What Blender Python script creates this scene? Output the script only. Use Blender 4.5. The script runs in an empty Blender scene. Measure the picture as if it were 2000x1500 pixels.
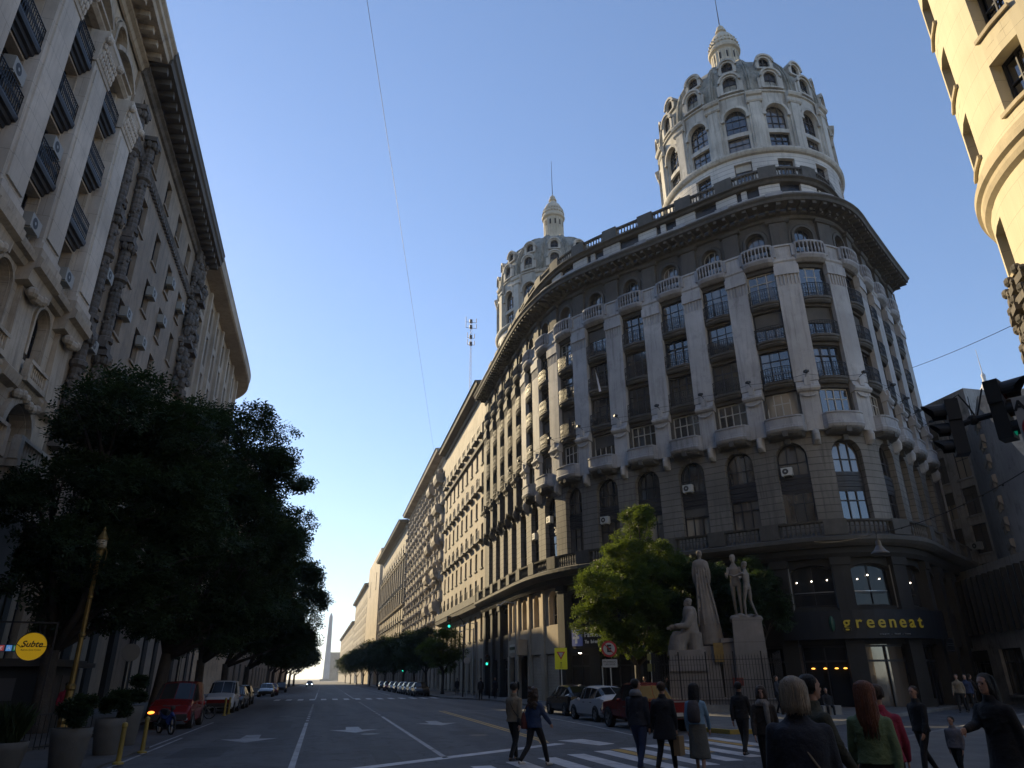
import bpy, bmesh, math, random
import numpy as np
from mathutils import Vector, Matrix
R_=math.radians
K=1.1515            # metres per layout unit used for the buildings
scene=bpy.context.scene
col=scene.collection
# ---------------------------------------------------------------- camera
CAMH=1.9; FPX=1370.0
cam_d=bpy.data.cameras.new("camera"); cam=bpy.data.objects.new("camera",cam_d); col.objects.link(cam)
cam_d.sensor_fit='HORIZONTAL'; cam_d.sensor_width=36.0; cam_d.lens=36.0*FPX/2000.0
cam_d.clip_start=0.05; cam_d.clip_end=6000
yaw,pitch,roll=R_(14.1726),R_(22.7),R_(-0.5)
fwd=Vector((math.sin(yaw)*math.cos(pitch),math.cos(yaw)*math.cos(pitch),math.sin(pitch)))
rt0=Vector((math.cos(yaw),-math.sin(yaw),0)); up0=rt0.cross(fwd)
rt=rt0*math.cos(roll)+up0*math.sin(roll); upv=-rt0*math.sin(roll)+up0*math.cos(roll)
M=Matrix(((rt.x,upv.x,-fwd.x,0),(rt.y,upv.y,-fwd.y,0),(rt.z,upv.z,-fwd.z,CAMH),(0,0,0,1)))
cam.matrix_world=M
scene.camera=cam
# ---------------------------------------------------------------- sky, sun, exposure
SUN_AZ=R_(-27.0)
SUN_EL=R_(24)
w=bpy.data.worlds.new("World"); scene.world=w; w.use_nodes=True
nt=w.node_tree; nt.nodes.clear()
sky=nt.nodes.new('ShaderNodeTexSky'); sky.sky_type='NISHITA'; sky.sun_disc=False
sky.sun_elevation=SUN_EL; sky.sun_rotation=SUN_AZ; sky.air_density=1.1; sky.dust_density=.12; sky.ozone_density=3.0; sky.altitude=20
bg=nt.nodes.new('ShaderNodeBackground'); bg.inputs[1].default_value=0.15
wo=nt.nodes.new('ShaderNodeOutputWorld')
tint=nt.nodes.new('ShaderNodeMix'); tint.data_type='RGBA'; tint.blend_type='MULTIPLY'; tint.inputs[0].default_value=1.0; tint.inputs[7].default_value=(.93,.99,1.15,1)
gm=nt.nodes.new('ShaderNodeGamma'); gm.inputs[1].default_value=.80; nt.links.new(sky.outputs[0],gm.inputs[0]); nt.links.new(gm.outputs[0],tint.inputs[6]); nt.links.new(tint.outputs[2],bg.inputs[0]); nt.links.new(bg.outputs[0],wo.inputs[0])
sun_d=bpy.data.lights.new("sun",'SUN'); sun_d.energy=5.0; sun_d.angle=R_(0.53); sun_d.color=(1.0,0.79,0.46)
sun=bpy.data.objects.new("sun",sun_d); col.objects.link(sun)
sdir=Vector((math.sin(SUN_AZ)*math.cos(SUN_EL),math.cos(SUN_AZ)*math.cos(SUN_EL),math.sin(SUN_EL)))
sun.rotation_euler=sdir.to_track_quat('Z','Y').to_euler()
vs=scene.view_settings; vs.view_transform='Standard'; vs.look='None'; vs.gamma=1.0; vs.exposure=0.66; vs.use_curve_mapping=False
scene.render.engine='CYCLES'
try:
    scene.cycles.max_bounces=6; scene.cycles.diffuse_bounces=3; scene.cycles.glossy_bounces=3; scene.cycles.transmission_bounces=3; scene.cycles.transparent_max_bounces=6
    scene.cycles.sample_clamp_indirect=4.0
except Exception: pass
# ---------------------------------------------------------------- materials
MATS={}
COOL=(1.0,1.0,1.02)
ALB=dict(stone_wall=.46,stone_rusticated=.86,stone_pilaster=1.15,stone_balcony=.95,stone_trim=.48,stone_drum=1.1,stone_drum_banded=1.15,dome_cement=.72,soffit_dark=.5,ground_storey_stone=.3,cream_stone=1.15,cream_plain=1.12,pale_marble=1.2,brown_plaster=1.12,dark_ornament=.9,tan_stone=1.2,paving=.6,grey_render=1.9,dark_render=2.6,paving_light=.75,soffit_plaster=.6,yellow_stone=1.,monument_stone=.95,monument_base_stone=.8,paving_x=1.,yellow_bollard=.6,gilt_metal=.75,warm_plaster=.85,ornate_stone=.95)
def _mat(name):
    m=bpy.data.materials.new(name); m.use_nodes=True; n=m.node_tree; b=n.nodes['Principled BSDF']; return m,n,b
def plain(name,c,rough=.7,metal=0.,emit=None,es=1.,spec=.5,ior=None):
    if name in MATS: return MATS[name]
    m,n,b=_mat(name); b.inputs['Base Color'].default_value=(*c,1); b.inputs['Roughness'].default_value=rough; b.inputs['Metallic'].default_value=metal
    if ior: b.inputs['IOR'].default_value=ior
    if emit: b.inputs['Emission Color'].default_value=(*emit,1); b.inputs['Emission Strength'].default_value=es
    MATS[name]=m; return m
def noise_col(name,c1,c2,scale=3.,rough=.8,bump=.15,streak=0.,streakc=(.05,.05,.045),joints=None,detail=6,metal=0,bscale=None,jv=None,spots=0.):
    """procedural stone / plaster: two tones of noise, vertical dirt streaks, optional horizontal joints (pitch,width) and vertical joints"""
    if name in MATS: return MATS[name]
    q=ALB.get(name,1.0); c1=tuple(v*q*w for v,w in zip(c1,COOL)); c2=tuple(v*q*w for v,w in zip(c2,COOL))
    m,n,b=_mat(name); N=n.nodes; L=n.links
    tc=N.new('ShaderNodeTexCoord'); 
    def noise(sc,vec=None,det=detail,ro=.6):
        x=N.new('ShaderNodeTexNoise'); x.inputs['Scale'].default_value=sc; x.inputs['Detail'].default_value=det; x.inputs['Roughness'].default_value=ro
        L.new(vec or tc.outputs['Object'],x.inputs['Vector']); return x
    def ramp(src,a,bb):
        r=N.new('ShaderNodeMapRange'); r.inputs[1].default_value=a; r.inputs[2].default_value=bb; L.new(src,r.inputs[0]); return r.outputs[0]
    def mix(f,a,bb,mode='MIX'):
        x=N.new('ShaderNodeMix'); x.data_type='RGBA'; x.blend_type=mode
        if isinstance(f,(int,float)): x.inputs[0].default_value=f
        else: L.new(f,x.inputs[0])
        for k,v in ((6,a),(7,bb)):
            if isinstance(v,tuple): x.inputs[k].default_value=(*v,1)
            else: L.new(v,x.inputs[k])
        return x.outputs[2]
    n1=noise(scale); c=mix(ramp(n1.outputs[0],.3,.7),c1,c2)
    n0=noise(scale*.17,det=3); c=mix(ramp(n0.outputs[0],.35,.7),c,tuple(v*.72 for v in c1))
    hgt=None
    if streak>0:
        mp=N.new('ShaderNodeMapping'); mp.inputs['Scale'].default_value=(2.2,2.2,.16); L.new(tc.outputs['Object'],mp.inputs[0])
        n2=noise(1.6,mp.outputs[0],det=5,ro=.65); f=ramp(n2.outputs[0],.50,.72)
        mm=N.new('ShaderNodeMath'); mm.operation='MULTIPLY'; mm.inputs[1].default_value=streak; L.new(f,mm.inputs[0])
        c=mix(mm.outputs[0],c,streakc)
    if spots>0:
        n4=noise(.9,det=8,ro=.75); f=ramp(n4.outputs[0],.52,.66)
        mm=N.new('ShaderNodeMath'); mm.operation='MULTIPLY'; mm.inputs[1].default_value=spots; L.new(f,mm.inputs[0])
        c=mix(mm.outputs[0],c,streakc)
    if joints:
        sp=N.new('ShaderNodeSeparateXYZ'); L.new(tc.outputs['Object'],sp.inputs[0])
        a=N.new('ShaderNodeMath'); a.operation='DIVIDE'; a.inputs[1].default_value=joints[0]; L.new(sp.outputs[2],a.inputs[0])
        fr=N.new('ShaderNodeMath'); fr.operation='FRACT'; L.new(a.outputs[0],fr.inputs[0])
        lt=N.new('ShaderNodeMath'); lt.operation='LESS_THAN'; lt.inputs[1].default_value=joints[1]/joints[0]; L.new(fr.outputs[0],lt.inputs[0])
        j=lt.outputs[0]
        if jv:
            vv=N.new('ShaderNodeMath'); vv.operation='ADD'; L.new(sp.outputs[0],vv.inputs[0]); L.new(sp.outputs[1],vv.inputs[1])
            fl=N.new('ShaderNodeMath'); fl.operation='FLOOR'; L.new(a.outputs[0],fl.inputs[0])
            hf=N.new('ShaderNodeMath'); hf.operation='MULTIPLY'; hf.inputs[1].default_value=.5*jv; L.new(fl.outputs[0],hf.inputs[0])
            ad=N.new('ShaderNodeMath'); ad.operation='ADD'; L.new(vv.outputs[0],ad.inputs[0]); L.new(hf.outputs[0],ad.inputs[1])
            dv=N.new('ShaderNodeMath'); dv.operation='DIVIDE'; dv.inputs[1].default_value=jv; L.new(ad.outputs[0],dv.inputs[0])
            f2=N.new('ShaderNodeMath'); f2.operation='FRACT'; L.new(dv.outputs[0],f2.inputs[0])
            l2=N.new('ShaderNodeMath'); l2.operation='LESS_THAN'; l2.inputs[1].default_value=joints[1]/jv*.8; L.new(f2.outputs[0],l2.inputs[0])
            mx=N.new('ShaderNodeMath'); mx.operation='MAXIMUM'; L.new(lt.outputs[0],mx.inputs[0]); L.new(l2.outputs[0],mx.inputs[1]); j=mx.outputs[0]
        jm=N.new('ShaderNodeMath'); jm.operation='MULTIPLY'; jm.inputs[1].default_value=.75; L.new(j,jm.inputs[0])
        c=mix(jm.outputs[0],c,tuple(v*.25 for v in c1))
    L.new(c,b.inputs['Base Color']); b.inputs['Roughness'].default_value=rough; b.inputs['Metallic'].default_value=metal
    if bump>0:
        n3=noise(bscale or scale*6,det=8); bp=N.new('ShaderNodeBump'); bp.inputs['Strength'].default_value=bump; bp.inputs['Distance'].default_value=.05
        L.new(n3.outputs[0],bp.inputs['Height']); L.new(bp.outputs[0],b.inputs['Normal'])
    MATS[name]=m; return m
def glass_mat(name,dark=(.012,.014,.018),cur=(.16,.13,.10),amount=.5,rough=.06,ior=1.75):
    """window glass: dark interior with a curtain / blind tone that differs per pane object, clear reflection on top"""
    if name in MATS: return MATS[name]
    m,n,b=_mat(name); N=n.nodes; L=n.links
    oi=N.new('ShaderNodeObjectInfo'); tc=N.new('ShaderNodeTexCoord')
    ns=N.new('ShaderNodeTexNoise'); ns.inputs['Scale'].default_value=.55; ns.inputs['Detail'].default_value=3
    ad=N.new('ShaderNodeVectorMath'); ad.operation='ADD'; cx=N.new('ShaderNodeCombineXYZ')
    mu=N.new('ShaderNodeMath'); mu.operation='MULTIPLY'; mu.inputs[1].default_value=37.; L.new(oi.outputs['Random'],mu.inputs[0]); L.new(mu.outputs[0],cx.inputs[0])
    mp=N.new('ShaderNodeMapping'); mp.inputs['Scale'].default_value=(1.3,1.3,.25); L.new(tc.outputs['Object'],mp.inputs[0])
    L.new(mp.outputs[0],ad.inputs[0]); L.new(cx.outputs[0],ad.inputs[1]); L.new(ad.outputs[0],ns.inputs['Vector'])
    mr=N.new('ShaderNodeMapRange'); mr.inputs[1].default_value=.52; mr.inputs[2].default_value=.62; mr.inputs[4].default_value=amount; L.new(ns.outputs[0],mr.inputs[0])
    x=N.new('ShaderNodeMix'); x.data_type='RGBA'; L.new(mr.outputs[0],x.inputs[0]); x.inputs[6].default_value=(*dark,1); x.inputs[7].default_value=(*cur,1)
    gt=N.new('ShaderNodeMapRange'); gt.inputs[1].default_value=.74; gt.inputs[2].default_value=.76; gt.inputs[4].default_value=amount*.9; L.new(oi.outputs['Random'],gt.inputs[0])
    y=N.new('ShaderNodeMix'); y.data_type='RGBA'; L.new(gt.outputs[0],y.inputs[0]); L.new(x.outputs[2],y.inputs[6]); y.inputs[7].default_value=(*(v*1.1 for v in cur),1)
    L.new(y.outputs[2],b.inputs['Base Color']); b.inputs['Roughness'].default_value=rough; b.inputs['IOR'].default_value=ior
    n5=N.new('ShaderNodeTexNoise'); n5.inputs['Scale'].default_value=.7; L.new(tc.outputs['Object'],n5.inputs['Vector'])
    bp=N.new('ShaderNodeBump'); bp.inputs['Strength'].default_value=.12; bp.inputs['Distance'].default_value=.05; L.new(n5.outputs[0],bp.inputs['Height']); L.new(bp.outputs[0],b.inputs['Normal'])
    MATS[name]=m; return m
# ---------------------------------------------------------------- mesh builder
class MB:
    def __init__(s,scale=1.0): s.v=[]; s.f=[]; s.mi=[]; s.k=scale; s.cur=0; s.sm=False
    def vt(s,p): s.v.append((p[0]*s.k,p[1]*s.k,p[2]*s.k)); return len(s.v)-1
    def face(s,pts): 
        s.f.append([s.vt(p) for p in pts]); s.mi.append(s.cur)
    def fi(s,idx): s.f.append(list(idx)); s.mi.append(s.cur)
    def grid(s,rows,closed=False):
        """rows: list of equal-length point lists"""
        ids=[[s.vt(p) for p in r] for r in rows]
        n=len(ids[0])
        for a,b in zip(ids[:-1],ids[1:]):
            for i in range(n if closed else n-1):
                j=(i+1)%n; s.fi((a[i],a[j],b[j],b[i]))
        return ids
    def box(s,c,h,rz=0.,taper=1.):
        cx,cy,cz=c; hx,hy,hz=h; ca,sa=math.cos(rz),math.sin(rz); P=[]
        for z,t in ((-hz,1.),(hz,taper)):
            for x,y in ((-hx,-hy),(hx,-hy),(hx,hy),(-hx,hy)):
                x*=t;y*=t; P.append(s.vt((cx+x*ca-y*sa,cy+x*sa+y*ca,cz+z)))
        for f in ((0,3,2,1),(4,5,6,7),(0,1,5,4),(1,2,6,5),(2,3,7,6),(3,0,4,7)): s.fi([P[i] for i in f])
    def obox(s,p0,p1,w,h,up=(0,0,1)):
        """bar from p0 to p1 with rectangular section w x h"""
        a=Vector(p0); b=Vector(p1); d=(b-a)
        if d.length<1e-6: return
        d.normalize(); u=Vector(up)
        if abs(d.dot(u))>.98: u=Vector((1,0,0))
        x=d.cross(u).normalized(); y=x.cross(d)
        P=[]
        for q in (a,b):
            for sx,sy in ((-1,-1),(1,-1),(1,1),(-1,1)): P.append(s.vt(q+x*(sx*w/2)+y*(sy*h/2)))
        for f in ((0,3,2,1),(4,5,6,7),(0,1,5,4),(1,2,6,5),(2,3,7,6),(3,0,4,7)): s.fi([P[i] for i in f])
    def tube(s,pts,r,n=8,cap=True):
        """tapered tube through pts; r float or list"""
        pts=[Vector(p) for p in pts]; rr=r if isinstance(r,(list,tuple)) else [r]*len(pts)
        rows=[]; px=None
        for i,p in enumerate(pts):
            d=(pts[min(i+1,len(pts)-1)]-pts[max(i-1,0)])
            if d.length<1e-9: d=Vector((0,0,1))
            d.normalize()
            u=px if px is not None else (Vector((0,0,1)) if abs(d.z)<.9 else Vector((1,0,0)))
            x=(u-d*u.dot(d)); 
            if x.length<1e-4: x=Vector((0,1,0))-d*d.y
            x.normalize(); y=d.cross(x); px=x
            rows.append([p+x*(rr[i]*math.cos(2*math.pi*k/n))+y*(rr[i]*math.sin(2*math.pi*k/n)) for k in range(n)])
        ids=s.grid(rows,closed=True)
        if cap: s.fi(ids[0][::-1]); s.fi(ids[-1])
    def lathe(s,c,prof,n=24,a0=0.,a1=2*math.pi):
        """prof list of (r,z) about vertical axis through c"""
        full=abs(a1-a0-2*math.pi)<1e-6; m=n if full else n+1
        rows=[[(c[0]+r*math.cos(a0+(a1-a0)*k/n),c[1]+r*math.sin(a0+(a1-a0)*k/n),c[2]+z) for k in range(m)] for r,z in prof]
        s.grid(rows,closed=full)
    def sphere(s,c,r,n=12,m=8,sc=(1,1,1)):
        rows=[]
        for i in range(m+1):
            t=math.pi*i/m; rows.append([(c[0]+sc[0]*r*math.sin(t)*math.cos(2*math.pi*k/n),c[1]+sc[1]*r*math.sin(t)*math.sin(2*math.pi*k/n),c[2]+sc[2]*r*math.cos(t)) for k in range(n)])
        s.grid(rows,closed=True)
    # ---- facade space (s along path, d outwards, z up)
    def sbox(s,P,s0,s1,d0,d1,z0,z1,ds=.8,ends=True):
        n=max(1,int(math.ceil((s1-s0)/ds))) if P.curved(s0,s1) else 1
        ss=[s0+(s1-s0)*i/n for i in range(n+1)]
        rows=[[P.at(t,d0,z0) for t in ss],[P.at(t,d1,z0) for t in ss],[P.at(t,d1,z1) for t in ss],[P.at(t,d0,z1) for t in ss]]
        ids=[[s.vt(p) for p in r] for r in rows]
        for a in range(4):
            b=(a+1)%4
            for i in range(n): s.fi((ids[a][i],ids[a][i+1],ids[b][i+1],ids[b][i]))
        if ends: s.fi([ids[a][0] for a in range(4)]); s.fi([ids[a][n] for a in (3,2,1,0)])
    def band(s,P,s0,s1,prof,ds=.6,ends=True):
        """prof: closed-side profile list of (d,z)"""
        n=max(1,int(math.ceil((s1-s0)/ds))) if P.curved(s0,s1) else 1
        rows=[[P.at(s0+(s1-s0)*i/n,d,z) for i in range(n+1)] for d,z in prof]
        ids=s.grid(rows)
        if ends: s.fi([r[0] for r in ids]); s.fi([r[-1] for r in ids][::-1])
    def bulge(s,P,sc,hw,d0,depth,prof,n=10,power=2.0):
        """curved balcony mass: prof list of (scale_out,z)"""
        rows=[]
        for k,z in prof:
            row=[]
            for i in range(n+1):
                u=-1+2*i/n; dd=d0+depth*k*max(0.,1-abs(u)**(power*2))**.5 if power else d0+depth*k
                row.append(P.at(sc+u*hw*(.96+.04*k),dd,z))
            rows.append(row)
        ids=s.grid(rows)
        s.fi(ids[0]); s.fi(ids[-1][::-1])
    def wall(s,P,s0,s1,z0,z1,op=None,d=0.,rev=-.3,ds=.8,mrev=None):
        """wall panel with one opening op=(sa,sb,za,zb,arch) ; reveal depth rev"""
        if op is None:
            n=max(1,int(math.ceil((s1-s0)/ds))) if P.curved(s0,s1) else 1
            s.grid([[P.at(s0+(s1-s0)*i/n,d,z) for i in range(n+1)] for z in (z0,z1)]); return
        sa,sb,za,zb,arch=op
        s.wall(P,s0,sa,z0,z1,None,d,rev,ds); s.wall(P,sb,s1,z0,z1,None,d,rev,ds)
        if za>z0+1e-4: s.wall(P,sa,sb,z0,za,None,d,rev,ds)
        hw=(sb-sa)/2; sc=(sa+sb)/2; n=12 if arch else 2
        if arch: ts=[sc-hw*math.cos(math.pi*i/n) for i in range(n+1)]; hz=[zb-hw*arch+hw*arch*math.sin(math.pi*i/n) for i in range(n+1)]
        else: ts=[sa+(sb-sa)*i/n for i in range(n+1)]; hz=[zb]*(n+1)
        if z1>zb+1e-4 or arch: s.grid([[P.at(t,d,h) for t,h in zip(ts,hz)],[P.at(t,d,z1) for t in ts]])
        loop=[(sa,za)]+list(zip(ts,hz))+[(sb,za)]
        s.grid([[P.at(t,d,h) for t,h in loop],[P.at(t,d+rev,h) for t,h in loop]])
        s.face([P.at(sa,d,za),P.at(sb,d,za),P.at(sb,d+rev,za),P.at(sa,d+rev,za)])
    def archring(s,P,sc,hw,zs,wd,d0,d1,n=12,legs=0.,ar=1.):
        """moulding round an arch: inner half width hw springing at zs, ring width wd"""
        o=[]
        for i in range(n+1):
            a=math.pi*i/n; o.append((math.cos(a),math.sin(a)))
        pts_i=[(sc-hw*c,zs+hw*ar*q) for c,q in o]; pts_o=[(sc-(hw+wd)*c,zs+(hw*ar+wd)*q) for c,q in o]
        if legs>0:
            pts_i=[(sc-hw,zs-legs)]+pts_i+[(sc+hw,zs-legs)]; pts_o=[(sc-hw-wd,zs-legs)]+pts_o+[(sc+hw+wd,zs-legs)]
        s.grid([[P.at(t,d0,z) for t,z in pts_i],[P.at(t,d1,z) for t,z in pts_i],[P.at(t,d1,z) for t,z in pts_o],[P.at(t,d0,z) for t,z in pts_o]])
    def build(s,name,mats,parent=None,smooth=False,label=None):
        me=bpy.data.meshes.new(name); me.from_pydata(s.v,[],s.f)
        if not isinstance(mats,(list,tuple)): mats=[mats]
        for m in mats: me.materials.append(m)
        if len(mats)>1: me.polygons.foreach_set('material_index',s.mi)
        if smooth:
            me.polygons.foreach_set('use_smooth',[True]*len(me.polygons))
        me.update()
        o=bpy.data.objects.new(name,me); col.objects.link(o)
        if parent: o.parent=parent; o.matrix_parent_inverse=Matrix.Identity(4) if parent.location.length<1e-9 and abs(parent.rotation_euler.z)<1e-9 else PINV(parent)
        if label: o['label']=label
        return o
def PINV(p):
    m=Matrix.LocRotScale(p.location,p.rotation_euler,p.scale)
    q=p.parent
    while q is not None:
        m=Matrix.LocRotScale(q.location,q.rotation_euler,q.scale)@m if False else m
        q=None
    return m.inverted()
class Path:
    """smooth plan curve; outward normal is to the right of the direction of travel"""
    def __init__(s,pts,straight=False,step=.25):
        P=[Vector((p[0],p[1])) for p in pts]; out=[]
        if straight:
            for a,b in zip(P[:-1],P[1:]):
                out.append(a)
            out.append(P[-1])
        else:
            Q=[2*P[0]-P[1]]+P+[2*P[-1]-P[-2]]
            for i in range(1,len(Q)-2):
                p0,p1,p2,p3=Q[i-1:i+3]; n=max(2,int((p2-p1).length/step))
                for k in range(n):
                    t=k/n; out.append(.5*((2*p1)+(-p0+p2)*t+(2*p0-5*p1+4*p2-p3)*t*t+(-p0+3*p1-3*p2+p3)*t**3))
            out.append(P[-1])
        s.p=out; s.S=[0.]
        for a,b in zip(out[:-1],out[1:]): s.S.append(s.S[-1]+(b-a).length)
        s.L=s.S[-1]; s.straight=straight
        s.T=[]
        for i in range(len(out)):
            if straight: t=out[min(i+1,len(out)-1)]-out[min(i,len(out)-2)]
            else: t=out[min(i+2,len(out)-1)]-out[max(i-2,0)]
            s.T.append(t.normalized())
    def loc(s,t):
        import bisect
        if t<=0: return s.p[0]+s.T[0]*t,s.T[0]
        if t>=s.L: return s.p[-1]+s.T[-1]*(t-s.L),s.T[-1]
        i=bisect.bisect_right(s.S,t)-1; i=min(i,len(s.p)-2)
        u=(t-s.S[i])/(s.S[i+1]-s.S[i]+1e-12)
        T=s.T[i] if s.straight else (s.T[i]*(1-u)+s.T[i+1]*u).normalized()
        return s.p[i]*(1-u)+s.p[i+1]*u,T
    def at(s,t,d,z):
        p,T=s.loc(t); return (p.x+T.y*d,p.y-T.x*d,z)
    def curved(s,a,b):
        if s.straight: return False
        T=s.loc(a)[1]; U=s.loc(b)[1]; V=s.loc((a+b)/2)[1]
        return T.dot(U)<.99995 or T.dot(V)<.99995
    def nearest(s,x,y):
        q=Vector((x,y)); i=min(range(len(s.p)),key=lambda k:(s.p[k]-q).length); return s.S[i]
class Circ(Path):
    """full circle path, angle 0 at azimuth a0 (towards the camera), travelling so that outward is right-hand"""
    def __init__(s,c,r,a0=0.,a1=None,curv=True):
        s.c=c; s.r=r; s.a0=a0; s.L=2*math.pi*r; s.straight=False; s.cv=curv
    def loc(s,t):
        a=s.a0+t/s.r; n=Vector((math.cos(a),math.sin(a))); T=Vector((-n.y,n.x))
        return Vector(s.c)+n*s.r,T      # right-hand normal of T is n
    def at(s,t,d,z):
        a=s.a0+t/s.r; return (s.c[0]+(s.r+d)*math.cos(a),s.c[1]+(s.r+d)*math.sin(a),z)
    def curved(s,a,b): return abs(b-a)/s.r>.05
# ---------------------------------------------------------------- tagging
def tag(o,label=None,cat=None,group=None,kind=None):
    if label: o['label']=label
    if cat: o['category']=cat
    if group: o['group']=group
    if kind: o['kind']=kind
    return o
def thing(name,label,cat,loc=(0,0,0),rz=0.,group=None):
    o=bpy.data.objects.new(name,None); col.objects.link(o); o.location=loc; o.rotation_euler=(0,0,rz); o.empty_display_size=.2
    return tag(o,label,cat,group)
def adopt(o,parent):
    """parent a mesh built in the parent's local space"""
    o.parent=parent; o.matrix_parent_inverse=Matrix.Identity(4); return o
def local(mb,name,mats,parent,smooth=False,label=None):
    o=mb.build(name,mats,None,smooth,label); return adopt(o,parent)
def copy_tree(o,parent=None):
    c=o.copy(); col.objects.link(c)
    if parent is not None: c.parent=parent
    for ch in list(o.children): copy_tree(ch,c)
    return c
def text_mesh(name,body,size,mat,parent,extrude=.01,align='CENTER',font=None,shear=0,bold=0.):
    cu=bpy.data.curves.new(name,'FONT'); cu.body=body; cu.size=size; cu.extrude=extrude; cu.align_x=align; cu.align_y='CENTER'; cu.shear=shear; cu.offset=bold
    t=bpy.data.objects.new(name+'_tmp',cu); col.objects.link(t)
    dg=bpy.context.evaluated_depsgraph_get(); me=bpy.data.meshes.new_from_object(t.evaluated_get(dg)); bpy.data.objects.remove(t)
    me.name=name; me.materials.clear(); me.materials.append(mat)
    o=bpy.data.objects.new(name,me); col.objects.link(o); o.parent=parent; o.matrix_parent_inverse=Matrix.Identity(4)
    return o
rnd=random.Random(7)
# facade windows ---------------------------------------------------------------
def win_frame(mb,P,sc,hw,z0,z1,d,arch=0,cols=2,rows=(.68,),t=.07,th=.06,trans=None):
    """frame bars of one window in facade space"""
    a,b=sc-hw,sc+hw
    zs=z1-hw*arch if arch else z1
    mb.sbox(P,a,a+t,d,d+th,z0,zs); mb.sbox(P,b-t,b,d,d+th,z0,zs); mb.sbox(P,a+t,b-t,d,d+th,z0,z0+t)
    if arch: mb.archring(P,sc,hw-t,zs,t,d,d+th,ar=arch)
    else: mb.sbox(P,a+t,b-t,d,d+th,z1-t,z1)
    for k in range(1,cols):
        s_=a+(b-a)*k/cols; u=(s_-sc)/hw
        ztop=(zs+hw*arch*math.sqrt(max(0,1-u*u))-t*.7) if arch else z1-t
        mb.sbox(P,s_-t*.4,s_+t*.4,d+.003,d+th*.9,z0+t,ztop)
    for r in rows:
        z=z0+(z1-z0)*r; u=0
        if arch and z>zs: u=hw-math.sqrt(max(0,hw*hw-((z-zs)/arch)**2))
        mb.sbox(P,a+t*.5+u,b-t*.5-u,d+.006,d+th*.8,z-t*.4,z+t*.4)
def win_pane(mb,P,sc,hw,z0,z1,d,arch=0,tilt=0.):
    n=10; zs=z1-hw*arch if arch else z1
    if arch:
        ts=[-math.cos(math.pi*i/n) for i in range(n+1)]; top=[(sc+hw*.97*c,zs+hw*arch*.97*math.sin(math.pi*i/n)) for i,c in enumerate(ts)]
    else: top=[(sc-hw*.98,z1),(sc,z1),(sc+hw*.98,z1)]
    # flat pane in the chord plane with a slight random tilt
    c0=Vector(P.at(sc,d,z0)); p,T=P.loc(sc); T3=Vector((T.x,T.y,0)); N3=Vector((T.y,-T.x,0)); k=rnd.uniform(-1,1)*tilt; k2=rnd.uniform(-1,1)*tilt
    def q(s_,z): u=s_-sc; return c0+T3*u+N3*(u*k+(z-z0)*k2)+Vector((0,0,z-z0))
    bot=[q(t,z0) for t,z in top]; tp=[q(t,z) for t,z in top]
    mb.grid([bot,tp])
def iron_rail(mb,P,sc,hw,d0,depth,z0,h,nb=14,power=2.,r=.014,scroll=True):
    def pt(u,z): return P.at(sc+u*hw,d0+depth*(max(0.,1-abs(u)**(power*2))**.5 if power else 1),z)
    us=[-1+2*i/nb for i in range(nb+1)]
    us=[-1,-.995]+us[1:-1]+[.995,1]
    for z,rr in ((z0+h,.028),(z0+h*.86,.014),(z0+.1,.018)):
        for a,b in zip(us[:-1],us[1:]): mb.obox(pt(a,z),pt(b,z),rr*1.6,rr)
    for u in us[1:-1]: mb.obox(pt(u,z0),pt(u,z0+h),r*1.5,r*1.5)
    if scroll:
        for a,b in zip(us[1:-2],us[2:-1]):
            m=(a+b)/2
            mb.obox(pt(a,z0+h*.3),pt(m,z0+h*.5),r,r); mb.obox(pt(m,z0+h*.5),pt(b,z0+h*.3),r,r)
            mb.obox(pt(a,z0+h*.7),pt(m,z0+h*.5),r,r); mb.obox(pt(m,z0+h*.5),pt(b,z0+h*.7),r,r)
def balusters(mb,P,s0,s1,d,z0,z1,step=.24,w=.12):
    n=max(1,int((s1-s0)/step)); 
    for i in range(n):
        s_=s0+(i+.5)*(s1-s0)/n; h=z1-z0; zz=[z0,z0+h*.12,z0+h*.35,z0+h*.65,z0+h*.88,z1]; ww=[.9,.55,1.,.5,.8,.9]
        c=P.at(s_,d,0); rows=[[(c[0]+w/2*q*math.cos(k*math.pi/3),c[1]+w/2*q*math.sin(k*math.pi/3),z) for k in range(6)] for z,q in zip(zz,ww)]
        mb.grid(rows,closed=True)
def ac_unit(P,s_,d,z,mat,dark,parent,w=.75,h=.5,t=.3):
    mb=MB(K); mb.sbox(P,s_-w/2,s_+w/2,d,d+t,z,z+h); mb.cur=1
    c=Vector(P.at(s_-w*.12,d+t+.005,z+h/2)); p,T=P.loc(s_); T3=Vector((T.x,T.y,0))
    ring=[c+T3*(h*.38*math.cos(a*math.pi/8))+Vector((0,0,h*.38*math.sin(a*math.pi/8))) for a in range(16)]
    mb.face(ring); mb.cur=0
    ring2=[c+Vector((T.y,-T.x,0))*.01+T3*(h*.12*math.cos(a*math.pi/4))+Vector((0,0,h*.12*math.sin(a*math.pi/4))) for a in range(8)]
    mb.face(ring2)
    mb.sbox(P,s_-w*.4,s_-w*.35,d-.02,d+t,z-.06,z); mb.sbox(P,s_+w*.35,s_+w*.4,d-.02,d+t,z-.06,z)
    return mb.build('air_conditioner',[mat,dark],parent)
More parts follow.
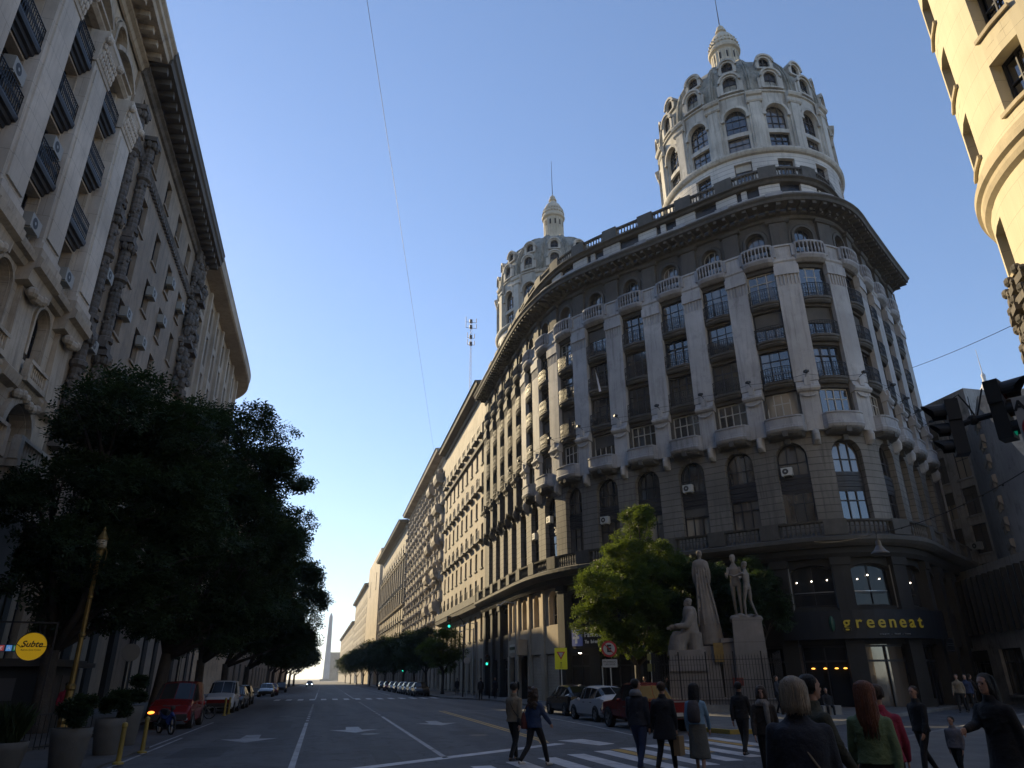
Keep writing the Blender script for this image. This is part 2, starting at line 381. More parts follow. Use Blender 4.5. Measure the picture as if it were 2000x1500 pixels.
# ================================================================ palette
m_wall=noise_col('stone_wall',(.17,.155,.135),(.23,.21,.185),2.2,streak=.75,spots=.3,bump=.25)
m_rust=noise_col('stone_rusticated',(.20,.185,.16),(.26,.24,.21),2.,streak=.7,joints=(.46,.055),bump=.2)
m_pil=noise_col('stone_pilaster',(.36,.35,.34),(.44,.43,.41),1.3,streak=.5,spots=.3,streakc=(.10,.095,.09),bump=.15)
m_bal=noise_col('stone_balcony',(.32,.32,.33),(.44,.44,.44),2.,streak=.5,bump=.1)
m_trim=noise_col('stone_trim',(.15,.14,.125),(.24,.225,.2),2.5,streak=.85,spots=.5,bump=.25)
m_drum=noise_col('stone_drum',(.42,.40,.36),(.52,.50,.45),1.6,streak=.6,spots=.25,bump=.15,streakc=(.10,.10,.085))
m_drumj=noise_col('stone_drum_banded',(.46,.44,.41),(.54,.52,.48),1.6,streak=.3,joints=(.42,.045),bump=.1)
m_domes=noise_col('dome_cement',(.36,.35,.30),(.46,.44,.38),2.4,streak=.9,spots=.8,streakc=(.06,.065,.05),bump=.4)
m_lant=noise_col('lantern_stone',(.52,.47,.37),(.62,.56,.45),2.5,streak=.35,streakc=(.2,.17,.12),bump=.2)
m_iron=plain('black_iron',(.012,.012,.014),.5,.3)
m_frame=plain('dark_window_frame',(.02,.02,.024),.45)
m_wframe=plain('pale_window_frame',(.42,.40,.36),.55)
m_panel=noise_col('dark_spandrel',(.020,.020,.024),(.032,.031,.034),4,rough=.5,bump=.1)
m_glass=glass_mat('glass',ior=2.15)
m_glassd=glass_mat('glass_dark',amount=.25,cur=(.08,.07,.06),ior=1.38,rough=.12)
m_glassc=glass_mat('glass_curtain',dark=(.10,.09,.08),cur=(.36,.31,.24),amount=.9,ior=1.6)
m_blind=noise_col('roller_blind',(.10,.095,.085),(.13,.12,.105),3,joints=(.06,.012),bump=0)
m_metal=plain('steel',(.35,.36,.37),.4,.8)
m_acw=plain('ac_white',(.30,.295,.27),.6)
m_acd=plain('ac_dark',(.03,.03,.03),.6)
m_black=plain('matt_black',(.008,.008,.009),.6)
m_soffit=noise_col('soffit_dark',(.05,.047,.042),(.075,.07,.06),2,bump=.1)
# ================================================================ corner building with two domes
RP=Path([(15.0,71.2),(15.0,62),(15.02,55),(15.3,50.6),(16.2,46.9),(17.9,43.9),(20.9,40.0),(23.6,36.5),(25.4,34.3),(27.1,33.1),(29.1,32.7),(31.2,33.2),(33.8,34.9),(37.5,37.4),(41.4,40.0)])
S0=RP.nearest(25.4,34.3); 
W=3.11; nleft=int((S0-W/2)/W); nright=int((RP.L-S0-W/2)/W)
bays=[S0+W*j for j in range(-nleft,nright+1)]
sL=bays[0]-W/2; sR=bays[-1]+W/2
main=thing('corner_building','long grey stone corner building with rounded corner, two domes and pale pilasters across the avenue','building',(0,0,0))
def part(mb,name,mats,parent,**k): return mb.build(name,mats,parent,**k)
wl=MB(K); ru=MB(K); pl=MB(K); tr=MB(K)
# end walls and back body so that nothing shows through
body=MB(K)
for a,b in ((0,sL+.0),(sR,RP.L)):
    if b-a>.02: 
        body.sbox(RP,a,b,-.5,0.,9.,30.)
far=[RP.at(t,-.9,0) for t in np.linspace(0,RP.L,60)]
inner=[(40,60),(22,76),(15.9,71.2)]
poly=[(p[0],p[1]) for p in far]+[(48,52),(30,85),(17,75)]
top=[(x,y,31.6) for x,y in poly]; body.face(top)
for (a,b) in zip(poly[59:],poly[60:]+poly[:1]): body.face([(a[0],a[1],0),(b[0],b[1],0),(b[0],b[1],31.6),(a[0],a[1],31.6)])
a=RP.at(RP.L,0,0); b=RP.at(RP.L,-.9,0); body.face([(a[0],a[1],8.9),(b[0],b[1],8.9),(b[0],b[1],30),(a[0],a[1],30)])
part(body,'wall_body',m_wall,main)
# dark lining behind every opening
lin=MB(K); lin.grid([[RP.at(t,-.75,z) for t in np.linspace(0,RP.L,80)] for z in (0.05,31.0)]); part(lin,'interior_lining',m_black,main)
frames_dark=[];wcount=0
def fac_window(P,parent,sc,hw,z0,z1,d,arch=0,cols=2,rows=(.68,),mf=None,mg=None,t=.07,tilt=.02,solo=True,blind=0.,store=None):
    """a window part with its pane as sub-part; when store is given, collected instead"""
    mf=mf or m_frame; mg=mg or m_glass
    if store is None:
        f=MB(K); win_frame(f,P,sc,hw,z0,z1,d,arch,cols,rows,t)
        if blind>0: f.cur=1; f.sbox(P,sc-hw+t,sc+hw-t,d+.03,d+.075,z1-(z1-z0)*blind,z1-t*.5 if not arch else z1-hw*arch)
        fo=f.build('window',[mf,m_blind] if blind>0 else mf,parent)
        g=MB(K); win_pane(g,P,sc,hw,z0,z1,d-.02,arch,tilt); g.build('pane',mg,fo)
    else:
        f,g=store; win_frame(f,P,sc,hw,z0,z1,d,arch,min(cols,2),rows[:1],t)
        if blind>0: f.sbox(P,sc-hw+t,sc+hw-t,d+.03,d+.075,z1-(z1-z0)*blind,z1-t*.5 if not arch else z1-hw*arch)
        g_cur=g; win_pane(g_cur,P,sc,hw,z0,z1,d-.02,arch,tilt)
far_f=MB(K); far_g=MB(K)
for j,sc in enumerate(bays):
    jj=j-nleft                      # 0 = bay left of the corner bow
    a,b=sc-W/2,sc+W/2
    vis=jj>=-7
    st=None if vis else (far_f,far_g)
    # --- rusticated two storeys with tall arched recess
    hw=.88
    ru.wall(RP,a,b,8.9,14.75,(sc-hw,sc+hw,9.45,14.25,1.0),0,-.42,.45)
    # keystone under balcony
    tr.sbox(RP,sc-.14,sc+.14,.0,.22,14.1,14.75)
    lowm=m_glassc if jj in(-3,-2,-1,-5) else m_glass
    fac_window(RP,main,sc,hw-.02,9.5,11.32,-.4,0,3,(.66,),mg=lowm,tilt=.03,store=st,blind=.3 if rnd.random()<.12 else 0)
    fac_window(RP,main,sc,hw-.02,12.3,14.2,-.4,1.0,1 if False else 3,(.42,),tilt=.03,store=st)
    sp=MB(K) if vis else None
    q=(sp or tr)
    for k in range(6): 
        if sp: sp.sbox(RP,sc-hw,sc+hw,-.40,-.32+.03*(k%2),11.32+k*.165,11.32+(k+1)*.165-.02)
    if sp: part(sp,'spandrel_panel',m_panel,main)
    else: tr.sbox(RP,sc-hw,sc+hw,-.4,-.33,11.32,12.3)
    # --- bowed balcony floor
    bb=MB(K) if vis else pl
    bb.bulge(RP,sc,1.2,.12,.72,[(.75,14.72),(.9,14.8),(1.0,14.95),(.97,15.02),(.97,15.12),(.90,15.14),(.90,15.56),(.98,15.6),(.98,15.68),(.86,15.69)],power=2.2)
    if vis: part(bb,'bowed_balcony',m_bal,main)
    tr.bulge(RP,sc,1.05,.1,.62,[(.2,14.42),(.7,14.5),(.95,14.62),(1.0,14.72)],power=1.6)
    tr.sbox(RP,sc-.13,sc+.13,.1,.75,14.45,14.8); 
    # --- storey with pale windows between console pedestals
    wl.wall(RP,a,b,14.75,17.85,(sc-.93,sc+.93,15.0,17.45,0),0.02,-.3,.5)
    fac_window(RP,main,sc,.92,15.1,17.42,-.26,0,4,(.72,),mf=m_wframe,mg=m_glassc if jj in(0,) else m_glass,t=.075,tilt=.03,store=st,blind=.38 if jj in(-4,-6) else 0)
    # --- giant order: three storeys of windows
    for r,(z0,z1) in enumerate(((18.15,20.25),(20.95,22.95),(23.6,25.8))):
        wl.wall(RP,a+.62,b-.62,z0-.30,z1+.45 if r<2 else 26.0,(sc-.90,sc+.90,z0,z1,0),0.0,-.28,.5)
        bl=.55 if (r==1 and jj in(0,1,2)) else (.4 if rnd.random()<.12 else 0)
        mf=m_wframe if (r==2 and jj in(0,1,-5)) else m_frame
        fac_window(RP,main,sc,.89,z0+.02,z1-.02,-.24,0,3,(.7,),mf=mf,tilt=.035,store=st,blind=bl)
        br=MB(K); br.bulge(RP,sc,.98,.03,.42,[(.55,z0-.5),(.8,z0-.38),(.8,z0-.3),(1.,z0-.24),(1.,z0-.1),(.9,z0-.08)],power=1.5)
        brk=MB(K)
        if vis or True:
            iron_rail(brk,RP,sc,.97,.04,.38,z0-.08,.88,nb=14 if vis else 8,power=1.5,r=.016)
        if vis: 
            so=part(br,'balcony_slab',m_trim,main); part(brk,'iron_railing',m_iron,so)
        else:
            tr.v_off=0
            part(br,'balcony_slab',m_trim,main) if jj>=-11 else part(br,'balcony_slab',m_trim,main)
            part(brk,'iron_railing',m_iron,main)
    # --- top storey arches
    wl.wall(RP,a,b,26.3,30.0,(sc-.60,sc+.60,27.0,28.85,1.0),-.12,-.35,.45)
    tr.archring(RP,sc,.62,28.25,.17,-.12,.02,legs=1.2); wl.archring(RP,sc,.85,28.25,.12,-.12,-.03,legs=1.2)
    fac_window(RP,main,sc,.59,27.0,28.84,-.42,1.0,3,(.55,),mf=m_wframe if jj in(-2,-1) else m_frame,t=.05,tilt=.03,store=st)
    # stone balcony with balusters
    sb=MB(K)
    sb.bulge(RP,sc,1.12,.12,.55,[(.3,26.05),(.8,26.2),(1.,26.38),(1.,26.5),(.88,26.52)],power=1.6)
    sb.bulge(RP,sc,1.1,.12,.55,[(.95,27.3),(.98,27.34),(.98,27.44),(.8,27.45)],power=1.6)
    for u in (-.93,.93): 
        c=sc+u*1.05; sb.sbox(RP,c-.12,c+.12,.1,.42,26.5,27.3)
    nbb=9
    for i in range(nbb):
        u=-.78+1.56*i/(nbb-1); dd=.12+.55*.9*max(0,1-abs(u)**3.2)**.5
        c=RP.at(sc+u*1.1,dd,0); zz=[26.5,26.6,26.78,27.02,27.2,27.3]; ww=[.8,.5,1.,.5,.75,.8]
        sb.grid([[(c[0]+.07*q_*math.cos(k*math.pi/3),c[1]+.07*q_*math.sin(k*math.pi/3),z) for k in range(6)] for z,q_ in zip(zz,ww)],closed=True)
    part(sb,'stone_balcony',m_bal if vis else m_trim,main) if jj>=-12 else None
# --- pilasters between bays
pcount=0
for j in range(len(bays)+1):
    c=bays[0]-W/2+W*j; jj=j-nleft
    p=MB(K)
    # console pedestal
    p.sbox(RP,c-.50,c+.50,0.,.30,14.75,17.25)
    p.band(RP,c-.60,c+.60,[(0,17.1),(.42,17.16),(.52,17.28),(.52,17.42),(.40,17.5),(.3,17.8),(0,17.9)])
    n=8
    for k in range(n):      # festoon hanging under the console cap
        a0=math.pi*k/n; a1=math.pi*(k+1)/n
        p.obox(RP.at(c-.42*math.cos(a0),.40,17.05-.22*math.sin(a0)),RP.at(c-.42*math.cos(a1),.40,17.05-.22*math.sin(a1)),.09,.09)
    p.sbox(RP,c-.16,c+.16,.3,.46,17.5,17.95)
    p.bulge(RP,c,.22,.0,.5,[(.3,13.95),(.9,14.15),(1,14.5),(.8,14.75)],power=1.0)
    p.sbox(RP,c-.66,c+.66,0,.30,17.85,24.45)
    # fluting
    p.sbox(RP,c-.66,c+.66,0,.24,24.45,25.2)
    for k in range(7):
        x=c-.66+.03+1.26*k/6.0-.02; p.sbox(RP,x-.0,x+.075,.2,.31,24.45-.0,25.2)
    p.sbox(RP,c-.70,c+.70,0,.38,25.2,25.85)
    p.sbox(RP,c-.66,c+.66,0,.30,25.85,26.1)
    # block at balcony level, top storey pier
    p.band(RP,c-.62,c+.62,[(0,26.1),(.28,26.1),(.36,26.2),(.36,26.36),(.26,26.4),(.26,27.28),(.34,27.3),(.34,27.42),(.1,27.46)])
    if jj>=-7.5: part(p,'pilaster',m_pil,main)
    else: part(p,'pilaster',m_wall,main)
    q=wl; q.sbox(RP,c-.52,c+.52,-.12,.12,27.46,29.3); 
    tr.band(RP,c-.72,c+.72,[(.0,29.2),(.22,29.26),(.3,29.4),(.3,29.46),(0,29.5)])
ff=part(far_f,'window',m_frame,main); ff['kind']='stuff'; fg_=part(far_g,'pane',m_glass,ff); fg_['kind']='stuff'
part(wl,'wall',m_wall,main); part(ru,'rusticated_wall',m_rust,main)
# --- continuous mouldings
tr.band(RP,sL,sR,[(0,26.0),(.15,26.05),(.2,26.2),(.2,26.34),(0,26.4)])
tr.band(RP,sL,sR,[(0,27.28),(.1,27.3),(.1,27.42),(-.1,27.46)])
part(tr,'stone_trim',m_trim,main)
cor=MB(K)
cor.band(RP,0,RP.L,[(-.12,29.5),(.05,29.55),(.1,29.75),(.3,29.8),(.35,29.95)])
cor.band(RP,0,RP.L,[(.3,30.12),(1.28,30.12),(1.34,30.3),(1.46,30.42),(1.46,30.5),(.9,30.6)])
s_=.2
while s_<RP.L:
    cor.sbox(RP,s_-.11,s_+.11,.3,1.18,29.92,30.12); cor.sbox(RP,s_-.09,s_+.09,.1,.7,29.74,29.93); s_+=.62
part(cor,'cornice',m_trim,main)
at=MB(K)
at.band(RP,0,RP.L,[(.85,30.55),(.85,30.92),(.92,30.95),(.92,31.05),(.65,31.07),(.65,30.6)])
for j in range(len(bays)+1):
    c=bays[0]-W/2+W*j; at.sbox(RP,c-.45,c+.45,.8,.96,30.56,31.1)
part(at,'parapet',m_bal,main)
aw=MB(K); aw.grid([[RP.at(t,-.55,z) for t in np.linspace(0,RP.L,110)] for z in (30.5,33.0)])
part(aw,'attic_window_band',m_glassd,main)
for j in range(len(bays)+1):
    c=bays[0]-W/2+W*j; ap=MB(K); ap.sbox(RP,c-.75,c+.75,-.6,-.38,30.9,32.75); part(ap,'attic_pier',m_drumj,main)
    if j%2==0: ap=MB(K); ap.sbox(RP,c+1.1,c+1.5,-.6,-.42,30.9,32.75); part(ap,'attic_pier',m_drumj,main)
ub=MB(K)
ub.band(RP,0,RP.L,[(-.6,32.7),(-.2,32.75),(-.1,32.9),(.1,32.98),(.1,33.1),(-.5,33.14)])
ub.band(RP,0,RP.L,[(-.42,33.85),(-.18,33.85),(-.16,33.98),(-.44,33.98),(-.42,33.85)])
for j in range(len(bays)+1):
    c=bays[0]-W/2+W*j; ub.sbox(RP,c-.62,c+.62,-.5,-.12,33.12,34.12)
    if j<len(bays): balusters(ub,RP,c+.66,c+W-.66,-.3,33.14,33.85,step=.235,w=.16)
part(ub,'roof_balustrade',m_trim,main)
# --- band slab over the ground storeys
bs=MB(K)
bs.band(RP,0,RP.L,[(-.1,8.0),(.75,8.02),(.95,8.15),(1.1,8.3),(1.1,8.5),(.9,8.6),(.0,8.9)],ds=.6)
bs.band(RP,0,RP.L,[(.62,9.3),(.95,9.3),(.98,9.4),(.6,9.42),(.62,9.3)])
for j in range(len(bays)+1):
    c=bays[0]-W/2+W*j; bs.sbox(RP,c-.5,c+.5,.58,1.0,8.6,9.44)
    if j<len(bays): balusters(bs,RP,c+.55,c+W-.55,.8,8.62,9.3,step=.22,w=.15)
part(bs,'balustraded_band',m_trim,main)
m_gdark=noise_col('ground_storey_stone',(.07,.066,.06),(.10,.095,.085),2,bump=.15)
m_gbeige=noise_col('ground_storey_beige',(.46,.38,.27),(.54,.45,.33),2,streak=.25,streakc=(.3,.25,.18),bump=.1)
gs=MB(K); gb=MB(K)
# soffit beam
gs.band(RP,0,RP.L,[(-.3,7.5),(.35,7.5),(.5,7.7),(.5,8.02),(0,8.03)])
for j,sc in enumerate(bays):
    jj=j-nleft; a,b=sc-W/2,sc+W/2
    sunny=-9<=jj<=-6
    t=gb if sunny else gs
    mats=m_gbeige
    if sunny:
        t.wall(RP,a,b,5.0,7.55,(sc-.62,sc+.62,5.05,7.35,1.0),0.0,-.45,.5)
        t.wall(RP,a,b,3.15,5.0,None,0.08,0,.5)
        t.sbox(RP,a+.0,a+.3,0,.2,0,7.5)
    else:
        t.wall(RP,a,b,4.85,7.55,(sc-1.12,sc+1.12,5.0,7.2,.35),0.0,-.45,.5)
        t.wall(RP,a,b,3.1,4.85,None,0.02,0,.5)
    if jj>=-13:
        fac_window(RP,main,sc,.6 if sunny else 1.1,5.05,7.3 if sunny else 7.15,-.4,1.0 if sunny else .35,2,(.3,),mg=m_glassd,mf=m_wframe if sunny else m_frame,t=.05)
    # piers at ground
    gs.sbox(RP,a-.42,a+.42,-.2,.28,0,7.5) if not sunny else gb.sbox(RP,a-.25,a+.25,-.2,.2,0,3.2)
    if not sunny: gs.sbox(RP,a-.5,a+.5,-.2,.36,0,.5); gs.sbox(RP,a-.5,a+.5,-.2,.36,7.1,7.5)
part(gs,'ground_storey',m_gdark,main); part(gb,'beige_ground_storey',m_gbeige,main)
# shop fronts
for j,sc in enumerate(bays):
    jj=j-nleft
    if jj<-13: continue
    m=MB(K); a,b=sc-W/2+.42,sc+W/2-.42
    if jj==-8:                       # open passage
        m.sbox(RP,a,b,-3.5,-3.4,0,3.1); m.sbox(RP,a-.02,a+.0,-3.4,0,0,3.1); part(m,'passage',m_soffit,main); continue
    if jj in (-7,-6):
        m.grid([[RP.at(t,-.02,z) for t in np.linspace(a,b,6)] for z in (0.06,3.1)]); o=part(m,'roller_shutter',noise_col('pale_shutter',(.5,.43,.33),(.58,.5,.39),3,joints=(.11,.02),spots=.4,streakc=(.25,.2,.15),bump=0),main); continue
    m.grid([[RP.at(t,-.3,z) for t in np.linspace(a,b,6)] for z in (0.06,3.1)]); part(m,'shop_window',m_glassd if jj!=1 else m_glass,main)
    f=MB(K)
    for z in (.1,2.3,3.02): f.sbox(RP,a,b,-.28,-.2,z-.05,z+.05)
    for t in (a,sc,b-.06): f.sbox(RP,t,t+.06,-.28,-.19,.05,3.05)
    part(f,'shop_frame',m_frame,main)
# drain pipe at the end of the side street front
dp=MB(K); e=RP.at(RP.L-.15,.12,0); dp.tube([(e[0],e[1],8.6),(e[0],e[1],29.5)],.07,8); part(dp,'drain_pipe',plain('grey_pipe',(.25,.25,.26),.5),main)
# ---------------------------------------------------------------- domes
NB=14
def make_dome(c,face_az,detail=True):
    """bays start facing the camera azimuth"""
    a_front=math.pi/2-face_az+math.pi   # angle of the direction from the dome to the camera
    d=MB(K); root=MB(K)
    R=6.75
    C=Circ(c,R,a_front)
    bw=2*math.pi*R/NB
    # base
    base=MB(K); base.lathe((c[0],c[1],0),[(R,30.5),(R,33.9)],56)
    dome=base.build('dome',m_drum,main)
    dj=MB(K); dr=MB(K); tri=MB(K); sh=MB(K); rib=MB(K)
    for i in range(NB):
        sc=i*bw; a,b=sc-bw/2,sc+bw/2
        dj.wall(C,a,b,33.9,36.55,(sc-.62,sc+.62,34.35,35.95,0),0.02,-.35,.5)
        dr.wall(C,a,b,36.7,42.4,(sc-.80,sc+.80,37.0,41.1,1.0),-.12,-.32,.4)
        dr.sbox(C,sc-.80,sc+.80,-.4,-.14,38.5,38.85)
        tri=MB(K); tri.archring(C,sc,.82,40.28,.2,-.12,.06,legs=.1); tri.sbox(C,sc-1.08,sc-.80,-.12,.1,40.05,40.22); tri.sbox(C,sc+.80,sc+1.08,-.12,.1,40.05,40.22); tri.build('arch_moulding',m_drum,dome)
        # pilaster
        pb=MB(K); s=a
        pb.sbox(C,s-.50,s+.50,-.12,.06,36.75,41.35); pb.sbox(C,s-.36,s+.36,.05,.2,36.75,41.2)
        pb.band(C,s-.56,s+.56,[(0,41.2),(.22,41.22),(.3,41.35),(.22,41.45),(.22,41.75),(.38,41.82),(.46,42.0),(.46,42.1),(0,42.3)],ds=.4)
        pb.sbox(C,s-.54,s+.54,-.1,.26,36.7,37.0)
        vis=detail
        pb.build('dome_pilaster',m_drum,dome)
    front=[0,1,2,3,4,-1,-2,-3,-4]
    for i in front:
        sc=i*bw
        for (hw,z0,z1,ar,cl,rw,dd) in ((.61,34.37,35.93,0,2,(.7,),-.3),(.78,37.02,38.48,0,3,(.6,),-.4),(.78,38.87,41.08,1.0,3,(.3,.62),-.4)):
            f=MB(K); win_frame(f,C,sc,hw,z0,z1,dd,ar,cl,rw,.055); f.cur=1; win_pane(f,C,sc,hw,z0,z1,dd-.02,ar,.02)
            if ar==0 and dd==-.3 and i in(0,3): f.cur=2; f.sbox(C,sc-hw+.05,sc+hw-.05,dd+.02,dd+.07,z1-.55,z1)
            f.build('dome_window',[m_frame,m_glass,m_drum],dome)
    dj.build('drum_base',m_drumj,dome); dr.build('drum',m_drum,dome)
    ring=MB(K); ring.lathe((c[0],c[1],0),[(R,36.45),(R+.2,36.5),(R+.28,36.6),(R+.34,36.72),(R+.34,36.84),(R+.1,36.95),(R-.2,36.95)],84)
    ring.lathe((c[0],c[1],0),[(R-.1,42.3),(R+.02,42.35),(R+.02,42.45),(R-.15,42.5)],84)
    ring.build('drum_cornice',m_drum,dome)
    prof=[(6.65,42.3),(6.62,43.1),(6.45,44.2),(6.05,45.4),(5.4,46.6),(4.5,47.7),(3.5,48.6),(2.4,49.3),(1.2,49.75)]
    sh.lathe((c[0],c[1],0),prof,84); sh.build('dome_shell',m_domes,dome,smooth=True)
    # ribs
    def surf(z):
        for (r0,z0),(r1,z1) in zip(prof[:-1],prof[1:]):
            if z0<=z<=z1: return r0+(r1-r0)*(z-z0)/(z1-z0)
        return prof[-1][0]
    for i in range(NB):
        ang=a_front+(i+.5)*2*math.pi/NB
        for off,wd,hh in ((0,.55,.16),(0,.22,.26)):
            L=[[],[],[],[]]
            for r,z in prof[:-1]:
                n=Vector((math.cos(ang),math.sin(ang))); t=Vector((-n.y,n.x)); ww=wd*(.35+.65*r/6.65)
                for k,(u,q) in enumerate(((-1,-.05),(-.8,hh),(.8,hh),(1,-.05))):
                    p=Vector(c)+n*(r+q)+t*(u*ww/2); L[k].append((p.x,p.y,z+q*.3))
            rib.grid(L)
    rib.build('dome_ribs',m_domes,dome)
    # dormers, two rows
    for i in range(NB):
        for row,(hw,z0,z1,ro) in enumerate(((.50,42.75,44.25,6.72),(.42,45.15,46.15,6.25))):
            ang=a_front+i*2*math.pi/NB
            off=0
            sc=i*bw
            C2=Circ(c,ro,a_front); s2=i*2*math.pi*ro/NB
            dm=MB(K); zs=z1-hw
            # hood: thick arch with side cheeks running back into the shell
            rb=max(.6,ro-surf(min(z1+.3,49))+.5)
            dm.archring(C2,s2,hw,zs,.26,-rb,.10,legs=zs-z0); dm.archring(C2,s2,hw+.16,zs,.16,-rb,.22,legs=.0)
            dm.sbox(C2,s2-hw-.22,s2+hw+.22,-.3,.14,z0-.14,z0)
            if row==0:
                for q in (-1,1): dm.sbox(C2,s2+q*(hw+.36)-.1,s2+q*(hw+.36)+.1,-.4,.05,z0-.1,zs-.1)
            dm.cur=1; win_frame(dm,C2,s2,hw,z0,z1,-.14,1.0,2,(.5,),.05)
            dm.cur=2; win_pane(dm,C2,s2,hw,z0,z1,-.16,1.0,.02)
            dm.build('dormer',[m_drum,m_frame,m_glassd],dome)
    la=MB(K); la.lathe((c[0],c[1],0),[(1.9,49.3),(1.9,49.9),(1.5,50.0),(1.42,50.2),(1.18,50.3),(1.14,53.1),(1.2,53.2),(1.38,53.3),(1.42,53.5),(1.3,53.6),(1.24,53.9),(1.22,54.3),(1.1,54.85),(.85,55.35),(.5,55.75),(.36,55.85),(.34,56.0),(.5,56.1),(.48,56.25),(.3,56.35),(.36,56.55),(.3,56.75),(.12,56.9),(.03,57.2)],40)
    for k in range(24):
        an=2*math.pi*k/24; p0=(c[0]+1.17*math.cos(an),c[1]+1.17*math.sin(an)); la.obox((p0[0],p0[1],50.5),(p0[0],p0[1],53.0),.1,.07)
        an+=.13; la.sphere((c[0]+1.28*math.cos(an),c[1]+1.28*math.sin(an),54.05),.12,6,4)
        # raised scales on the little dome
        la.sphere((c[0]+1.2*math.cos(an),c[1]+1.2*math.sin(an),54.5),.1,6,4)
    la.cur=1
    for k in range(12):
        an=a_front+.2+2*math.pi*k/12; la.box((c[0]+1.17*math.cos(an),c[1]+1.17*math.sin(an),52.4),(.02,.1,.35),an)
    la.build('lantern',[m_lant,m_black],dome)
    ms=MB(K); ms.tube([(c[0],c[1],57.),(c[0],c[1],59.5),(c[0]+.02,c[1],62.3)],[.05,.035,.02],6); ms.build('lightning_rod',m_iron,dome)
    return dome
make_dome((30.4,40.9),math.atan2(30.4,40.9))
make_dome((22.6,68.1),math.atan2(22.6,68.1))
# ================================================================ ground, road, pavements
def struct(mb,name,mat): o=mb.build(name,mat); o['kind']='structure'; return o
m_asph=noise_col('asphalt',(.058,.061,.068),(.080,.083,.090),9,rough=.75,bump=.5,bscale=60,spots=.0)
def asphalt_wear():
    n=m_asph.node_tree; N=n.nodes; L=n.links; b=N['Principled BSDF']; src=b.inputs['Base Color'].links[0].from_socket
    tc=N.new('ShaderNodeTexCoord'); mp=N.new('ShaderNodeMapping'); mp.inputs['Scale'].default_value=(.8,.05,1); L.new(tc.outputs['Object'],mp.inputs[0])
    ns=N.new('ShaderNodeTexNoise'); ns.inputs['Scale'].default_value=1.; ns.inputs['Detail'].default_value=6; L.new(mp.outputs[0],ns.inputs['Vector'])
    mr=N.new('ShaderNodeMapRange'); mr.inputs[1].default_value=.4; mr.inputs[2].default_value=.7; mr.inputs[4].default_value=.7; L.new(ns.outputs[0],mr.inputs[0])
    x=N.new('ShaderNodeMix'); x.data_type='RGBA'; L.new(mr.outputs[0],x.inputs[0]); L.new(src,x.inputs[6]); x.inputs[7].default_value=(.115,.118,.125,1); 
    # dark oil / repair patches and fine cracks
    n2=N.new('ShaderNodeTexNoise'); n2.inputs['Scale'].default_value=.35; n2.inputs['Detail'].default_value=7; n2.inputs['Roughness'].default_value=.7; L.new(tc.outputs['Object'],n2.inputs['Vector'])
    m2=N.new('ShaderNodeMapRange'); m2.inputs[1].default_value=.56; m2.inputs[2].default_value=.66; m2.inputs[4].default_value=.75; L.new(n2.outputs[0],m2.inputs[0])
    y=N.new('ShaderNodeMix'); y.data_type='RGBA'; L.new(m2.outputs[0],y.inputs[0]); L.new(x.outputs[2],y.inputs[6]); y.inputs[7].default_value=(.036,.037,.04,1)
    v=N.new('ShaderNodeTexVoronoi'); v.feature='DISTANCE_TO_EDGE'; v.inputs['Scale'].default_value=.45; 
    nz=N.new('ShaderNodeTexNoise'); nz.inputs['Scale'].default_value=1.5; L.new(tc.outputs['Object'],nz.inputs['Vector'])
    va=N.new('ShaderNodeMixRGB') if False else N.new('ShaderNodeVectorMath'); va.operation='ADD'; L.new(tc.outputs['Object'],va.inputs[0]); L.new(nz.outputs['Color'],va.inputs[1]); L.new(va.outputs[0],v.inputs['Vector'])
    lt=N.new('ShaderNodeMath'); lt.operation='LESS_THAN'; lt.inputs[1].default_value=.012; L.new(v.outputs['Distance'],lt.inputs[0])
    ml=N.new('ShaderNodeMath'); ml.operation='MULTIPLY'; ml.inputs[1].default_value=.6; L.new(lt.outputs[0],ml.inputs[0])
    z=N.new('ShaderNodeMix'); z.data_type='RGBA'; L.new(ml.outputs[0],z.inputs[0]); L.new(y.outputs[2],z.inputs[6]); z.inputs[7].default_value=(.02,.02,.022,1)
    L.new(z.outputs[2],b.inputs['Base Color'])
asphalt_wear()
m_pave=noise_col('paving',(.10,.098,.095),(.145,.14,.135),5,rough=.8,bump=.3,bscale=30)
m_pavel=noise_col('paving_light',(.155,.15,.14),(.20,.195,.18),5,rough=.8,bump=.3,bscale=30,spots=.4,streakc=(.06,.06,.058))
m_kerb=noise_col('kerb',(.18,.175,.165),(.24,.235,.22),6,bump=.3)
m_kerby=noise_col('kerb_yellow',(.42,.30,.05),(.30,.24,.08),6,bump=.3,spots=.5)
m_wp=noise_col('road_paint_white',(.46,.46,.47),(.60,.60,.60),7,rough=.6,spots=.75,streakc=(.13,.13,.135),bump=.2)
m_wpd=noise_col('road_paint_worn',(.26,.265,.275),(.36,.365,.37),7,rough=.6,spots=.9,streakc=(.09,.092,.10),bump=.2)
m_yp=noise_col('road_paint_yellow',(.50,.30,.05),(.36,.23,.06),7,rough=.6,spots=.8,streakc=(.12,.10,.07),bump=.2)
g=MB(); g.face([(-2500,-300,-.02),(2500,-300,-.02),(2500,5000,-.02),(-2500,5000,-.02)]); struct(g,'ground',m_pave)
def sheet(name,poly,z,mat): m=MB(); m.face([(x,y,z) for x,y in poly]); return struct(m,name,mat)
sheet('avenue_road',[(-8.2,-40),(60,-40),(60,60),(12.2,76),(12.2,1200),(-8.2,1200)],0.0,m_asph)
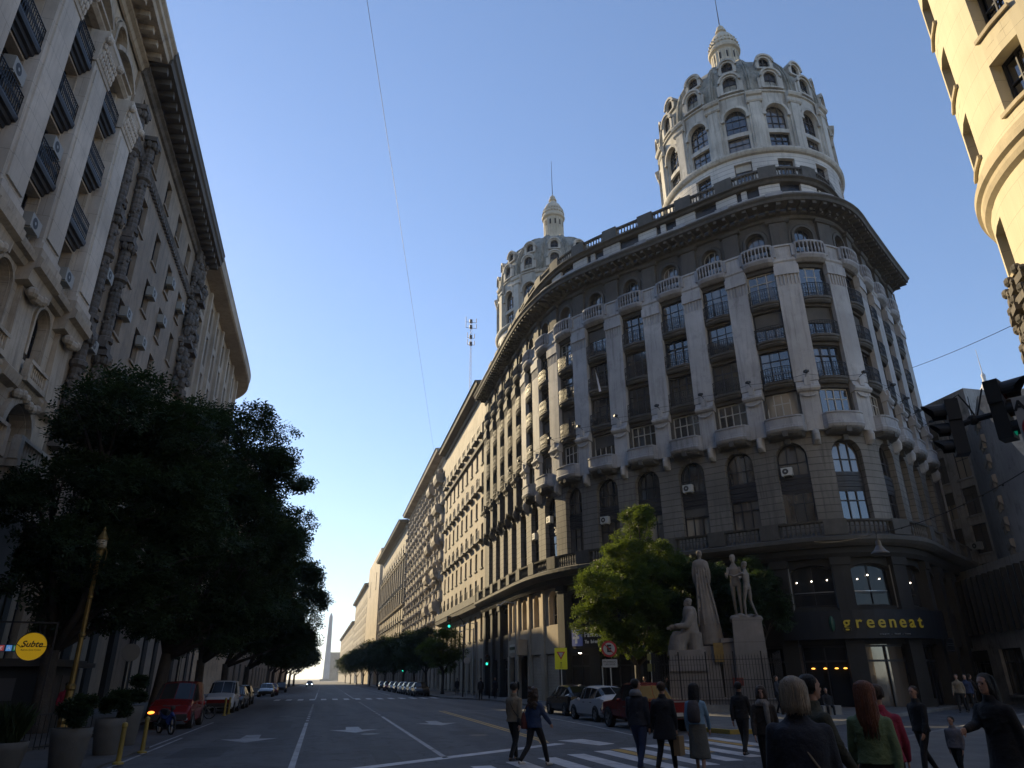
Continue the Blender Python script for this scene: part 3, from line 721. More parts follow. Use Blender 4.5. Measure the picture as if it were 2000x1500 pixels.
def pavement(name,poly,h,mat,kerb=None,kw=.18):
    m=MB(); m.face([(x,y,h) for x,y in poly]); n=len(poly)
    for i in range(n):
        a,b=poly[i],poly[(i+1)%n]; m.face([(a[0],a[1],-.01),(b[0],b[1],-.01),(b[0],b[1],h),(a[0],a[1],h)])
    o=struct(m,name,mat)
    if kerb:
        for kn,pts,km in kerb:
            k=MB(); pts=[Vector((p[0],p[1])) for p in pts]
            off=[]
            for i,p in enumerate(pts):
                t=(pts[min(i+1,len(pts)-1)]-pts[max(i-1,0)]).normalized(); off.append((p,Vector((t.y,-t.x))))
            k.grid([[(p.x-nn.x*.0,p.y-nn.y*.0,-.005) for p,nn in off],[(p.x+nn.x*.02,p.y+nn.y*.02,h+.004) for p,nn in off] if False else [(p.x+nn.x*.012,p.y+nn.y*.012,h+.006) for p,nn in off],[(p.x-nn.x*kw,p.y-nn.y*kw,h+.006) for p,nn in off]])
            struct(k,kn,km)
    return o
# left pavement; widened strip with planters at the near end
pavement('left_pavement',[(-15.4,-20),(-8.05,-20),(-8.05,1200),(-15.4,1200)],.13,m_pave,[('left_kerb',[(-8.05,1200),(-8.05,27.5)],m_kerb)])
pavement('planter_strip',[(-8.04,-20),(-4.95,-20),(-4.95,26),(-5.6,27.6),(-8.04,27.8)],.05,m_pave)
kp=[(12.0,1200),(12.0,82),(12.15,77),(12.7,73.2),(13.8,70.4),(14.6,66),(14.4,55),(14.3,46),(14.15,38),(13.9,31),(13.6,26.5),(14.0,24.7),(15.4,24.6),(19,26.6),(26,31.0),(36,37.4),(46,43.8),(70,59)]
pavement('right_pavement',kp+[(72,63),(52,50.5),(50,60),(40,110),(17,1200)],.14,m_pavel,[('right_kerb',kp[::-1][4:-12][::-1] if False else kp[:9],m_kerb),('right_kerb_corner',kp[8:14],m_kerby),('right_kerb_side',kp[13:],m_kerb)])
pavement('corner_pavement',[(11.9,16.2),(12.6,17.6),(14.4,19.0),(17,20.6),(24,24.9),(34,31.2),(60,47.5),(64,42),(40,15),(15,3),(8.5,1.0)],.05,m_pavel,[('corner_kerb',[(60,47.5),(34,31.2),(24,24.9),(17,20.6),(14.4,19.0),(12.6,17.6),(11.9,16.2),(8.5,1.0)],m_kerb)])
Zp=.004
def stripe(pts,w,name='lane_line',mat=None,z=Zp):
    m=MB(); P=[Vector(p) for p in pts]; L=[];R=[]
    for i,p in enumerate(P):
        t=(P[min(i+1,len(P)-1)]-P[max(i-1,0)]).normalized(); n=Vector((t.y,-t.x)); L.append((*(p-n*w/2),z)); R.append((*(p+n*w/2),z))
    m.grid([L,R]); return struct(m,name,mat or m_wpd)
stripe([(-.52,13),(-.55,38)],.15); stripe([(3.25,20.2),(3.3,42.5)],.15)
for x in (-.55,3.3):
    y=39.5 if x<0 else 44
    for k in range(12): stripe([(x,y),(x,y+.9)],.14); y+=2.2
    stripe([(x,80),(x,116)],.14); 
    for k in range(12): stripe([(x,122+k*12),(x,126+k*12)],.14)
stripe([(8.2,95),(8.4,240)],.14)
stripe([(-5.05,13),(-4.95,40)],.10,'edge_line',m_wpd); stripe([(-4.78,13),(-4.68,30)],.10,'edge_line',m_wpd)
# stop line
stripe([(-4.6,14.6),(.9,18.5),(6.9,22.9),(7.3,23.2)],.42,'stop_line',m_wp)
stripe([(6.75,23.3),(7.0,24.4),(7.25,48.0)],.13,'yellow_line',m_yp); stripe([(7.0,23.6),(7.2,24.6),(7.5,48.0)],.13,'yellow_line',m_yp)
stripe([(6.9,48.2),(13.4,46.6)],.14,'give_way_line',m_wpd)
stripe([(11.3,39),(11.1,30.5),(10.6,24.2)],.12,'bay_line',m_wpd)
# lane arrows point towards the camera
def arrow(x,y):
    m=MB(); 
    m.face([(x-.14,y+.3,Zp),(x+.14,y+.3,Zp),(x+.14,y+2.2,Zp),(x-.14,y+2.2,Zp)]) if False else m.face([(x-.32,y+.1,Zp),(x+.32,y+.1,Zp),(x+.26,y+2.0,Zp),(x-.26,y+2.0,Zp)])
    m.face([(x-.95,y+.1,Zp),(x,y-1.6,Zp),(x+.95,y+.1,Zp)]); struct(m,'lane_arrow',m_wpd)
arrow(-2.3,28.6); arrow(1.4,32.); arrow(5.2,35.2)
dm=MB(); dm.face([(7.55,24.3,Zp),(8.2,22.2,Zp),(8.85,22.6,Zp),(8.5,24.6,Zp)]); struct(dm,'warning_diamond',m_wp)
# near crossing, skewed
for k in range(-4,10):
    x=3.75+k*.985; y=18.15+k*.62
    stripe([(x,y),(x+.18,y-4.6)],.50,'crossing_stripe',m_wp)
    if k%2==0 and k>=3: stripe([(x+.5,y+.25),(x+.62,y-2.6)],.34,'crossing_stripe_faded',m_yp)
# far crossing
for k in range(15): stripe([(-4.2+k*1.12,77.5),(-4.2+k*1.12,82.2)],.52,'crossing_stripe',m_wp)
stripe([(18,19.5),(26,24.2),(44,35.4)],.14,'side_line',m_wpd) if False else None
# tarred repair patches and trench cuts in the carriageway
m_patch=noise_col('asphalt_patch',(.034,.035,.038),(.046,.047,.050),12,rough=.7,bump=.4,bscale=60)
for k,(x,y,w_,h_) in enumerate(((-3.2,24,1.4,3.2),(1.8,21.6,.7,5.5),(5.4,29,1.2,2.0),(-1.6,37,.9,6.0),(9.4,27,2.2,1.1),(4.3,52,1.1,7.5),(-3.4,60,1.3,9.),(8.6,40,.6,8.),(10.2,19.8,1.6,.9))):
    m=MB(); m.face([(x-w_/2,y-h_/2,.002),(x+w_/2,y-h_/2+.1,.002),(x+w_/2-.05,y+h_/2,.002),(x-w_/2+.04,y+h_/2-.08,.002)]); struct(m,'road_patch',m_patch)
# manholes
for x,y,r in ((1.9,29.5,.35),(5.6,27.5,.33),(-1.8,45,.35)):
    m=MB(); m.face([(x+r*math.cos(a*math.pi/10),y+r*math.sin(a*math.pi/10),.004) for a in range(20)]); tag(m.build('manhole_cover',plain('cast_iron',(.035,.035,.037),.5,.5)),['dark round manhole cover in the middle lane in front of the white arrow','dark round manhole cover in the lane beside the double yellow line','dark round manhole cover farther up the left lane'][[1.9,5.6,-1.8].index(x)],'manhole cover','manhole covers')
# ================================================================ generic facade
def building(name,label,pts,zroof,floors,wins,mwall,depth=14,straight=True,mf=None,mg=None,lin=True,scale=K,s_rng=None,cols=2,rows=(.7,),d_rev=-.3,sills=True,cornice=None,mtrim=None,z0=0,roofback=None,balc=None,balc_step=1):
    """floors: list of (z0,z1,arch); wins: list of s centres with half width"""
    P=Path(pts,straight=straight); b=thing(name,label,'building')
    w=MB(scale); zs=[z0]; fl=sorted(floors,key=lambda f:f[0])
    edges=[z0]+[(fl[i][1]+fl[i+1][0])/2 for i in range(len(fl)-1)]+[zroof]
    sw=[c for c,h in wins]
    se=[0]+[(sw[i]+sw[i+1])/2 for i in range(len(sw)-1)]+[P.L]
    for fi,(a,c,ar) in enumerate(fl):
        for wi,(s_,h) in enumerate(wins):
            w.wall(P,se[wi],se[wi+1],edges[fi],edges[fi+1],(s_-h,s_+h,a,c,ar),0,d_rev)
            m=MB(scale); win_frame(m,P,s_,h-.02,a+.02,c-.02,d_rev+.04,ar,cols,rows,.06); m.cur=1; win_pane(m,P,s_,h-.02,a,c,d_rev+.02,ar,.02)
            if sills: m.cur=2; m.sbox(P,s_-h-.1,s_+h+.1,0.003,.12,a-.14,a-.003)
            if rnd.random()<.25 and not ar: m.cur=3; m.sbox(P,s_-h,s_+h,d_rev+.08,d_rev+.13,c-(c-a)*rnd.choice((.25,.45,.7)),c-.03)
            if balc and fi in balc and wi%balc_step==0:
                m.cur=2; m.sbox(P,s_-h-.35,s_+h+.35,0.003,.55,a-.22,a-.003); m.cur=0
                for z_ in (a+.85,a+.1): m.sbox(P,s_-h-.33,s_+h+.33,.48,.52,z_,z_+.04)
                nb_=int((2*h+.6)/.22)
                for q_ in range(nb_+1): t_=s_-h-.32+(2*h+.62)*q_/nb_; m.sbox(P,t_,t_+.025,.485,.515,a,a+.87)
            m.build('window',[mf or m_frame,mg or m_glass,mtrim or mwall,m_blind],b)
    # body behind
    n=[P.at(0,0,0),P.at(P.L,0,0)]
    q=[P.at(t,-.6,0) for t in (0.,P.L)] if straight and len(pts)==2 else [P.at(t,-.6,0) for t in np.linspace(0,P.L,24)]
    bk=[P.at(P.L,-depth,0),P.at(0,-depth,0)]
    poly=q+bk; body=MB(scale)
    for a,c in zip(poly,poly[1:]+poly[:1]): body.face([(a[0],a[1],z0),(c[0],c[1],z0),(c[0],c[1],zroof),(a[0],a[1],zroof)])
    body.face([(a[0],a[1],zroof) for a in poly])
    for t in (0.,P.L):
        a=P.at(t,0,0); c=P.at(t,-.6,0); body.face([(a[0],a[1],z0),(c[0],c[1],z0),(c[0],c[1],zroof),(a[0],a[1],zroof)])
    a0=[P.at(t,0,zroof) for t in np.linspace(0,P.L,24 if not straight else 2)]; a1=[P.at(t,-.6,zroof) for t in np.linspace(0,P.L,24 if not straight else 2)]
    body.grid([a0,a1])
    body.build('wall_body',mwall,b); w.build('wall',mwall,b)
    if cornice:
        c_=MB(scale); c_.band(P,-.2,P.L+.2,cornice); c_.build('cornice',mtrim or mwall,b)
    return b,P
# ================================================================ left building A: pale stone giant order (layout units)
m_cream=noise_col('cream_stone',(.43,.365,.28),(.50,.435,.34),1.4,streak=.5,spots=.35,streakc=(.16,.14,.11),bump=.15,joints=(1.15,.02),jv=1.9)
m_creamp=noise_col('cream_plain',(.42,.355,.27),(.49,.425,.33),1.6,streak=.6,spots=.4,streakc=(.14,.12,.10),bump=.2)
m_marb=noise_col('pale_marble',(.48,.43,.36),(.55,.50,.43),1.2,streak=.35,spots=.25,streakc=(.26,.22,.18),bump=.08,joints=(1.25,.018),jv=1.25)
m_brown=noise_col('brown_plaster',(.27,.218,.16),(.33,.27,.20),1.5,streak=.6,spots=.35,streakc=(.09,.08,.07),bump=.15)
m_orn=noise_col('dark_ornament',(.13,.115,.10),(.24,.21,.18),3.,streak=.8,spots=.7,bump=.5)
m_tan=noise_col('tan_stone',(.34,.29,.225),(.40,.345,.27),1.4,streak=.4,spots=.3,streakc=(.14,.12,.1),bump=.1)
m_soft=noise_col('soffit_plaster',(.17,.15,.125),(.22,.195,.16),1.6,streak=.0,spots=.8,streakc=(.06,.055,.05),bump=.15)
LX=-13.2
LA=Path([(LX,8),(LX,34.5)],straight=True)      # s = y-8
ba=thing('left_pale_building','pale stone building at the left edge with tall pilasters, iron balconies and carved capitals','building')
sy=lambda y:y-8
wa=MB(K); pa=MB(K); ta=MB(K); gsa=MB(K)
cy=[13.3,17.3,22.2-.3,27.0,31.5]      # window column centres
cy=[14.6,18.8,22.9,27.0,31.2]
hwA=1.12
edge=[8]+[(a+b)/2 for a,b in zip(cy[:-1],cy[1:])]+[34.5]
rowsA=[(18.1,20.3),(21.0,23.7),(24.4,27.1),(27.8,30.2)]
for i,y in enumerate(cy):
    s_=sy(y); a,b=sy(edge[i]),sy(edge[i+1])
    for r,(z0,z1) in enumerate(rowsA):
        zl=17.6 if r==0 else (rowsA[r-1][1]+z0)/2; zh=(z1+rowsA[r+1][0])/2 if r<3 else 30.5
        wa.wall(LA,a,b,zl,zh,(s_-hwA,s_+hwA,z0,z1,0),0,-.55)
        m=MB(K); win_frame(m,LA,s_,hwA-.02,z0,z1,-.5,0,3,(.7,),.07); m.cur=1; win_pane(m,LA,s_,hwA,z0,z1,-.53,0,.03)
        if rnd.random()<.45: m.cur=2; m.sbox(LA,s_-hwA,s_+hwA,-.44,-.38,z0+(z1-z0)*rnd.choice((.35,.55,.7)),z1)
        m.build('window',[m_frame,m_glass,noise_col('pale_blind',(.24,.22,.19),(.28,.26,.22),3,joints=(.07,.012),bump=0)],ba)
        if r>0:
            sl=MB(K); sl.band(LA,s_-hwA-.02,s_+hwA+.02,[(-.3,z0-.62),(.08,z0-.60),(.12,z0-.45),(.24,z0-.42),(.28,z0-.28),(.40,z0-.25),(.44,z0-.1),(.44,z0-.02),(-.3,z0)])
            so=sl.build('balcony_slab',m_panel,ba)
            ir=MB(K); iron_rail(ir,LA,s_,hwA,.0,.38,z0,.98,nb=14,power=0,r=.018); ir.build('iron_railing',m_iron,so)
    # arched niche storey above the capitals
    wa.wall(LA,a,b,30.5,34.2,(s_-.72,s_+.72,31.2,33.4,1.0),-.1,-.45)
    ta.archring(LA,s_,.74,32.68,.22,-.1,.12,legs=1.5); ta.archring(LA,s_,1.02,32.68,.12,-.1,.05,legs=0)
    m=MB(K); win_frame(m,LA,s_,.7,31.2,33.38,-.5,1.,2,(.5,),.06); m.cur=1; win_pane(m,LA,s_,.7,31.2,33.4,-.52,1.,.02); m.build('window',[m_frame,m_glass],ba)
    ta.band(LA,s_-1.5,s_+1.5,[(0,30.15),(.3,30.2),(.45,30.35),(.45,30.5),(.6,30.55),(.6,30.7),(0,30.8)])
    # segmental pediment over the bay
    for k in range(8):
        t0=-1+2*k/8; t1=-1+2*(k+1)/8
        ta.obox(LA.at(s_+1.6*t0,.4,30.75+.75*(1-t0*t0)),LA.at(s_+1.6*t1,.4,30.75+.75*(1-t1*t1)),.6,.22)
    # below: arched storey, small balustrade, big arches
    wa.wall(LA,a,b,13.6,17.0,(s_-.72,s_+.72,14.0,16.6,1.0),0,-.4)
    ta.archring(LA,s_,.74,15.88,.16,0,.12,legs=1.7)
    m=MB(K); m.cur=0; win_frame(m,LA,s_,.7,14.0,16.58,-.42,1.,2,(.6,),.06); m.cur=1; win_pane(m,LA,s_,.7,14.,16.6,-.44,1.,.02); m.build('window',[m_frame,m_creamp if i%2 else m_glass],ba)
    bl=MB(K); bl.sbox(LA,s_-1.0,s_+1.0,.0,.5,12.95,13.15); balusters(bl,LA,s_-.8,s_+.8,.36,13.15,13.75,.2,.15); bl.sbox(LA,s_-1.,s_+1.,.24,.5,13.75,13.9)
    for q in (-.9,.9): bl.sbox(LA,s_+q-.12,s_+q+.12,.22,.48,13.15,13.75)
    bl.build('stone_balustrade',m_creamp,ba)
    wa.wall(LA,a,b,8.6,13.6,(s_-1.3,s_+1.3,9.0,12.2,1.0),0.05,-.7)
    ta.archring(LA,s_,1.32,10.9,.3,.05,.28,legs=1.9)
    # garland over the arch
    for k in range(6): ta.sphere(LA.at(s_-1.+.4*k,.3,12.35+.12*math.sin(k*1.3)),.22,7,5)
    m=MB(K); win_frame(m,LA,s_,1.28,9.0,12.18,-.6,1.,2,(.5,),.09); m.cur=1; win_pane(m,LA,s_,1.28,9.,12.2,-.63,1.,.02); m.build('window',[m_frame,m_glass],ba)
    bl=MB(K); bl.sbox(LA,s_-1.5,s_+1.5,.0,1.15,9.25,9.55); balusters(bl,LA,s_-1.3,s_+1.3,.95,9.55,10.35,.24,.17); bl.sbox(LA,s_-1.5,s_+1.5,.8,1.1,10.35,10.5)
    for q in (-1.4,1.4): bl.sbox(LA,s_+q-.16,s_+q+.16,.78,1.12,9.55,10.35)
    bl.sbox(LA,s_-1.3,s_-1.0,0,.8,8.7,9.25); bl.sbox(LA,s_+1.,s_+1.3,0,.8,8.7,9.25)
    bl.build('stone_balcony',m_creamp,ba)
    # ground storey opening
    gsa.wall(LA,a,b,0,8.6,(s_-1.2,s_+1.2,.3,7.0,0),0.1,-.8)
    m=MB(K); win_frame(m,LA,s_,1.18,.3,7.,-.6,0,2,(.45,.75),.1); m.cur=1; win_pane(m,LA,s_,1.18,.3,7.,-.65,0,.01); m.build('shop_window',[m_frame,m_glassd],ba)
for j,y in enumerate(edge[1:]):
    c=sy(y) if j<len(edge)-2 else sy(33.55)
    p=MB(K); p.sbox(LA,c-.92,c+.92,0,.5,17.6,28.3); p.sbox(LA,c-.7,c+.7,.5,.58,18.6,27.9)
    p.sbox(LA,c-1.0,c+1.0,0,.62,17.6,18.2)
    # carved capital: flaring block with leaves and volutes
    p.band(LA,c-1.0,c+1.0,[(0,28.2),(.55,28.25),(.6,28.4),(.55,28.5),(.62,29.3),(.8,29.75),(.85,29.8),(.85,30.05),(0,30.1)])
    for k in range(8):
        u=-.84+.24*k
        for (zz,dd,r) in ((28.6,.60,.10),(28.95,.64,.11),(29.3,.70,.10)): p.sphere(LA.at(c+u+(.12 if 28.9<zz<29.1 else 0)*(k<7),dd,zz),r,7,5,(.9,.9,2.0))
    for u in (-.88,.88): p.sphere(LA.at(c+u,.82,29.62),.22,8,6)
    p.build('pilaster',m_marb,ba)
ta.band(LA,0,LA.L,[(0,16.9),(.25,16.95),(.35,17.15),(.55,17.2),(.6,17.4),(.45,17.5),(.45,17.7),(0,17.8)])
for j,y in enumerate(edge[1:]):
    c=sy(min(y,33.5)); ta.band(LA,c-1.15,c+1.15,[(0,16.3),(.5,16.4),(.55,16.9),(.8,17.0),(.85,17.35),(.7,17.5),(.7,17.85),(0,17.9)])
    for k in range(4): ta.sphere(LA.at(c-.5+.33*k,.5,16.2-.15*math.sin(k+.5)),.25,7,5)
    ta.band(LA,c-.7,c+.7,[(0,12.4),(.4,12.5),(.5,12.9),(.3,13.1),(.2,16.3),(0,16.3)])
ta.band(LA,0,LA.L,[(0,12.6),(.2,12.65),(.3,12.85),(.3,12.98),(0,13.05)])
ta.band(LA,0,LA.L,[(0,8.4),(.4,8.5),(.5,8.7),(.5,8.8),(0,8.9)])
ta.band(LA,0,LA.L,[(0,34.0),(.12,34.05),(.2,34.3),(.4,34.4),(.4,34.6),(0,34.7)])
ta.band(LA,0,LA.L,[(-.5,34.9),(1.35,34.9),(1.4,35.2),(1.55,35.3),(1.55,35.6),(1.7,35.75),(1.7,35.95),(-.3,36.2)])
s_=.3
while s_<LA.L: ta.sbox(LA,s_-.16,s_+.16,.05,1.1,34.55,34.9); s_+=.95
for u in np.arange(.4,LA.L,1.35): ta.sphere(LA.at(u,.06,34.45),.16,6,4)
gsa.build('ground_storey',noise_col('left_ground_stone',(.08,.07,.06),(.11,.10,.085),2,bump=.15,streak=.4),ba); wa.build('wall',m_cream,ba); ta.build('stone_mouldings',m_creamp,ba)
bd=MB(K)
bd.box((LX-7.6,21.2,17.9),(7.0,13.25,17.9)); bd.grid([[LA.at(0,0,z) for z in (0,35)],[LA.at(0,-.9,z) for z in (0,35)]]); bd.build('building_core',m_black,ba)
# tufts of weeds growing on the cornice edge
# ---------------------------------------------------------------- left building B: brown with small windows
yB0,yB1=34.52,57.0
winsB=[(36.45,.5),(40.1,.62),(44.0,.62),(47.9,.62),(51.8,.62)]
flB=[(9.2,11.4,0),(12.9,15.1,0),(16.3,18.5,0),(19.8,22.0,0),(23.3,25.5,0),(26.8,29.0,0),(31.3,33.3,0)]
bb_,LB=building('left_brown_building','brown plaster building with small windows and carved dark shafts beside the pale left one',[(LX+.05,yB0),(LX+.05,yB1)],35.0,[(.4,6.5,0)]+flB,[(y-yB0,h) for y,h in winsB],m_brown,depth=14,mf=m_frame,mtrim=m_brown,d_rev=-.38)
tb=MB(K)
tb.band(LB,0,LB.L,[(0,30.2),(.15,30.25),(.25,30.5),(.12,30.6),(0,30.7)])
tb.band(LB,0,LB.L,[(0,33.9),(.15,33.95),(.25,34.2),(.4,34.3),(.4,34.5),(0,34.6)])
for u in np.arange(.2,LB.L,.42): tb.sbox(LB,u,u+.2,.0,.2,29.95,30.2)
tb.build('stone_mouldings',m_orn,bb_)
cb=MB(K); cb.band(LB,0,LB.L,[(-.5,34.6),(.5,34.75),(1.45,34.9),(1.5,35.3),(1.62,35.4),(1.62,35.8),(1.68,35.95),(-.3,36.2)])
s_=.4
while s_<LB.L: cb.sbox(LB,s_-.17,s_+.17,.2,1.25,34.45,34.88); s_+=.95
cb.build('cornice',m_soft,bb_)
def carved_shaft(s_,z0,z1,parent,r=.3,d=.28):
    """slender dark engaged column with spiral carving, rings and a leafy capital"""
    m=MB(K); c=LB.at(s_,d,0)
    prof=[]; n=int((z1-z0)/.11)
    for k in range(n+1):
        z=z0+(z1-z0)*k/n; q=.86+.14*abs(math.sin(k*1.05)); 
        if k%34 in (0,1,2): q=1.45
        prof.append((r*q,z))
    m.lathe((c[0],c[1],0),prof,10)
    for k in range(int((z1-z0)/.22)):
        a=k*.8; z=z0+k*.22; m.sphere((c[0]+r*math.cos(a),c[1]+r*math.sin(a),z),.10,5,4)
    m.sbox(LB,s_-.5,s_+.5,0,.7,z1,z1+.3); m.sbox(LB,s_-.42,s_+.42,0,.55,z0-.4,z0)
    for k in range(8): a=k*math.pi/4; m.sphere((c[0]+r*1.2*math.cos(a),c[1]+r*1.2*math.sin(a),z1-.2),.17,6,4,(1,1,1.6))
    return m.build('carved_column',m_orn,parent)
for y in (35.25,37.9): 
    carved_shaft(y-yB0,18.3,24.4,bb_); carved_shaft(y-yB0,25.2,31.6,bb_)
    carved_shaft(y-yB0,12.0,17.4,bb_)
# ornate carved cluster at the far end of B
oc=MB(K); rr=random.Random(3)
for z in np.arange(22.5,34.4,.42):
    for y in np.arange(54.0,57.2,.42):
        bulk=.30+.28*math.sin((z-22)*.8)**2
        oc.sphere(LB.at(y-yB0+rr.uniform(-.1,.1),.05+bulk*rr.random(),z+rr.uniform(-.1,.1)),rr.uniform(.16,.34),6,4,(1,1,rr.uniform(.8,1.7)))
for y,z in ((54.6,30.5),(56.3,30.5),(54.6,26),(56.3,26)):
    oc.sbox(LB,y-yB0-.55,y-yB0+.55,0,.85,z,z+.3); oc.sbox(LB,y-yB0-.4,y-yB0+.4,0,.6,z-2.6,z-2.3)
oc.build('carved_panel',m_orn,bb_)
# ---------------------------------------------------------------- left building C: tan stone with tall slots and rounded end
CP=Path([(LX+.1,57.02),(LX+.1,70),(LX+.1,80),(LX-.1,84.5),(LX-.9,87.6),(LX-2.6,90),(LX-5,91.3),(LX-9,91.6)])
bc=thing('left_tan_building','tan stone building with tall windows and rounded far end beyond the brown one','building')
wc=MB(K); slots=[59.6,63.3,67.3,71.5,75.9,80.4]
ed=[57.02]+[(a+b)/2 for a,b in zip(slots[:-1],slots[1:])]+[82.8]
flC=[(24.6,27.4),(28.2,31.0),(31.6,34.0)]
flC=[(10,12.4),(13.5,16),(17.2,19.8),(20.9,23.5)]+flC
for i,y in enumerate(slots):
    for r,(z0,z1) in enumerate(flC):
        zl=7.5 if r==0 else (flC[r-1][1]+z0)/2; zh=(z1+flC[r+1][0])/2 if r<len(flC)-1 else 35
        wc.wall(CP,ed[i]-57.02,ed[i+1]-57.02,zl,zh,(y-57.02-.75,y-57.02+.75,z0,z1,0),0,-.5)
        m=MB(K); win_frame(m,CP,y-57.02,.73,z0,z1,-.44,0,2,(.6,),.07); m.cur=1; win_pane(m,CP,y-57.02,.73,z0,z1,-.46,0,.02); m.build('window',[m_frame,m_glassd],bc)
    wc.wall(CP,ed[i]-57.02,ed[i+1]-57.02,0,7.5,None,0)
wc.wall(CP,ed[-1]-57.02,CP.L,0,35,None,0,0,.8)
wc.grid([[CP.at(t,-.8,z) for t in np.linspace(0,CP.L,30)] for z in (0,35)])
for i in range(len(ed)): 
    c=ed[i]-57.02; wc.sbox(CP,max(0,c-.28),c+.28,0,.3,7.5,34.5)
wc.build('wall',m_tan,bc)
cc=MB(K); cc.band(CP,0,CP.L,[(-.8,34.6),(.0,34.7),(1.3,34.85),(1.45,34.95),(1.5,35.7),(1.56,35.85),(-.8,36.)],ds=.5); cc.build('cornice',m_tan,bc)
cr=MB(K)
for t in np.arange(6,CP.L-6,1.1): 
    cr.obox(CP.at(t,1.0,35.9),CP.at(t,1.0,37.1),.06,.06); cr.obox(CP.at(t,1.0,37.1),CP.at(t+1.1,1.0,37.1),.06,.06); cr.obox(CP.at(t,1.0,36.5),CP.at(t+1.1,1.0,36.5),.04,.04)
cr.build('roof_railing',m_iron,bc)
# air conditioners hanging on the left fronts
for P_,y0,lst in ((LA,8,[(27.4,22.1),(27.5,18.3),(31.7,18.3),(23.2,22.1)]),(LB,yB0,[(36.6,17.2),(40.6,21.1),(36.4,21.2),(44.5,21.1),(48.2,27.6),(51.9,27.6),(44.4,24.6),(47.9,24.4)])):
    for y,z in lst:
        ac_unit(P_,y-y0,-.05 if P_ is LB else .02,z,m_acw,m_acd,ba if P_ is LA else bb_,w=.95,h=.62,t=.42)
# ================================================================ right side of the avenue beyond the corner building
m_r2=noise_col('warm_plaster',(.40,.345,.27),(.47,.41,.325),1.5,streak=.7,spots=.6,streakc=(.17,.15,.12),bump=.15)
m_r3=noise_col('ornate_stone',(.34,.30,.25),(.46,.40,.33),2.,streak=.5,spots=.5,bump=.35)
m_r5=noise_col('tan_plain',(.44,.37,.27),(.50,.42,.31),1.5,streak=.25,bump=.05)
RX=15.
# path runs towards the camera so the outward side faces the avenue
def rpath(y0,y1,x0=None,x1=None): return [(x1 if x1 is not None else RX,y1),(x0 if x0 is not None else RX,y0)]
r2,P2=building('right_plaster_building','plain warm plaster building with small regular windows next to the domed corner building','',0,[],[],m_r2) if False else (None,None)
def right_building(name,label,y0,y1,zr,fl,n,hw,mw,off=0.,corn=1.3,x0=RX,x1=RX,mt=None,arch_rows=(),depth=16,balc=None,balc_step=1):
    pts=[(x1,y1),(x0,y0)]; L=math.hypot(y1-y0,x1-x0); wins=[((i+.5)*L/n,hw) for i in range(n)]
    b,P=building(name,label,pts,zr,fl,wins,mw,depth=depth,d_rev=-.3,cornice=[(0,zr-1.1),(.2,zr-1.0),(.3,zr-.6),(corn,zr-.45),(corn+.1,zr-.1),(corn+.25,zr),(0,zr+.15)] if corn else None,mtrim=mt or m_trim,balc=balc,balc_step=balc_step)
    return b,P
fl2=[(.4,3.4,0),(5.2,7.6,0)]+[(9.4+2.78*k,11.2+2.78*k,0) for k in range(6)]+[(26.6,28.2,0)]
r2,P2=right_building('warm_plaster_building','plain warm plaster building with small regular windows directly beyond the domed corner building',71.25,99.,32.4,fl2,9,.55,m_r2,corn=1.1,balc=(2,4,6,8),balc_step=1)
t2=MB(K); t2.band(P2,0,P2.L,[(0,25.2),(.3,25.3),(.35,25.6),(0,25.7)]); t2.build('stone_moulding',m_trim,r2); t2=MB(K); t2.band(P2,0,P2.L,[(0,31.8),(.14,31.85),(.14,32.45),(0,32.5)]); tq=t2; t2=MB(K); t2.band(P2,0,P2.L,[(0,7.9),(.9,8.1),(1.0,8.5),(.1,8.8)])
s_=.5
while s_<P2.L: tq.sbox(P2,s_-.12,s_+.12,.1,.9,31.9,32.4); s_+=.9
t2.band(P2,0,P2.L,[(.75,8.6),(.95,8.6),(.95,9.3),(.75,9.3),(.75,8.6)]); t2.build('stone_band',m_trim,r2); tq.build('bracket_band',m_trim,r2)
fl3=[(.4,3.4,0),(5.2,7.4,0)]+[(9.3+2.7*k,11.4+2.7*k,0) for k in range(7)]+[(28.6,30.2,0)]
r3,P3=right_building('ornate_balcony_building','richly carved sunlit building with bay columns and many small balconies along the right side',99.05,147.,33.0,fl3,12,.7,m_r3,corn=1.5,mt=m_r3)
rr=random.Random(11)
for i in range(12):
    s_=(i+.5)*P3.L/12
    for k in range(7):
        m=MB(K); z=9.3+2.7*k; q=.75 if i in(8,9,10) else .5
        m.bulge(P3,s_,1.2,.0,q,[(.5,z-.5),(1,z-.2),(1,z),(.9,z),(.9,z+.75),(1.,z+.8),(1.,z+.9)],power=1.4); m.build('balcony',m_r3,r3)
    m=MB(K); m.sbox(P3,s_-P3.L/24-.28,s_-P3.L/24+.28,0,.45,9,31)
    for z in np.arange(9,31,1.35): m.sphere(P3.at(s_-P3.L/24,.4,z),rr.uniform(.3,.5),6,4)
    m.build('carved_pilaster',m_r3,r3)
for i in (9,11): 
    s_=(i)*P3.L/12; m=MB(K)
    for k in range(5): m=MB(K); m.band(P3,s_-1.6,s_+1.6,[(0,10+k*4.6),(1.0,10.3+k*4.6),(1.2,10.8+k*4.6),(1.2,11.4+k*4.6),(0,11.6+k*4.6)]); m.build('bay_balcony',m_r3,r3)
for y in (110,122,134): m=MB(K); m.sbox(P3,147-y-1.2,147-y+1.2,-1.5,0,33,35.2); m.archring(P3,147-y,1.0,35.2,.25,-1.5,.1); m.build('roof_dormer',m_r3,r3)
fl4=[(.4,3.4,0),(5.2,7.6,0)]+[(9.4+3.1*k,11.9+3.1*k,0) for k in range(5)]+[(25.6,28.4,1.0)]
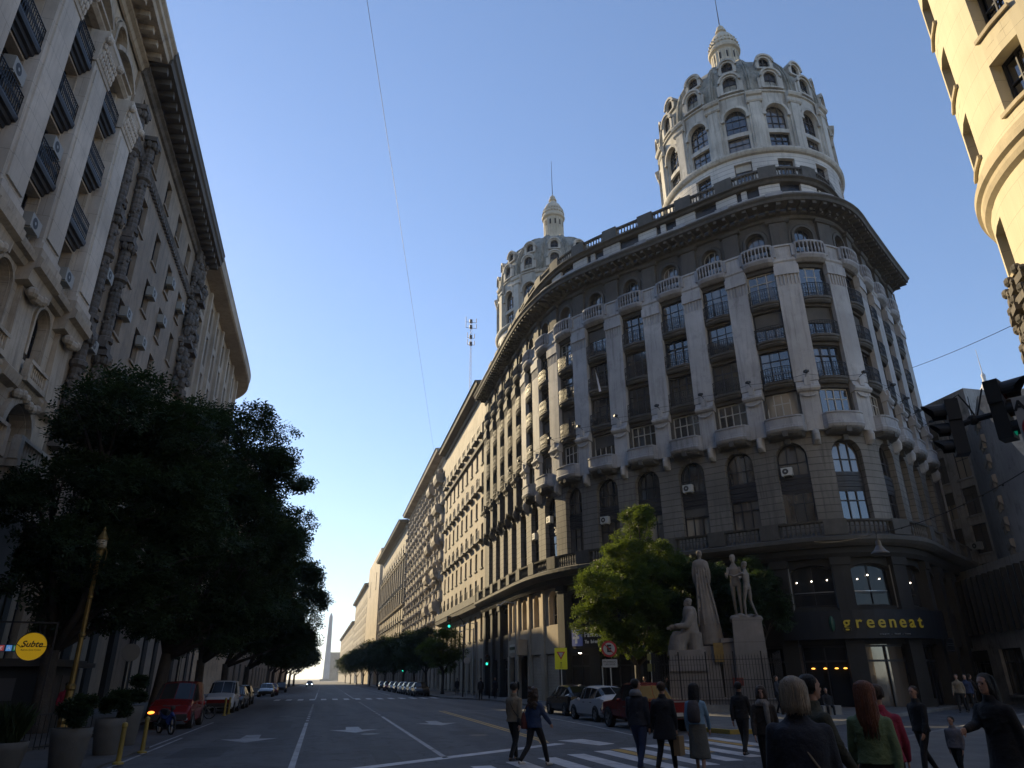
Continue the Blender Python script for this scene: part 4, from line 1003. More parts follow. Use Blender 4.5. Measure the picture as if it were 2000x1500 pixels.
r4,P4=right_building('corniced_stone_building','smooth stone building with a deep cornice and tall arched top windows, past the carved building',147.1,207.,32.2,fl4,13,.8,m_r2,corn=1.8,x0=14.6,x1=14.0,balc=(2,3,5,7))
t4=MB(K)
for z_ in (8.3,15.2,24.6): t4=MB(K); t4.band(P4,0,P4.L,[(0,z_),(.4,z_+.1),(.55,z_+.4),(0,z_+.6)]); t4.build('string_course',m_r2,r4)
for i in range(14): t4=MB(K); t_=P4.L*i/13; t4.sbox(P4,max(0,t_-.4),min(P4.L,t_+.4),0,.35,15.8,24.5); t4.build('pilaster',m_r2,r4)
r5,P5=right_building('plain_gable_building','plain yellow wall building with one dark flank farther down the avenue',214.,262.,37.5,[(27,32,0)],2,1.0,m_r5,corn=0,x0=13.6,x1=13.0)
r6,P6=right_building('far_grey_building','far grey building with a little roof turret near the end of the avenue',262.5,345.,33.,[(4+3.2*k,6+3.2*k,0) for k in range(8)],11,.9,m_r2,corn=1.2,x0=13,x1=12)
tu=MB(K); tu.lathe((16,300,0),[(2.,33),(2.,36),(2.3,36.2),(1.6,37.5),(.5,39),(.1,41)],10); tu.build('roof_turret',m_r3,r6)
r7,P7=right_building('distant_building','small distant building where the right row ends near the obelisk',346.,520.,26.,[(4+3.6*k,6+3.6*k,0) for k in range(6)],14,1.2,m_r2,corn=1.0,x0=12,x1=10)
gl=MB(); gl.box((26,640,17),(9,3,17)); o=gl.build('glass_tower',plain('teal_glass',(.12,.30,.34),.15,0,ior=1.6)); tag(o,'small pale teal glass block far away above the right trees','building')
fb=MB(); fb.box((18,900,15),(14,20,15)); fb.box((34,880,11),(8,12,11)); o=fb.build('far_apartment_block',m_r2); tag(o,'hazy pale block behind the foot of the obelisk','building')
# antenna masts on the roofs
am=thing('antenna_mast','tall lattice antenna mast with top aerials above the warm plaster building','antenna',(19.6*1.0,106,34)); 
q=MB()
for a in range(3):
    q.obox((.22*math.cos(a*2.09),.22*math.sin(a*2.09),-4),(.15*math.cos(a*2.09),.15*math.sin(a*2.09),24.5),.03,.03)
for k in range(36):
    z=-3+k*.76
    for a in range(3): q.obox((.2*math.cos(a*2.09),.2*math.sin(a*2.09),z),(.2*math.cos((a+1)*2.09),.2*math.sin((a+1)*2.09),z+.76),.018,.018)
m_mast=plain('mast_steel',(.10,.10,.11),.6,.3); local(q,'mast',m_mast,am); q=MB()
for z,l in ((24.5,.9),(23.4,.9),(21.5,.6),(20.2,.6)): q.obox((-l,0,z),(l,0,z),.06,.06); q.obox((-l,0,z),(-l,0,z+1.),.08,.08); q.obox((l,0,z),(l,0,z+.8),.1,.1); q.box((0,.2,z+.3),(.25,.1,.35))
local(q,'aerials',m_mast,am)
a2=thing('roof_aerial','small roof aerial frame beside the tall antenna mast','antenna',(18.8,92,36)); q=MB(); 
for x in (-.6,0,.6): q.obox((x,0,-3),(x,0,3),.05,.05)
for z in (1.2,2.,2.8): q.obox((-1,0,z),(1,0,z),.05,.05)
local(q,'aerial_frame',m_metal,a2)
# ================================================================ obelisk
ob=thing('obelisk','tall pale obelisk at the far end of the avenue','obelisk',(3.2,812,0)); q=MB()
q.box((0,0,31.7),(3.4,3.4,31.7),0,.52); q.box((0,0,65.5),(3.4*.52,3.4*.52,2.1),0,.05); local(q,'shaft',noise_col('obelisk_stone',(.52,.50,.47),(.56,.54,.50),.3,bump=0),ob)
q=MB(); q.box((0,0,1.),(6,6,1.)); local(q,'plinth',m_r2,ob)
# ================================================================ near right tower corner (sunlit)
m_yel=noise_col('yellow_stone',(.65,.575,.40),(.71,.64,.46),.9,streak=.12,spots=.1,streakc=(.42,.35,.24),bump=.06,joints=(.85,.010),jv=1.6)
m_yelt=noise_col('yellow_trim',(.50,.42,.28),(.60,.51,.35),2.,streak=.2,bump=.15)
tw=thing('near_corner_tower','sunlit yellow stone rounded corner building cut off at the top right edge','building')
TC=(21.0,9.1); TR=5.2
ang_cam=math.atan2(-TC[1],-TC[0])
TP=Circ(TC,TR,ang_cam-1.9)           # travelling anticlockwise
def sA(azdeg):
    """arc position where the sight line with that azimuth meets the tower"""
    a=math.radians(azdeg); dx,dy=math.sin(a),math.cos(a); b=dx*TC[0]+dy*TC[1]; c=TC[0]**2+TC[1]**2-TR**2
    t=b-math.sqrt(max(0,b*b-c)); x,y=dx*t-TC[0],dy*t-TC[1]; an=math.atan2(y,x)-(ang_cam-1.9); an%=2*math.pi; return an*TR
tw_w=MB(K); wins=[sA(53.75),sA(57.6)]; wins.append(2*wins[1]-wins[0])
# unrolled: s increases anticlockwise; camera-left silhouette is at larger/smaller s depending on side
wins=sorted(wins); 
L0,L1=min(wins)-9,max(wins)+8
ed=[L0]+[(a+b)/2 for a,b in zip(wins[:-1],wins[1:])]+[L1]
fz=[(11.5,13.1)]+[(15.15+2.62*k,16.75+2.62*k) for k in range(8)]
for i,s_ in enumerate(wins):
    for r,(z0,z1) in enumerate(fz):
        zl=0 if r==0 else (fz[r-1][1]+z0)/2; zh=(z1+fz[r+1][0])/2 if r<len(fz)-1 else 37
        dd=0
        tw_w.wall(TP,ed[i],ed[i+1],zl,zh,(s_-.52,s_+.52,z0,z1,0),0,-.5,.4)
        m=MB(K); win_frame(m,TP,s_,.50,z0+.02,z1-.02,-.38,0,2,(.5,),.06); m.cur=1; win_pane(m,TP,s_,.5,z0,z1,-.41,0,.02); m.cur=2; m.sbox(TP,s_-.62,s_+.62,0.004,.09,z0-.14,z0-.02); m.build('window',[m_frame,m_glass,m_yelt],tw)
tw_w.build('wall',m_yel,tw)
rg=MB(K); rg.band(TP,L0,L1,[(0,13.6),(.12,13.7),(.16,13.85),(.16,13.97),(.26,14.05),(.26,14.25),(.16,14.35),(.16,14.5),(0,14.6)],ds=.3); rg.build('ring_moulding',m_yelt,tw)
q=MB(K); q.lathe((TC[0],TC[1],0),[(TR-.8,0),(TR-.8,37),(0,37)],60); q.build('building_core',m_black,tw)
rg=MB(K); rg.band(TP,L0,L1,[(0,30.6),(.5,30.7),(.9,31),(.9,31.4),(0,31.6)],ds=.4); rg.build('cornice',m_trim,tw)
# carved brackets stacked below the ring on the avenue edge
q=MB(K); rr=random.Random(5)
for k,z in enumerate(np.arange(6.5,11.4,.55)):
    for off in (-.7,.0,.7):
        s_=sA(53.75)+ (off+.2)*(-1 if sA(53.6)>sA(58) else 1)
        q.sbox(TP,s_-.22,s_+.22,0,.20+.08*(k%2),z,z+.2); q.sphere(TP.at(s_,.16,z+.35),.15,7,5); q.sphere(TP.at(s_+.2,.12,z+.25),.11,6,4); q.sphere(TP.at(s_-.2,.12,z+.5),.09,6,4)
q.build('carved_brackets',m_orn,tw)
# ================================================================ side street beyond the corner building
m_sg=noise_col('grey_render',(.20,.20,.205),(.26,.26,.265),.8,streak=.3,spots=.5,streakc=(.1,.1,.1),bump=.1)
m_sd=noise_col('dark_render',(.12,.115,.105),(.17,.16,.15),1.5,streak=.6,spots=.5,bump=.2)
s1,SP1=building('side_street_block','dark narrow apartment block with lit windows behind the traffic lights','',0,[],[],m_sd) if False else (None,None)
sd=math.radians(47)
def pol(az,r): return (r*math.sin(math.radians(az)),r*math.cos(math.radians(az)))
A1=pol(45.6,74); A2=pol(48.9,70)
s1,SP1=building('side_street_block','dark narrow apartment block with pale window blinds behind the hanging traffic lights',[A1,A2],25.2,[(1,5,0),(8,10.4,0),(11.2,13.6,0),(14.4,16.8,0),(17.6,20,0),(20.8,23.2,0)],[(1.1,.8),(3.6,.8)],m_sd,depth=14,scale=1.0,cols=2,mg=m_glassc)
ac_unit(Path([(A1[0]/K,A1[1]/K),(A2[0]/K,A2[1]/K)],True),2.9,.15,10.0,m_acw,m_acd,s1,w=.8)
B1=A2; B2=pol(51.5,54)
# facade seen edge-on running towards us, carved
s2,SP2=building('side_street_carved_front','narrow front with small carved balconies on the side street beside the dark block',[pol(49.0,70.2),pol(49.6,63)],22.0,[(8+3*k,10+3*k,0) for k in range(4)],[(2,.6),(5,.6)],m_r3,depth=8,scale=1.0)
rr=random.Random(8)
for k in range(9):
    m=MB(); z_=7+1.6*k
    m.band(SP2,0.2,7.2,[(0,z_),(.3,z_+.1),(.5,z_+.3),(.5,z_+.7),(0,z_+.8)])
    for q_ in range(8): m.sbox(SP2,.5+.85*q_,.8+.85*q_,.1,.46,z_-.25,z_+.2)
    m.build('carved_balcony',m_r3,s2)
pw=MB(); p0=pol(49.5,62.5); p1=pol(53.5,52); h0,h1=19.5,8.
pw.face([(p0[0],p0[1],0),(p1[0],p1[1],0),(p1[0],p1[1],9.5),(p0[0],p0[1],21)]); p2=(p1[0]+8,p1[1]+10); p3=(p0[0]+8,p0[1]+10)
pw.face([(p0[0],p0[1],0),(p3[0],p3[1],0),(p3[0],p3[1],21),(p0[0],p0[1],21)]); pw.face([(p0[0],p0[1],21),(p1[0],p1[1],9.5),(p2[0],p2[1],9.5),(p3[0],p3[1],21)]); pw.face([(p1[0],p1[1],0),(p2[0],p2[1],0),(p2[0],p2[1],9.5),(p1[0],p1[1],9.5)])
o=pw.build('blank_party_wall',m_sg); tag(o,'blank grey sloping party wall at the right edge below the signal','wall')
sc_=pol(50.3,95); cu=thing('church_cupola','small white cupola with open lantern seen between the two traffic lights','cupola',(sc_[0],sc_[1],0))
q=MB(); q.lathe((0,0,0),[(5.5,0),(5.5,20),(5.3,21.5),(4.6,24),(3.2,26),(1.7,27),(1.6,27.2)],20); local(q,'dome',m_sd,cu)
q=MB(); q.lathe((0,0,0),[(1.7,27),(1.7,28.2),(2.0,28.3),(2.0,28.6),(1.4,28.7)],14)
for k in range(8): a=k*math.pi/4; q.tube([(1.35*math.cos(a),1.35*math.sin(a),28.6),(1.35*math.cos(a),1.35*math.sin(a),31.2)],.16,6)
q.lathe((0,0,0),[(1.4,31.1),(1.8,31.2),(1.8,31.5),(1.3,31.7),(1.1,32.4),(.5,33.2),(.2,34),(.25,34.6),(.05,35),(.02,38)],14); local(q,'lantern',plain('white_plaster',(.6,.6,.6),.8),cu)
# low modern front on the side street: grey panel with dark fins over shops
s3,SP3=building('side_street_low_block','low dark grey block with vertical fins over shops on the side street at right',[pol(44.9,66),pol(53.5,47)],8.8,[(.6,3.4,0)],[(3,1.6),(8,1.6),(13,1.6),(18,1.6)],m_sd,depth=10,scale=1.0)
for k in range(22):
    q=MB(); t=.8+k*.95; q.sbox(SP3,t,t+.22,0.01,.3,4.4,8.2); q.build('fin',m_gdark,s3)

# dark shop storeys of the left buildings
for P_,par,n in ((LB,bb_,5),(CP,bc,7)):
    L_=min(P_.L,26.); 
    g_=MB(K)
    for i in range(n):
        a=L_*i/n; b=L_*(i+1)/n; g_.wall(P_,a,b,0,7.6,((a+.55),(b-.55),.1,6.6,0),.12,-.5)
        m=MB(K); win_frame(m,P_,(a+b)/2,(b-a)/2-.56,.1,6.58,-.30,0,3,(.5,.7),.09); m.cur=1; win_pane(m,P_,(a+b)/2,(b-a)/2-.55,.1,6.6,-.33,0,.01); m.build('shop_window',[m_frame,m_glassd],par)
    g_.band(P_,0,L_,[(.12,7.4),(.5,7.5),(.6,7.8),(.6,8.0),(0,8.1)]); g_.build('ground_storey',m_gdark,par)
# ================================================================ the street continues behind the viewer
def back_block(name,label,pts,zr,n,mw,depth=14):
    fl=[(.5,4.2,0)]+[(6.2+3.3*k,8.6+3.3*k,0) for k in range(int((zr-8)/3.3))]
    P=Path(pts,True); wins=[((i+.5)*P.L/n,.8) for i in range(n)]
    return building(name,label,pts,zr,fl,wins,mw,depth=depth,scale=1.0,cornice=[(0,zr-1.1),(.3,zr-.8),(1.,zr-.5),(1.1,zr),(0,zr+.1)])
back_block('rear_left_block','cream block on the left pavement behind the viewer',[(-15.2,-42),(-15.2,9.1)],38,12,m_creamp)
back_block('rear_right_block','tan block on the right side behind the viewer',[(12.5,-12),(12.5,-50)],36,9,m_tan,depth=20)
back_block('rear_square_block','grey block closing the street far behind the viewer',[(40,-52),(-40,-52)],34,16,m_tan)
# ================================================================ left block beyond the cross street (behind the trees)
building('left_far_block','long shaded block on the left beyond the cross street, mostly behind trees',[(-14.6,122),(-14.6,330)],37,[(.5,4.5,0)]+[(6.5+3.4*k,8.7+3.4*k,0) for k in range(8)],[(5+8.6*i,1.6) for i in range(24)][:11]+[(100+11*i,1.8) for i in range(9)],m_brown,depth=16,scale=1.0,mg=m_glassd)
# ================================================================ trees
def leaf_mat(name,c,c2,tr):
    m,n,b=_mat(name); N=n.nodes; L=n.links
    tc=N.new('ShaderNodeTexCoord'); ns=N.new('ShaderNodeTexNoise'); ns.inputs['Scale'].default_value=1.1; ns.inputs['Detail'].default_value=5; L.new(tc.outputs['Object'],ns.inputs['Vector'])
    mr=N.new('ShaderNodeMapRange'); mr.inputs[1].default_value=.35; mr.inputs[2].default_value=.65; L.new(ns.outputs[0],mr.inputs[0])
    x=N.new('ShaderNodeMix'); x.data_type='RGBA'; L.new(mr.outputs[0],x.inputs[0]); x.inputs[6].default_value=(*c,1); x.inputs[7].default_value=(*c2,1)
    L.new(x.outputs[2],b.inputs['Base Color']); b.inputs['Roughness'].default_value=.6; b.inputs['Specular IOR Level'].default_value=.25
    t=N.new('ShaderNodeBsdfTranslucent'); t.inputs[0].default_value=(*tr,1)
    ms=N.new('ShaderNodeMixShader'); ms.inputs[0].default_value=.4; L.new(b.outputs[0],ms.inputs[1]); L.new(t.outputs[0],ms.inputs[2])
    L.new(ms.outputs[0],N['Material Output'].inputs[0]); return m
m_leafd=leaf_mat('leaf_dark',(.024,.046,.020),(.038,.064,.026),(.03,.05,.012))
m_leafg=leaf_mat('leaf_green',(.034,.064,.018),(.062,.100,.026),(.13,.175,.026))
m_leafp=leaf_mat('leaf_planter',(.02,.035,.015),(.03,.05,.02),(.02,.035,.01))
m_bark=noise_col('bark',(.035,.028,.022),(.07,.058,.047),6,bump=.8,bscale=20)
def crown_mesh(lobes,n,seed,size=.30,droop=.35,name='crown',mat=None,parent=None,shape=.30,leaflets=4):
    """fronds of small leaflets set on irregular clumps inside each lobe"""
    r=np.random.default_rng(seed); V=[];cnt=0
    vol=np.array([l[3]**2 for l in lobes]); vol=vol/vol.sum()
    P=[];D=[]
    for (cx,cy,cz,rad),f in zip(lobes,vol):
        m=int(n*f*1.45); nc=max(6,int(26*(rad/2.5)))
        d=r.normal(size=(nc,3)); d/=np.linalg.norm(d,axis=1)[:,None]; d[:,2]=np.where(d[:,2]<-.45,-d[:,2],d[:,2])
        cc=d*rad*(.45+.5*r.random((nc,1)))*np.array([1,1,.8])
        cr=rad*(.20+.22*r.random(nc))
        k=r.integers(0,nc,m); q=r.normal(size=(m,3)); q/=np.linalg.norm(q,axis=1)[:,None]
        rr=(r.random(m)**.45)*cr[k]; p=cc[k]+q*rr[:,None]*np.array([1,1,.55])
        P.append(p+np.array([cx,cy,cz])); o=q*.7+d[k]*.6; o/=np.linalg.norm(o,axis=1)[:,None]; D.append(o)
    P=np.concatenate(P); D=np.concatenate(D); m=len(P)
    D[:,2]-=droop; D+=r.normal(size=D.shape)*.35; D/=np.linalg.norm(D,axis=1)[:,None]
    up=r.normal(size=(m,3))*.45+np.array([0,0,1]); S=np.cross(D,up); S/=np.linalg.norm(S,axis=1)[:,None]+1e-9
    L=size*.86*(.6+.8*r.random(m))[:,None]
    verts=[]; 
    for j in range(leaflets):
        t=(j+.5)/leaflets; sgn=1 if j%2==0 else -1
        base=P+D*L*t*.9; tip=base+(D*.45+S*sgn*.75)*L*.62; wv=(D*.9-S*sgn*.4)*L*shape*.55
        verts.append(np.stack([base-wv*.15,base+wv*.8+ (tip-base)*.35,tip,base-wv*.55+(tip-base)*.5],axis=1))
    A=np.concatenate(verts,axis=0).reshape(-1,3); nf=len(A)//4
    me=bpy.data.meshes.new(name); me.vertices.add(len(A)); me.vertices.foreach_set('co',A.astype(np.float32).ravel())
    me.loops.add(nf*4); me.loops.foreach_set('vertex_index',np.arange(nf*4,dtype=np.int32)); me.polygons.add(nf)
    me.polygons.foreach_set('loop_start',np.arange(0,nf*4,4,dtype=np.int32)); me.polygons.foreach_set('loop_total',np.full(nf,4,dtype=np.int32)); me.update(calc_edges=True)
    me.materials.append(mat); o=bpy.data.objects.new(name,me); col.objects.link(o)
    if parent: o.parent=parent; o.matrix_parent_inverse=Matrix.Identity(4)
    return o
def tree(name,label,base,lobes,n,seed,mat,size=.3,tr=.28,fork=3.2,group=None,cat='tree',leaflets=4,droop=.35):
    t=thing(name,label,cat,base,0,group); q=MB(); rr=random.Random(seed)
    lean=Vector((rr.uniform(-.2,.2),rr.uniform(-.2,.2),0)); f=Vector((0,0,fork))+lean
    q.tube([(0,0,-.1),(0,0,.35),tuple(lean*.5+Vector((0,0,fork*.5))),tuple(f)],[tr*1.35,tr*1.05,tr*.92,tr*.85],10)
    for (cx,cy,cz,rad) in lobes:
        c=Vector((cx,cy,cz)); mid=f.lerp(c,.45)+Vector((rr.uniform(-.4,.4),rr.uniform(-.4,.4),-.25*abs(cz-fork)*.3))
        end=f.lerp(c,.9)
        q.tube([tuple(f-Vector((0,0,.25))),tuple(mid),tuple(end)],[tr*.55,tr*.36,tr*.16],7)
        for k in range(5):
            d=Vector((rr.uniform(-1,1),rr.uniform(-1,1),rr.uniform(-.2,.9))).normalized()*rad*.75
            s=mid.lerp(end,rr.uniform(.3,1)); q.tube([tuple(s),tuple(s.lerp(c+d,.55)+Vector((0,0,.15))),tuple(c+d)],[tr*.2,tr*.12,tr*.05],5)
    local(q,'trunk',m_bark,t,smooth=True)
    crown_mesh(lobes,n,seed,size,droop=droop,mat=mat,parent=t,leaflets=leaflets)
    return t
GL='street trees along the left pavement'; GR='street trees along the right side'
tree('street_tree','huge dark feathery tree nearest on the left, its top just under the brown building windows',(-10.2,32.5,0),[(-1.2,-.6,8.8,2.5),(.6,-.4,12.4,2.6),(2.6,.8,9.4,2.8),(-.4,1.0,11.6,2.3),(1.2,-1.2,6.2,2.6),(3.9,0,6.8,2.3),(-.8,.5,6.0,2.1),(2.4,-1.4,8.4,2.4),(3.0,.4,11.6,2.3),(2.6,.6,4.7,2.1),(.4,1.4,4.4,2.0)],17000,1,m_leafd,size=.42,tr=.34,group=GL)
tree('street_tree','tall dark tree second on the left with loose feathery sprays against the sky',(-8.3,43,0),[(.2,0,15.2,2.9),(2.9,.3,15.4,2.4),(4.7,.4,13.2,1.9),(3.4,0,13.2,2.4),(2.4,-.4,11.2,3.3),(-.8,.2,10.5,3.2),(4.2,0,8.6,2.5),(.6,0,6.6,3.2),(3.8,.3,5.8,2.0),(-2.6,0,13.2,2.2),(0,.5,4.6,2.2),(3,0,4.2,1.7)],17000,2,m_leafd,size=.44,tr=.34,group=GL)
tree('street_tree','dark tree third on the left behind the second, in front of the parked white van',(-8.2,56,0),[(1.6,0,13.4,3.2),(4.3,.2,12.4,2.2),(3.4,0,8.8,3.0),(0,0,8.4,3.2),(4.5,.3,6.6,1.9),(2,0,5.2,2.4),(0,0,4.6,2.2)],11000,3,m_leafd,size=.5,tr=.3,group=GL)
tree('street_tree','dark tree fourth on the left with its lower leaves hanging over the far crossing',(-8.2,70,0),[(2.6,0,13.0,3.4),(5.6,.3,10.4,2.4),(4.2,0,7.,2.9),(1.,0,7.,3.3),(5.6,0,5.0,1.8),(2.5,0,4.8,2.2)],10000,4,m_leafd,size=.55,tr=.3,group=GL)
tree('street_tree','dark tree fifth on the left whose feathery tip crosses the top of the obelisk',(-8.2,88,0),[(3.0,0,12.,3.8),(6.1,0,9.8,2.3),(4.6,0,5.8,2.5),(1.6,0,6.6,3.6),(3,0,4.4,2.2)],8500,5,m_leafd,size=.65,tr=.3,group=GL)
for i,y in enumerate((124,140,158,180,206,240)):
    tree('street_tree',['small far dark tree first past the left cross street','small far dark tree second past the left cross street','small far dark tree third past the left cross street','small far dark tree fourth past the left cross street','tiny far dark tree fifth past the left cross street','tiny far dark tree last in the left row by the obelisk foot'][i],(-8.4,y,0),[(1.8,0,8,3.6),(4.4,0,6.6,2.8),(0,2,6,3.2)],2600,20+i,m_leafd,size=.95,tr=.3,group=GL,leaflets=3)
tree('plaza_tree','bright yellow green sunlit tree in front of the corner building, left of the monument',(18.6,43.,.14),[(.9,-.2,10.9,1.5),(-.6,0,8.8,2.0),(1.9,.2,8.9,1.7),(-1.6,-.3,6.6,2.2),(1.0,-.5,6.7,2.3),(-2.7,-.2,4.9,1.7),(.2,-.8,4.2,1.9),(2.6,-.4,4.6,1.9),(3.4,.2,7.2,1.6),(-1.2,-.6,3.6,1.4),(1.8,-.8,3.4,1.3)],19000,9,m_leafg,size=.34,tr=.20,fork=2.6)
tree('plaza_tree','dark leafy tree directly behind the stone monument',(25.2,40.6,.14),[(-1.5,.2,6.6,2.1),(.6,.2,6.8,2.0),(-.6,0,4.8,1.9),(1.6,0,5.,1.5)],9000,10,m_leafd,size=.32,tr=.16,fork=2.4)
tree('plaza_tree','dark tree between the sunlit tree and the monument',(21.8,43.2,.14),[(0,0,7.2,2.0),(.8,0,5.,1.9),(-.8,0,5.4,1.7)],6500,15,m_leafd,size=.32,tr=.15,fork=2.4)
RT=[(13.9,90,7.6,m_leafg),(13.7,103,8.6,m_leafd),(13.7,117,8.6,m_leafd),(13.6,133,9.8,m_leafd),(13.4,150,9.6,m_leafd),(13.2,168,10.5,m_leafd),(13.,188,11,m_leafd),(12.6,212,12,m_leafd),(12.2,240,12.5,m_leafd),(11.8,275,12.5,m_leafd),(11,315,13,m_leafd),(10.4,365,13,m_leafd)]
RTL=['nearest tree in the right avenue row, its top catching yellow sun','second tree in the right avenue row, dark behind the green signal','third tree in the right avenue row','fourth tree in the right avenue row','fifth tree in the right avenue row','sixth tree in the right avenue row','seventh tree in the right avenue row','eighth tree in the right avenue row, small and dark','ninth tree in the right avenue row, small and dark','tenth tree in the right avenue row, tiny','eleventh tree in the right avenue row, tiny','last tiny tree in the right avenue row near the obelisk']
for i,((x,y,h,m),lb) in enumerate(zip(RT,RTL)):
    s=h/9.
    tree('avenue_tree',lb,(x,y,.14),[(0,0,h-2.2*s,2.3*s),(-1.8*s,.5,h-3.6*s,2.1*s),(1.4*s,-.5,h-4.*s,2.0*s),(-.6*s,-.6,h-5.2*s,2.0*s)],int(5200-300*i) if i<7 else 2400,30+i,m,size=.42+.05*i,tr=.2,fork=2.6,group=GR,leaflets=3)
# ================================================================ cars
m_red=plain('red_paint',(.15,.010,.010),.25,.1); m_dred=plain('dark_red_paint',(.13,.010,.012),.22,.1); m_white=plain('white_paint',(.42,.43,.45),.25); m_blk=plain('black_paint',(.012,.012,.014),.2)
m_silv=plain('silver_paint',(.22,.23,.24),.25,.6); m_blue=plain('blue_paint',(.02,.04,.16),.3)
m_tyre=plain('tyre_rubber',(.012,.012,.012),.85); m_rim=plain('wheel_rim',(.28,.28,.29),.35,.8); m_carg=plain('car_glass',(.008,.009,.011),.12,ior=1.42)
m_lamp=plain('lamp_clear',(.5,.5,.5),.1); m_rlamp=plain('lamp_red',(.28,.01,.01),.2); m_amber=plain('amber_lamp_lit',(.9,.25,.03),.3,emit=(1,.28,.04),es=2.2)
m_plast=plain('black_plastic',(.02,.02,.021),.7); m_plate=plain('number_plate',(.35,.35,.35),.5)
def wheel(parent,x,y,r,w=.2):
    m=MB(); sg=1 if x>0 else -1
    def ring(rr,xx,n=22): return [(xx,y+rr*math.cos(2*math.pi*k/n),r+rr*math.sin(2*math.pi*k/n)) for k in range(n)]
    ids=m.grid([ring(r*.64,x+sg*.02),ring(r*.93,x+sg*.03),ring(r,x),ring(r,x-sg*w),ring(r*.9,x-sg*(w+.02))],closed=True); m.fi(ids[-1])
    t=local(m,'tyre',m_tyre,parent)
    m=MB(); 
    for k in range(5):
        a=2*math.pi*k/5; m.obox((x+sg*.0,y,r),(x+sg*.0,y+r*.62*math.cos(a),r+r*.62*math.sin(a)),.07,.03,(1,0,0))
    ids=m.grid([ring(r*.66,x+sg*.012),ring(r*.6,x-sg*.01),ring(r*.6,x-sg*.08)],closed=True); m.fi(ids[-1]); m.sphere((x,y,r),r*.16,8,5,(.4,1,1))
    o=local(m,'rim',m_rim,t); return t
def car(name,label,loc,rz,paint,prof,W=1.72,wb=(-1.28,1.28),r=.31,group=None,glass=None,pillars=None,tail='hatch',lights=True,detail=True,plate=True):
    """prof: stations along y (rear -> front): (y, z_bottom, z_belt, z_top, k_top) ; z_top>z_belt means cabin"""
    t=thing(name,label,'car' if 'van' not in name and 'pickup' not in name else name.split('_')[-1].replace('pickup','pickup truck'),loc,rz,group)
    hw=W/2; body=MB(); gl=MB()
    rows=[]
    for (y,zb,zbelt,zt,kt) in prof:
        hh=hw*(kt if kt<1 else 1); 
        e=(1.0 if prof[1][0]<y<prof[-2][0] else .90)
        rows.append([(hw*.86*e,y,zb),(hw*.99*e,y,zb+.12),(hw*e,y,zb+(zbelt-zb)*.55),(hw*.965*e,y,zbelt),(hw*kt*e,y,zt-.045 if zt>zbelt+.1 else zt-.01),(hw*kt*.8*e,y,zt),(0,y,zt+.025)])
    full=[[(-p[0],p[1],p[2]) for p in r_]+[p for p in r_[::-1]][1:] for r_ in rows]
    full=[[(-x,y,z) for x,y,z in r_] for r_ in full]
    ids=[[body.vt(p) for p in r_] for r_ in full]; n=len(ids[0])
    for i in range(len(ids)-1):
        for j in range(n-1):
            g_=glass and i in glass and j in (3,n-5)
            g2=glass and i in glass.get('front',[]) and (5<=j<=n-7 or j in(4,5,6,7)) if isinstance(glass,dict) else False
            if isinstance(glass,dict): g_=i in glass.get('side',[]) and j in (3,n-5)
            body.fi((ids[i][j],ids[i][j+1],ids[i+1][j+1],ids[i+1][j]))
            if g_ or g2:
                quad=[Vector(full[i][j]),Vector(full[i][j+1]),Vector(full[i+1][j+1]),Vector(full[i+1][j])]
                c=sum(quad,Vector())/4; nn=(quad[1]-quad[0]).cross(quad[3]-quad[0]); nn.normalize() if nn.length else None
                if nn.dot(c-Vector((0,c.y,.9)))<0: nn=-nn
                gl.face([tuple(c+(q-c)*(.90 if g_ else .95)+nn*.012) for q in quad])
    for r_ in (ids[0],ids[-1]): body.fi(r_)
    local(body,'body',paint,t,smooth=False)
    local(gl,'windows',m_carg,t)
    ar=MB()
    for y in wb:
        for sx in (-1,1):
            for k in range(12):
                a0=math.pi*k/12; a1=math.pi*(k+1)/12; R1=r*1.22
                ar.face([(sx*(hw+.006),y+R1*math.cos(a0),r+R1*math.sin(a0)),(sx*(hw+.006),y+R1*math.cos(a1),r+R1*math.sin(a1)),(sx*(hw+.006),y,r*.5)])
    local(ar,'wheel_arches',m_plast,t)
    for y in wb:
        for sx in (-1,1): wheel(t,sx*(hw+.015),y,r)
    yr,yf=prof[0][0],prof[-1][0]; zr=prof[0][2]; zf=prof[-1][2]
    b=MB(); b.box((0,yr+.02,prof[0][1]+.16),(hw*.9,.07,.13)); local(b,'rear_bumper',m_plast if tail!='hatch' else paint,t)
    b=MB(); b.box((0,yf-.0,prof[-1][1]+.14),(hw*.88,.07,.11)); local(b,'front_bumper',m_plast,t)
    for sx in (-1,1):
        l=MB(); l.sphere((sx*hw*.80,yr-.0,zr-.10 if tail!='pickup' else zr-.18),.14,8,6,(1.1,.35,.8)); local(l,'tail_light',m_rlamp,t)
        l=MB(); l.sphere((sx*hw*.72,yf-.06,zf-.10),.15,8,6,(1.2,.5,.55)); local(l,'headlight',m_lamp,t)
        l=MB(); yy=[p for p in prof if p[3]>p[2]+.2][-1][0]; l.sphere((sx*(hw+.10),yy-.05 if True else 0,prof[-3][2]+.12),.10,8,6,(1,.5,.7)); local(l,'wing_mirror',paint,t)
        if detail:
            h=MB(); h.box((sx*(hw*.985+.012),.05,.80),(.012,.09,.015)); h.box((sx*(hw*.985+.012),-.75,.80),(.012,.09,.015)); local(h,'door_handles',m_plast,t)
    if plate:
        p=MB(); p.box((0,yr-.085,prof[0][1]+.25 if tail!='pickup' else prof[0][1]+.16),(.20,.012,.06)); local(p,'number_plate',m_plate,t)
    return t
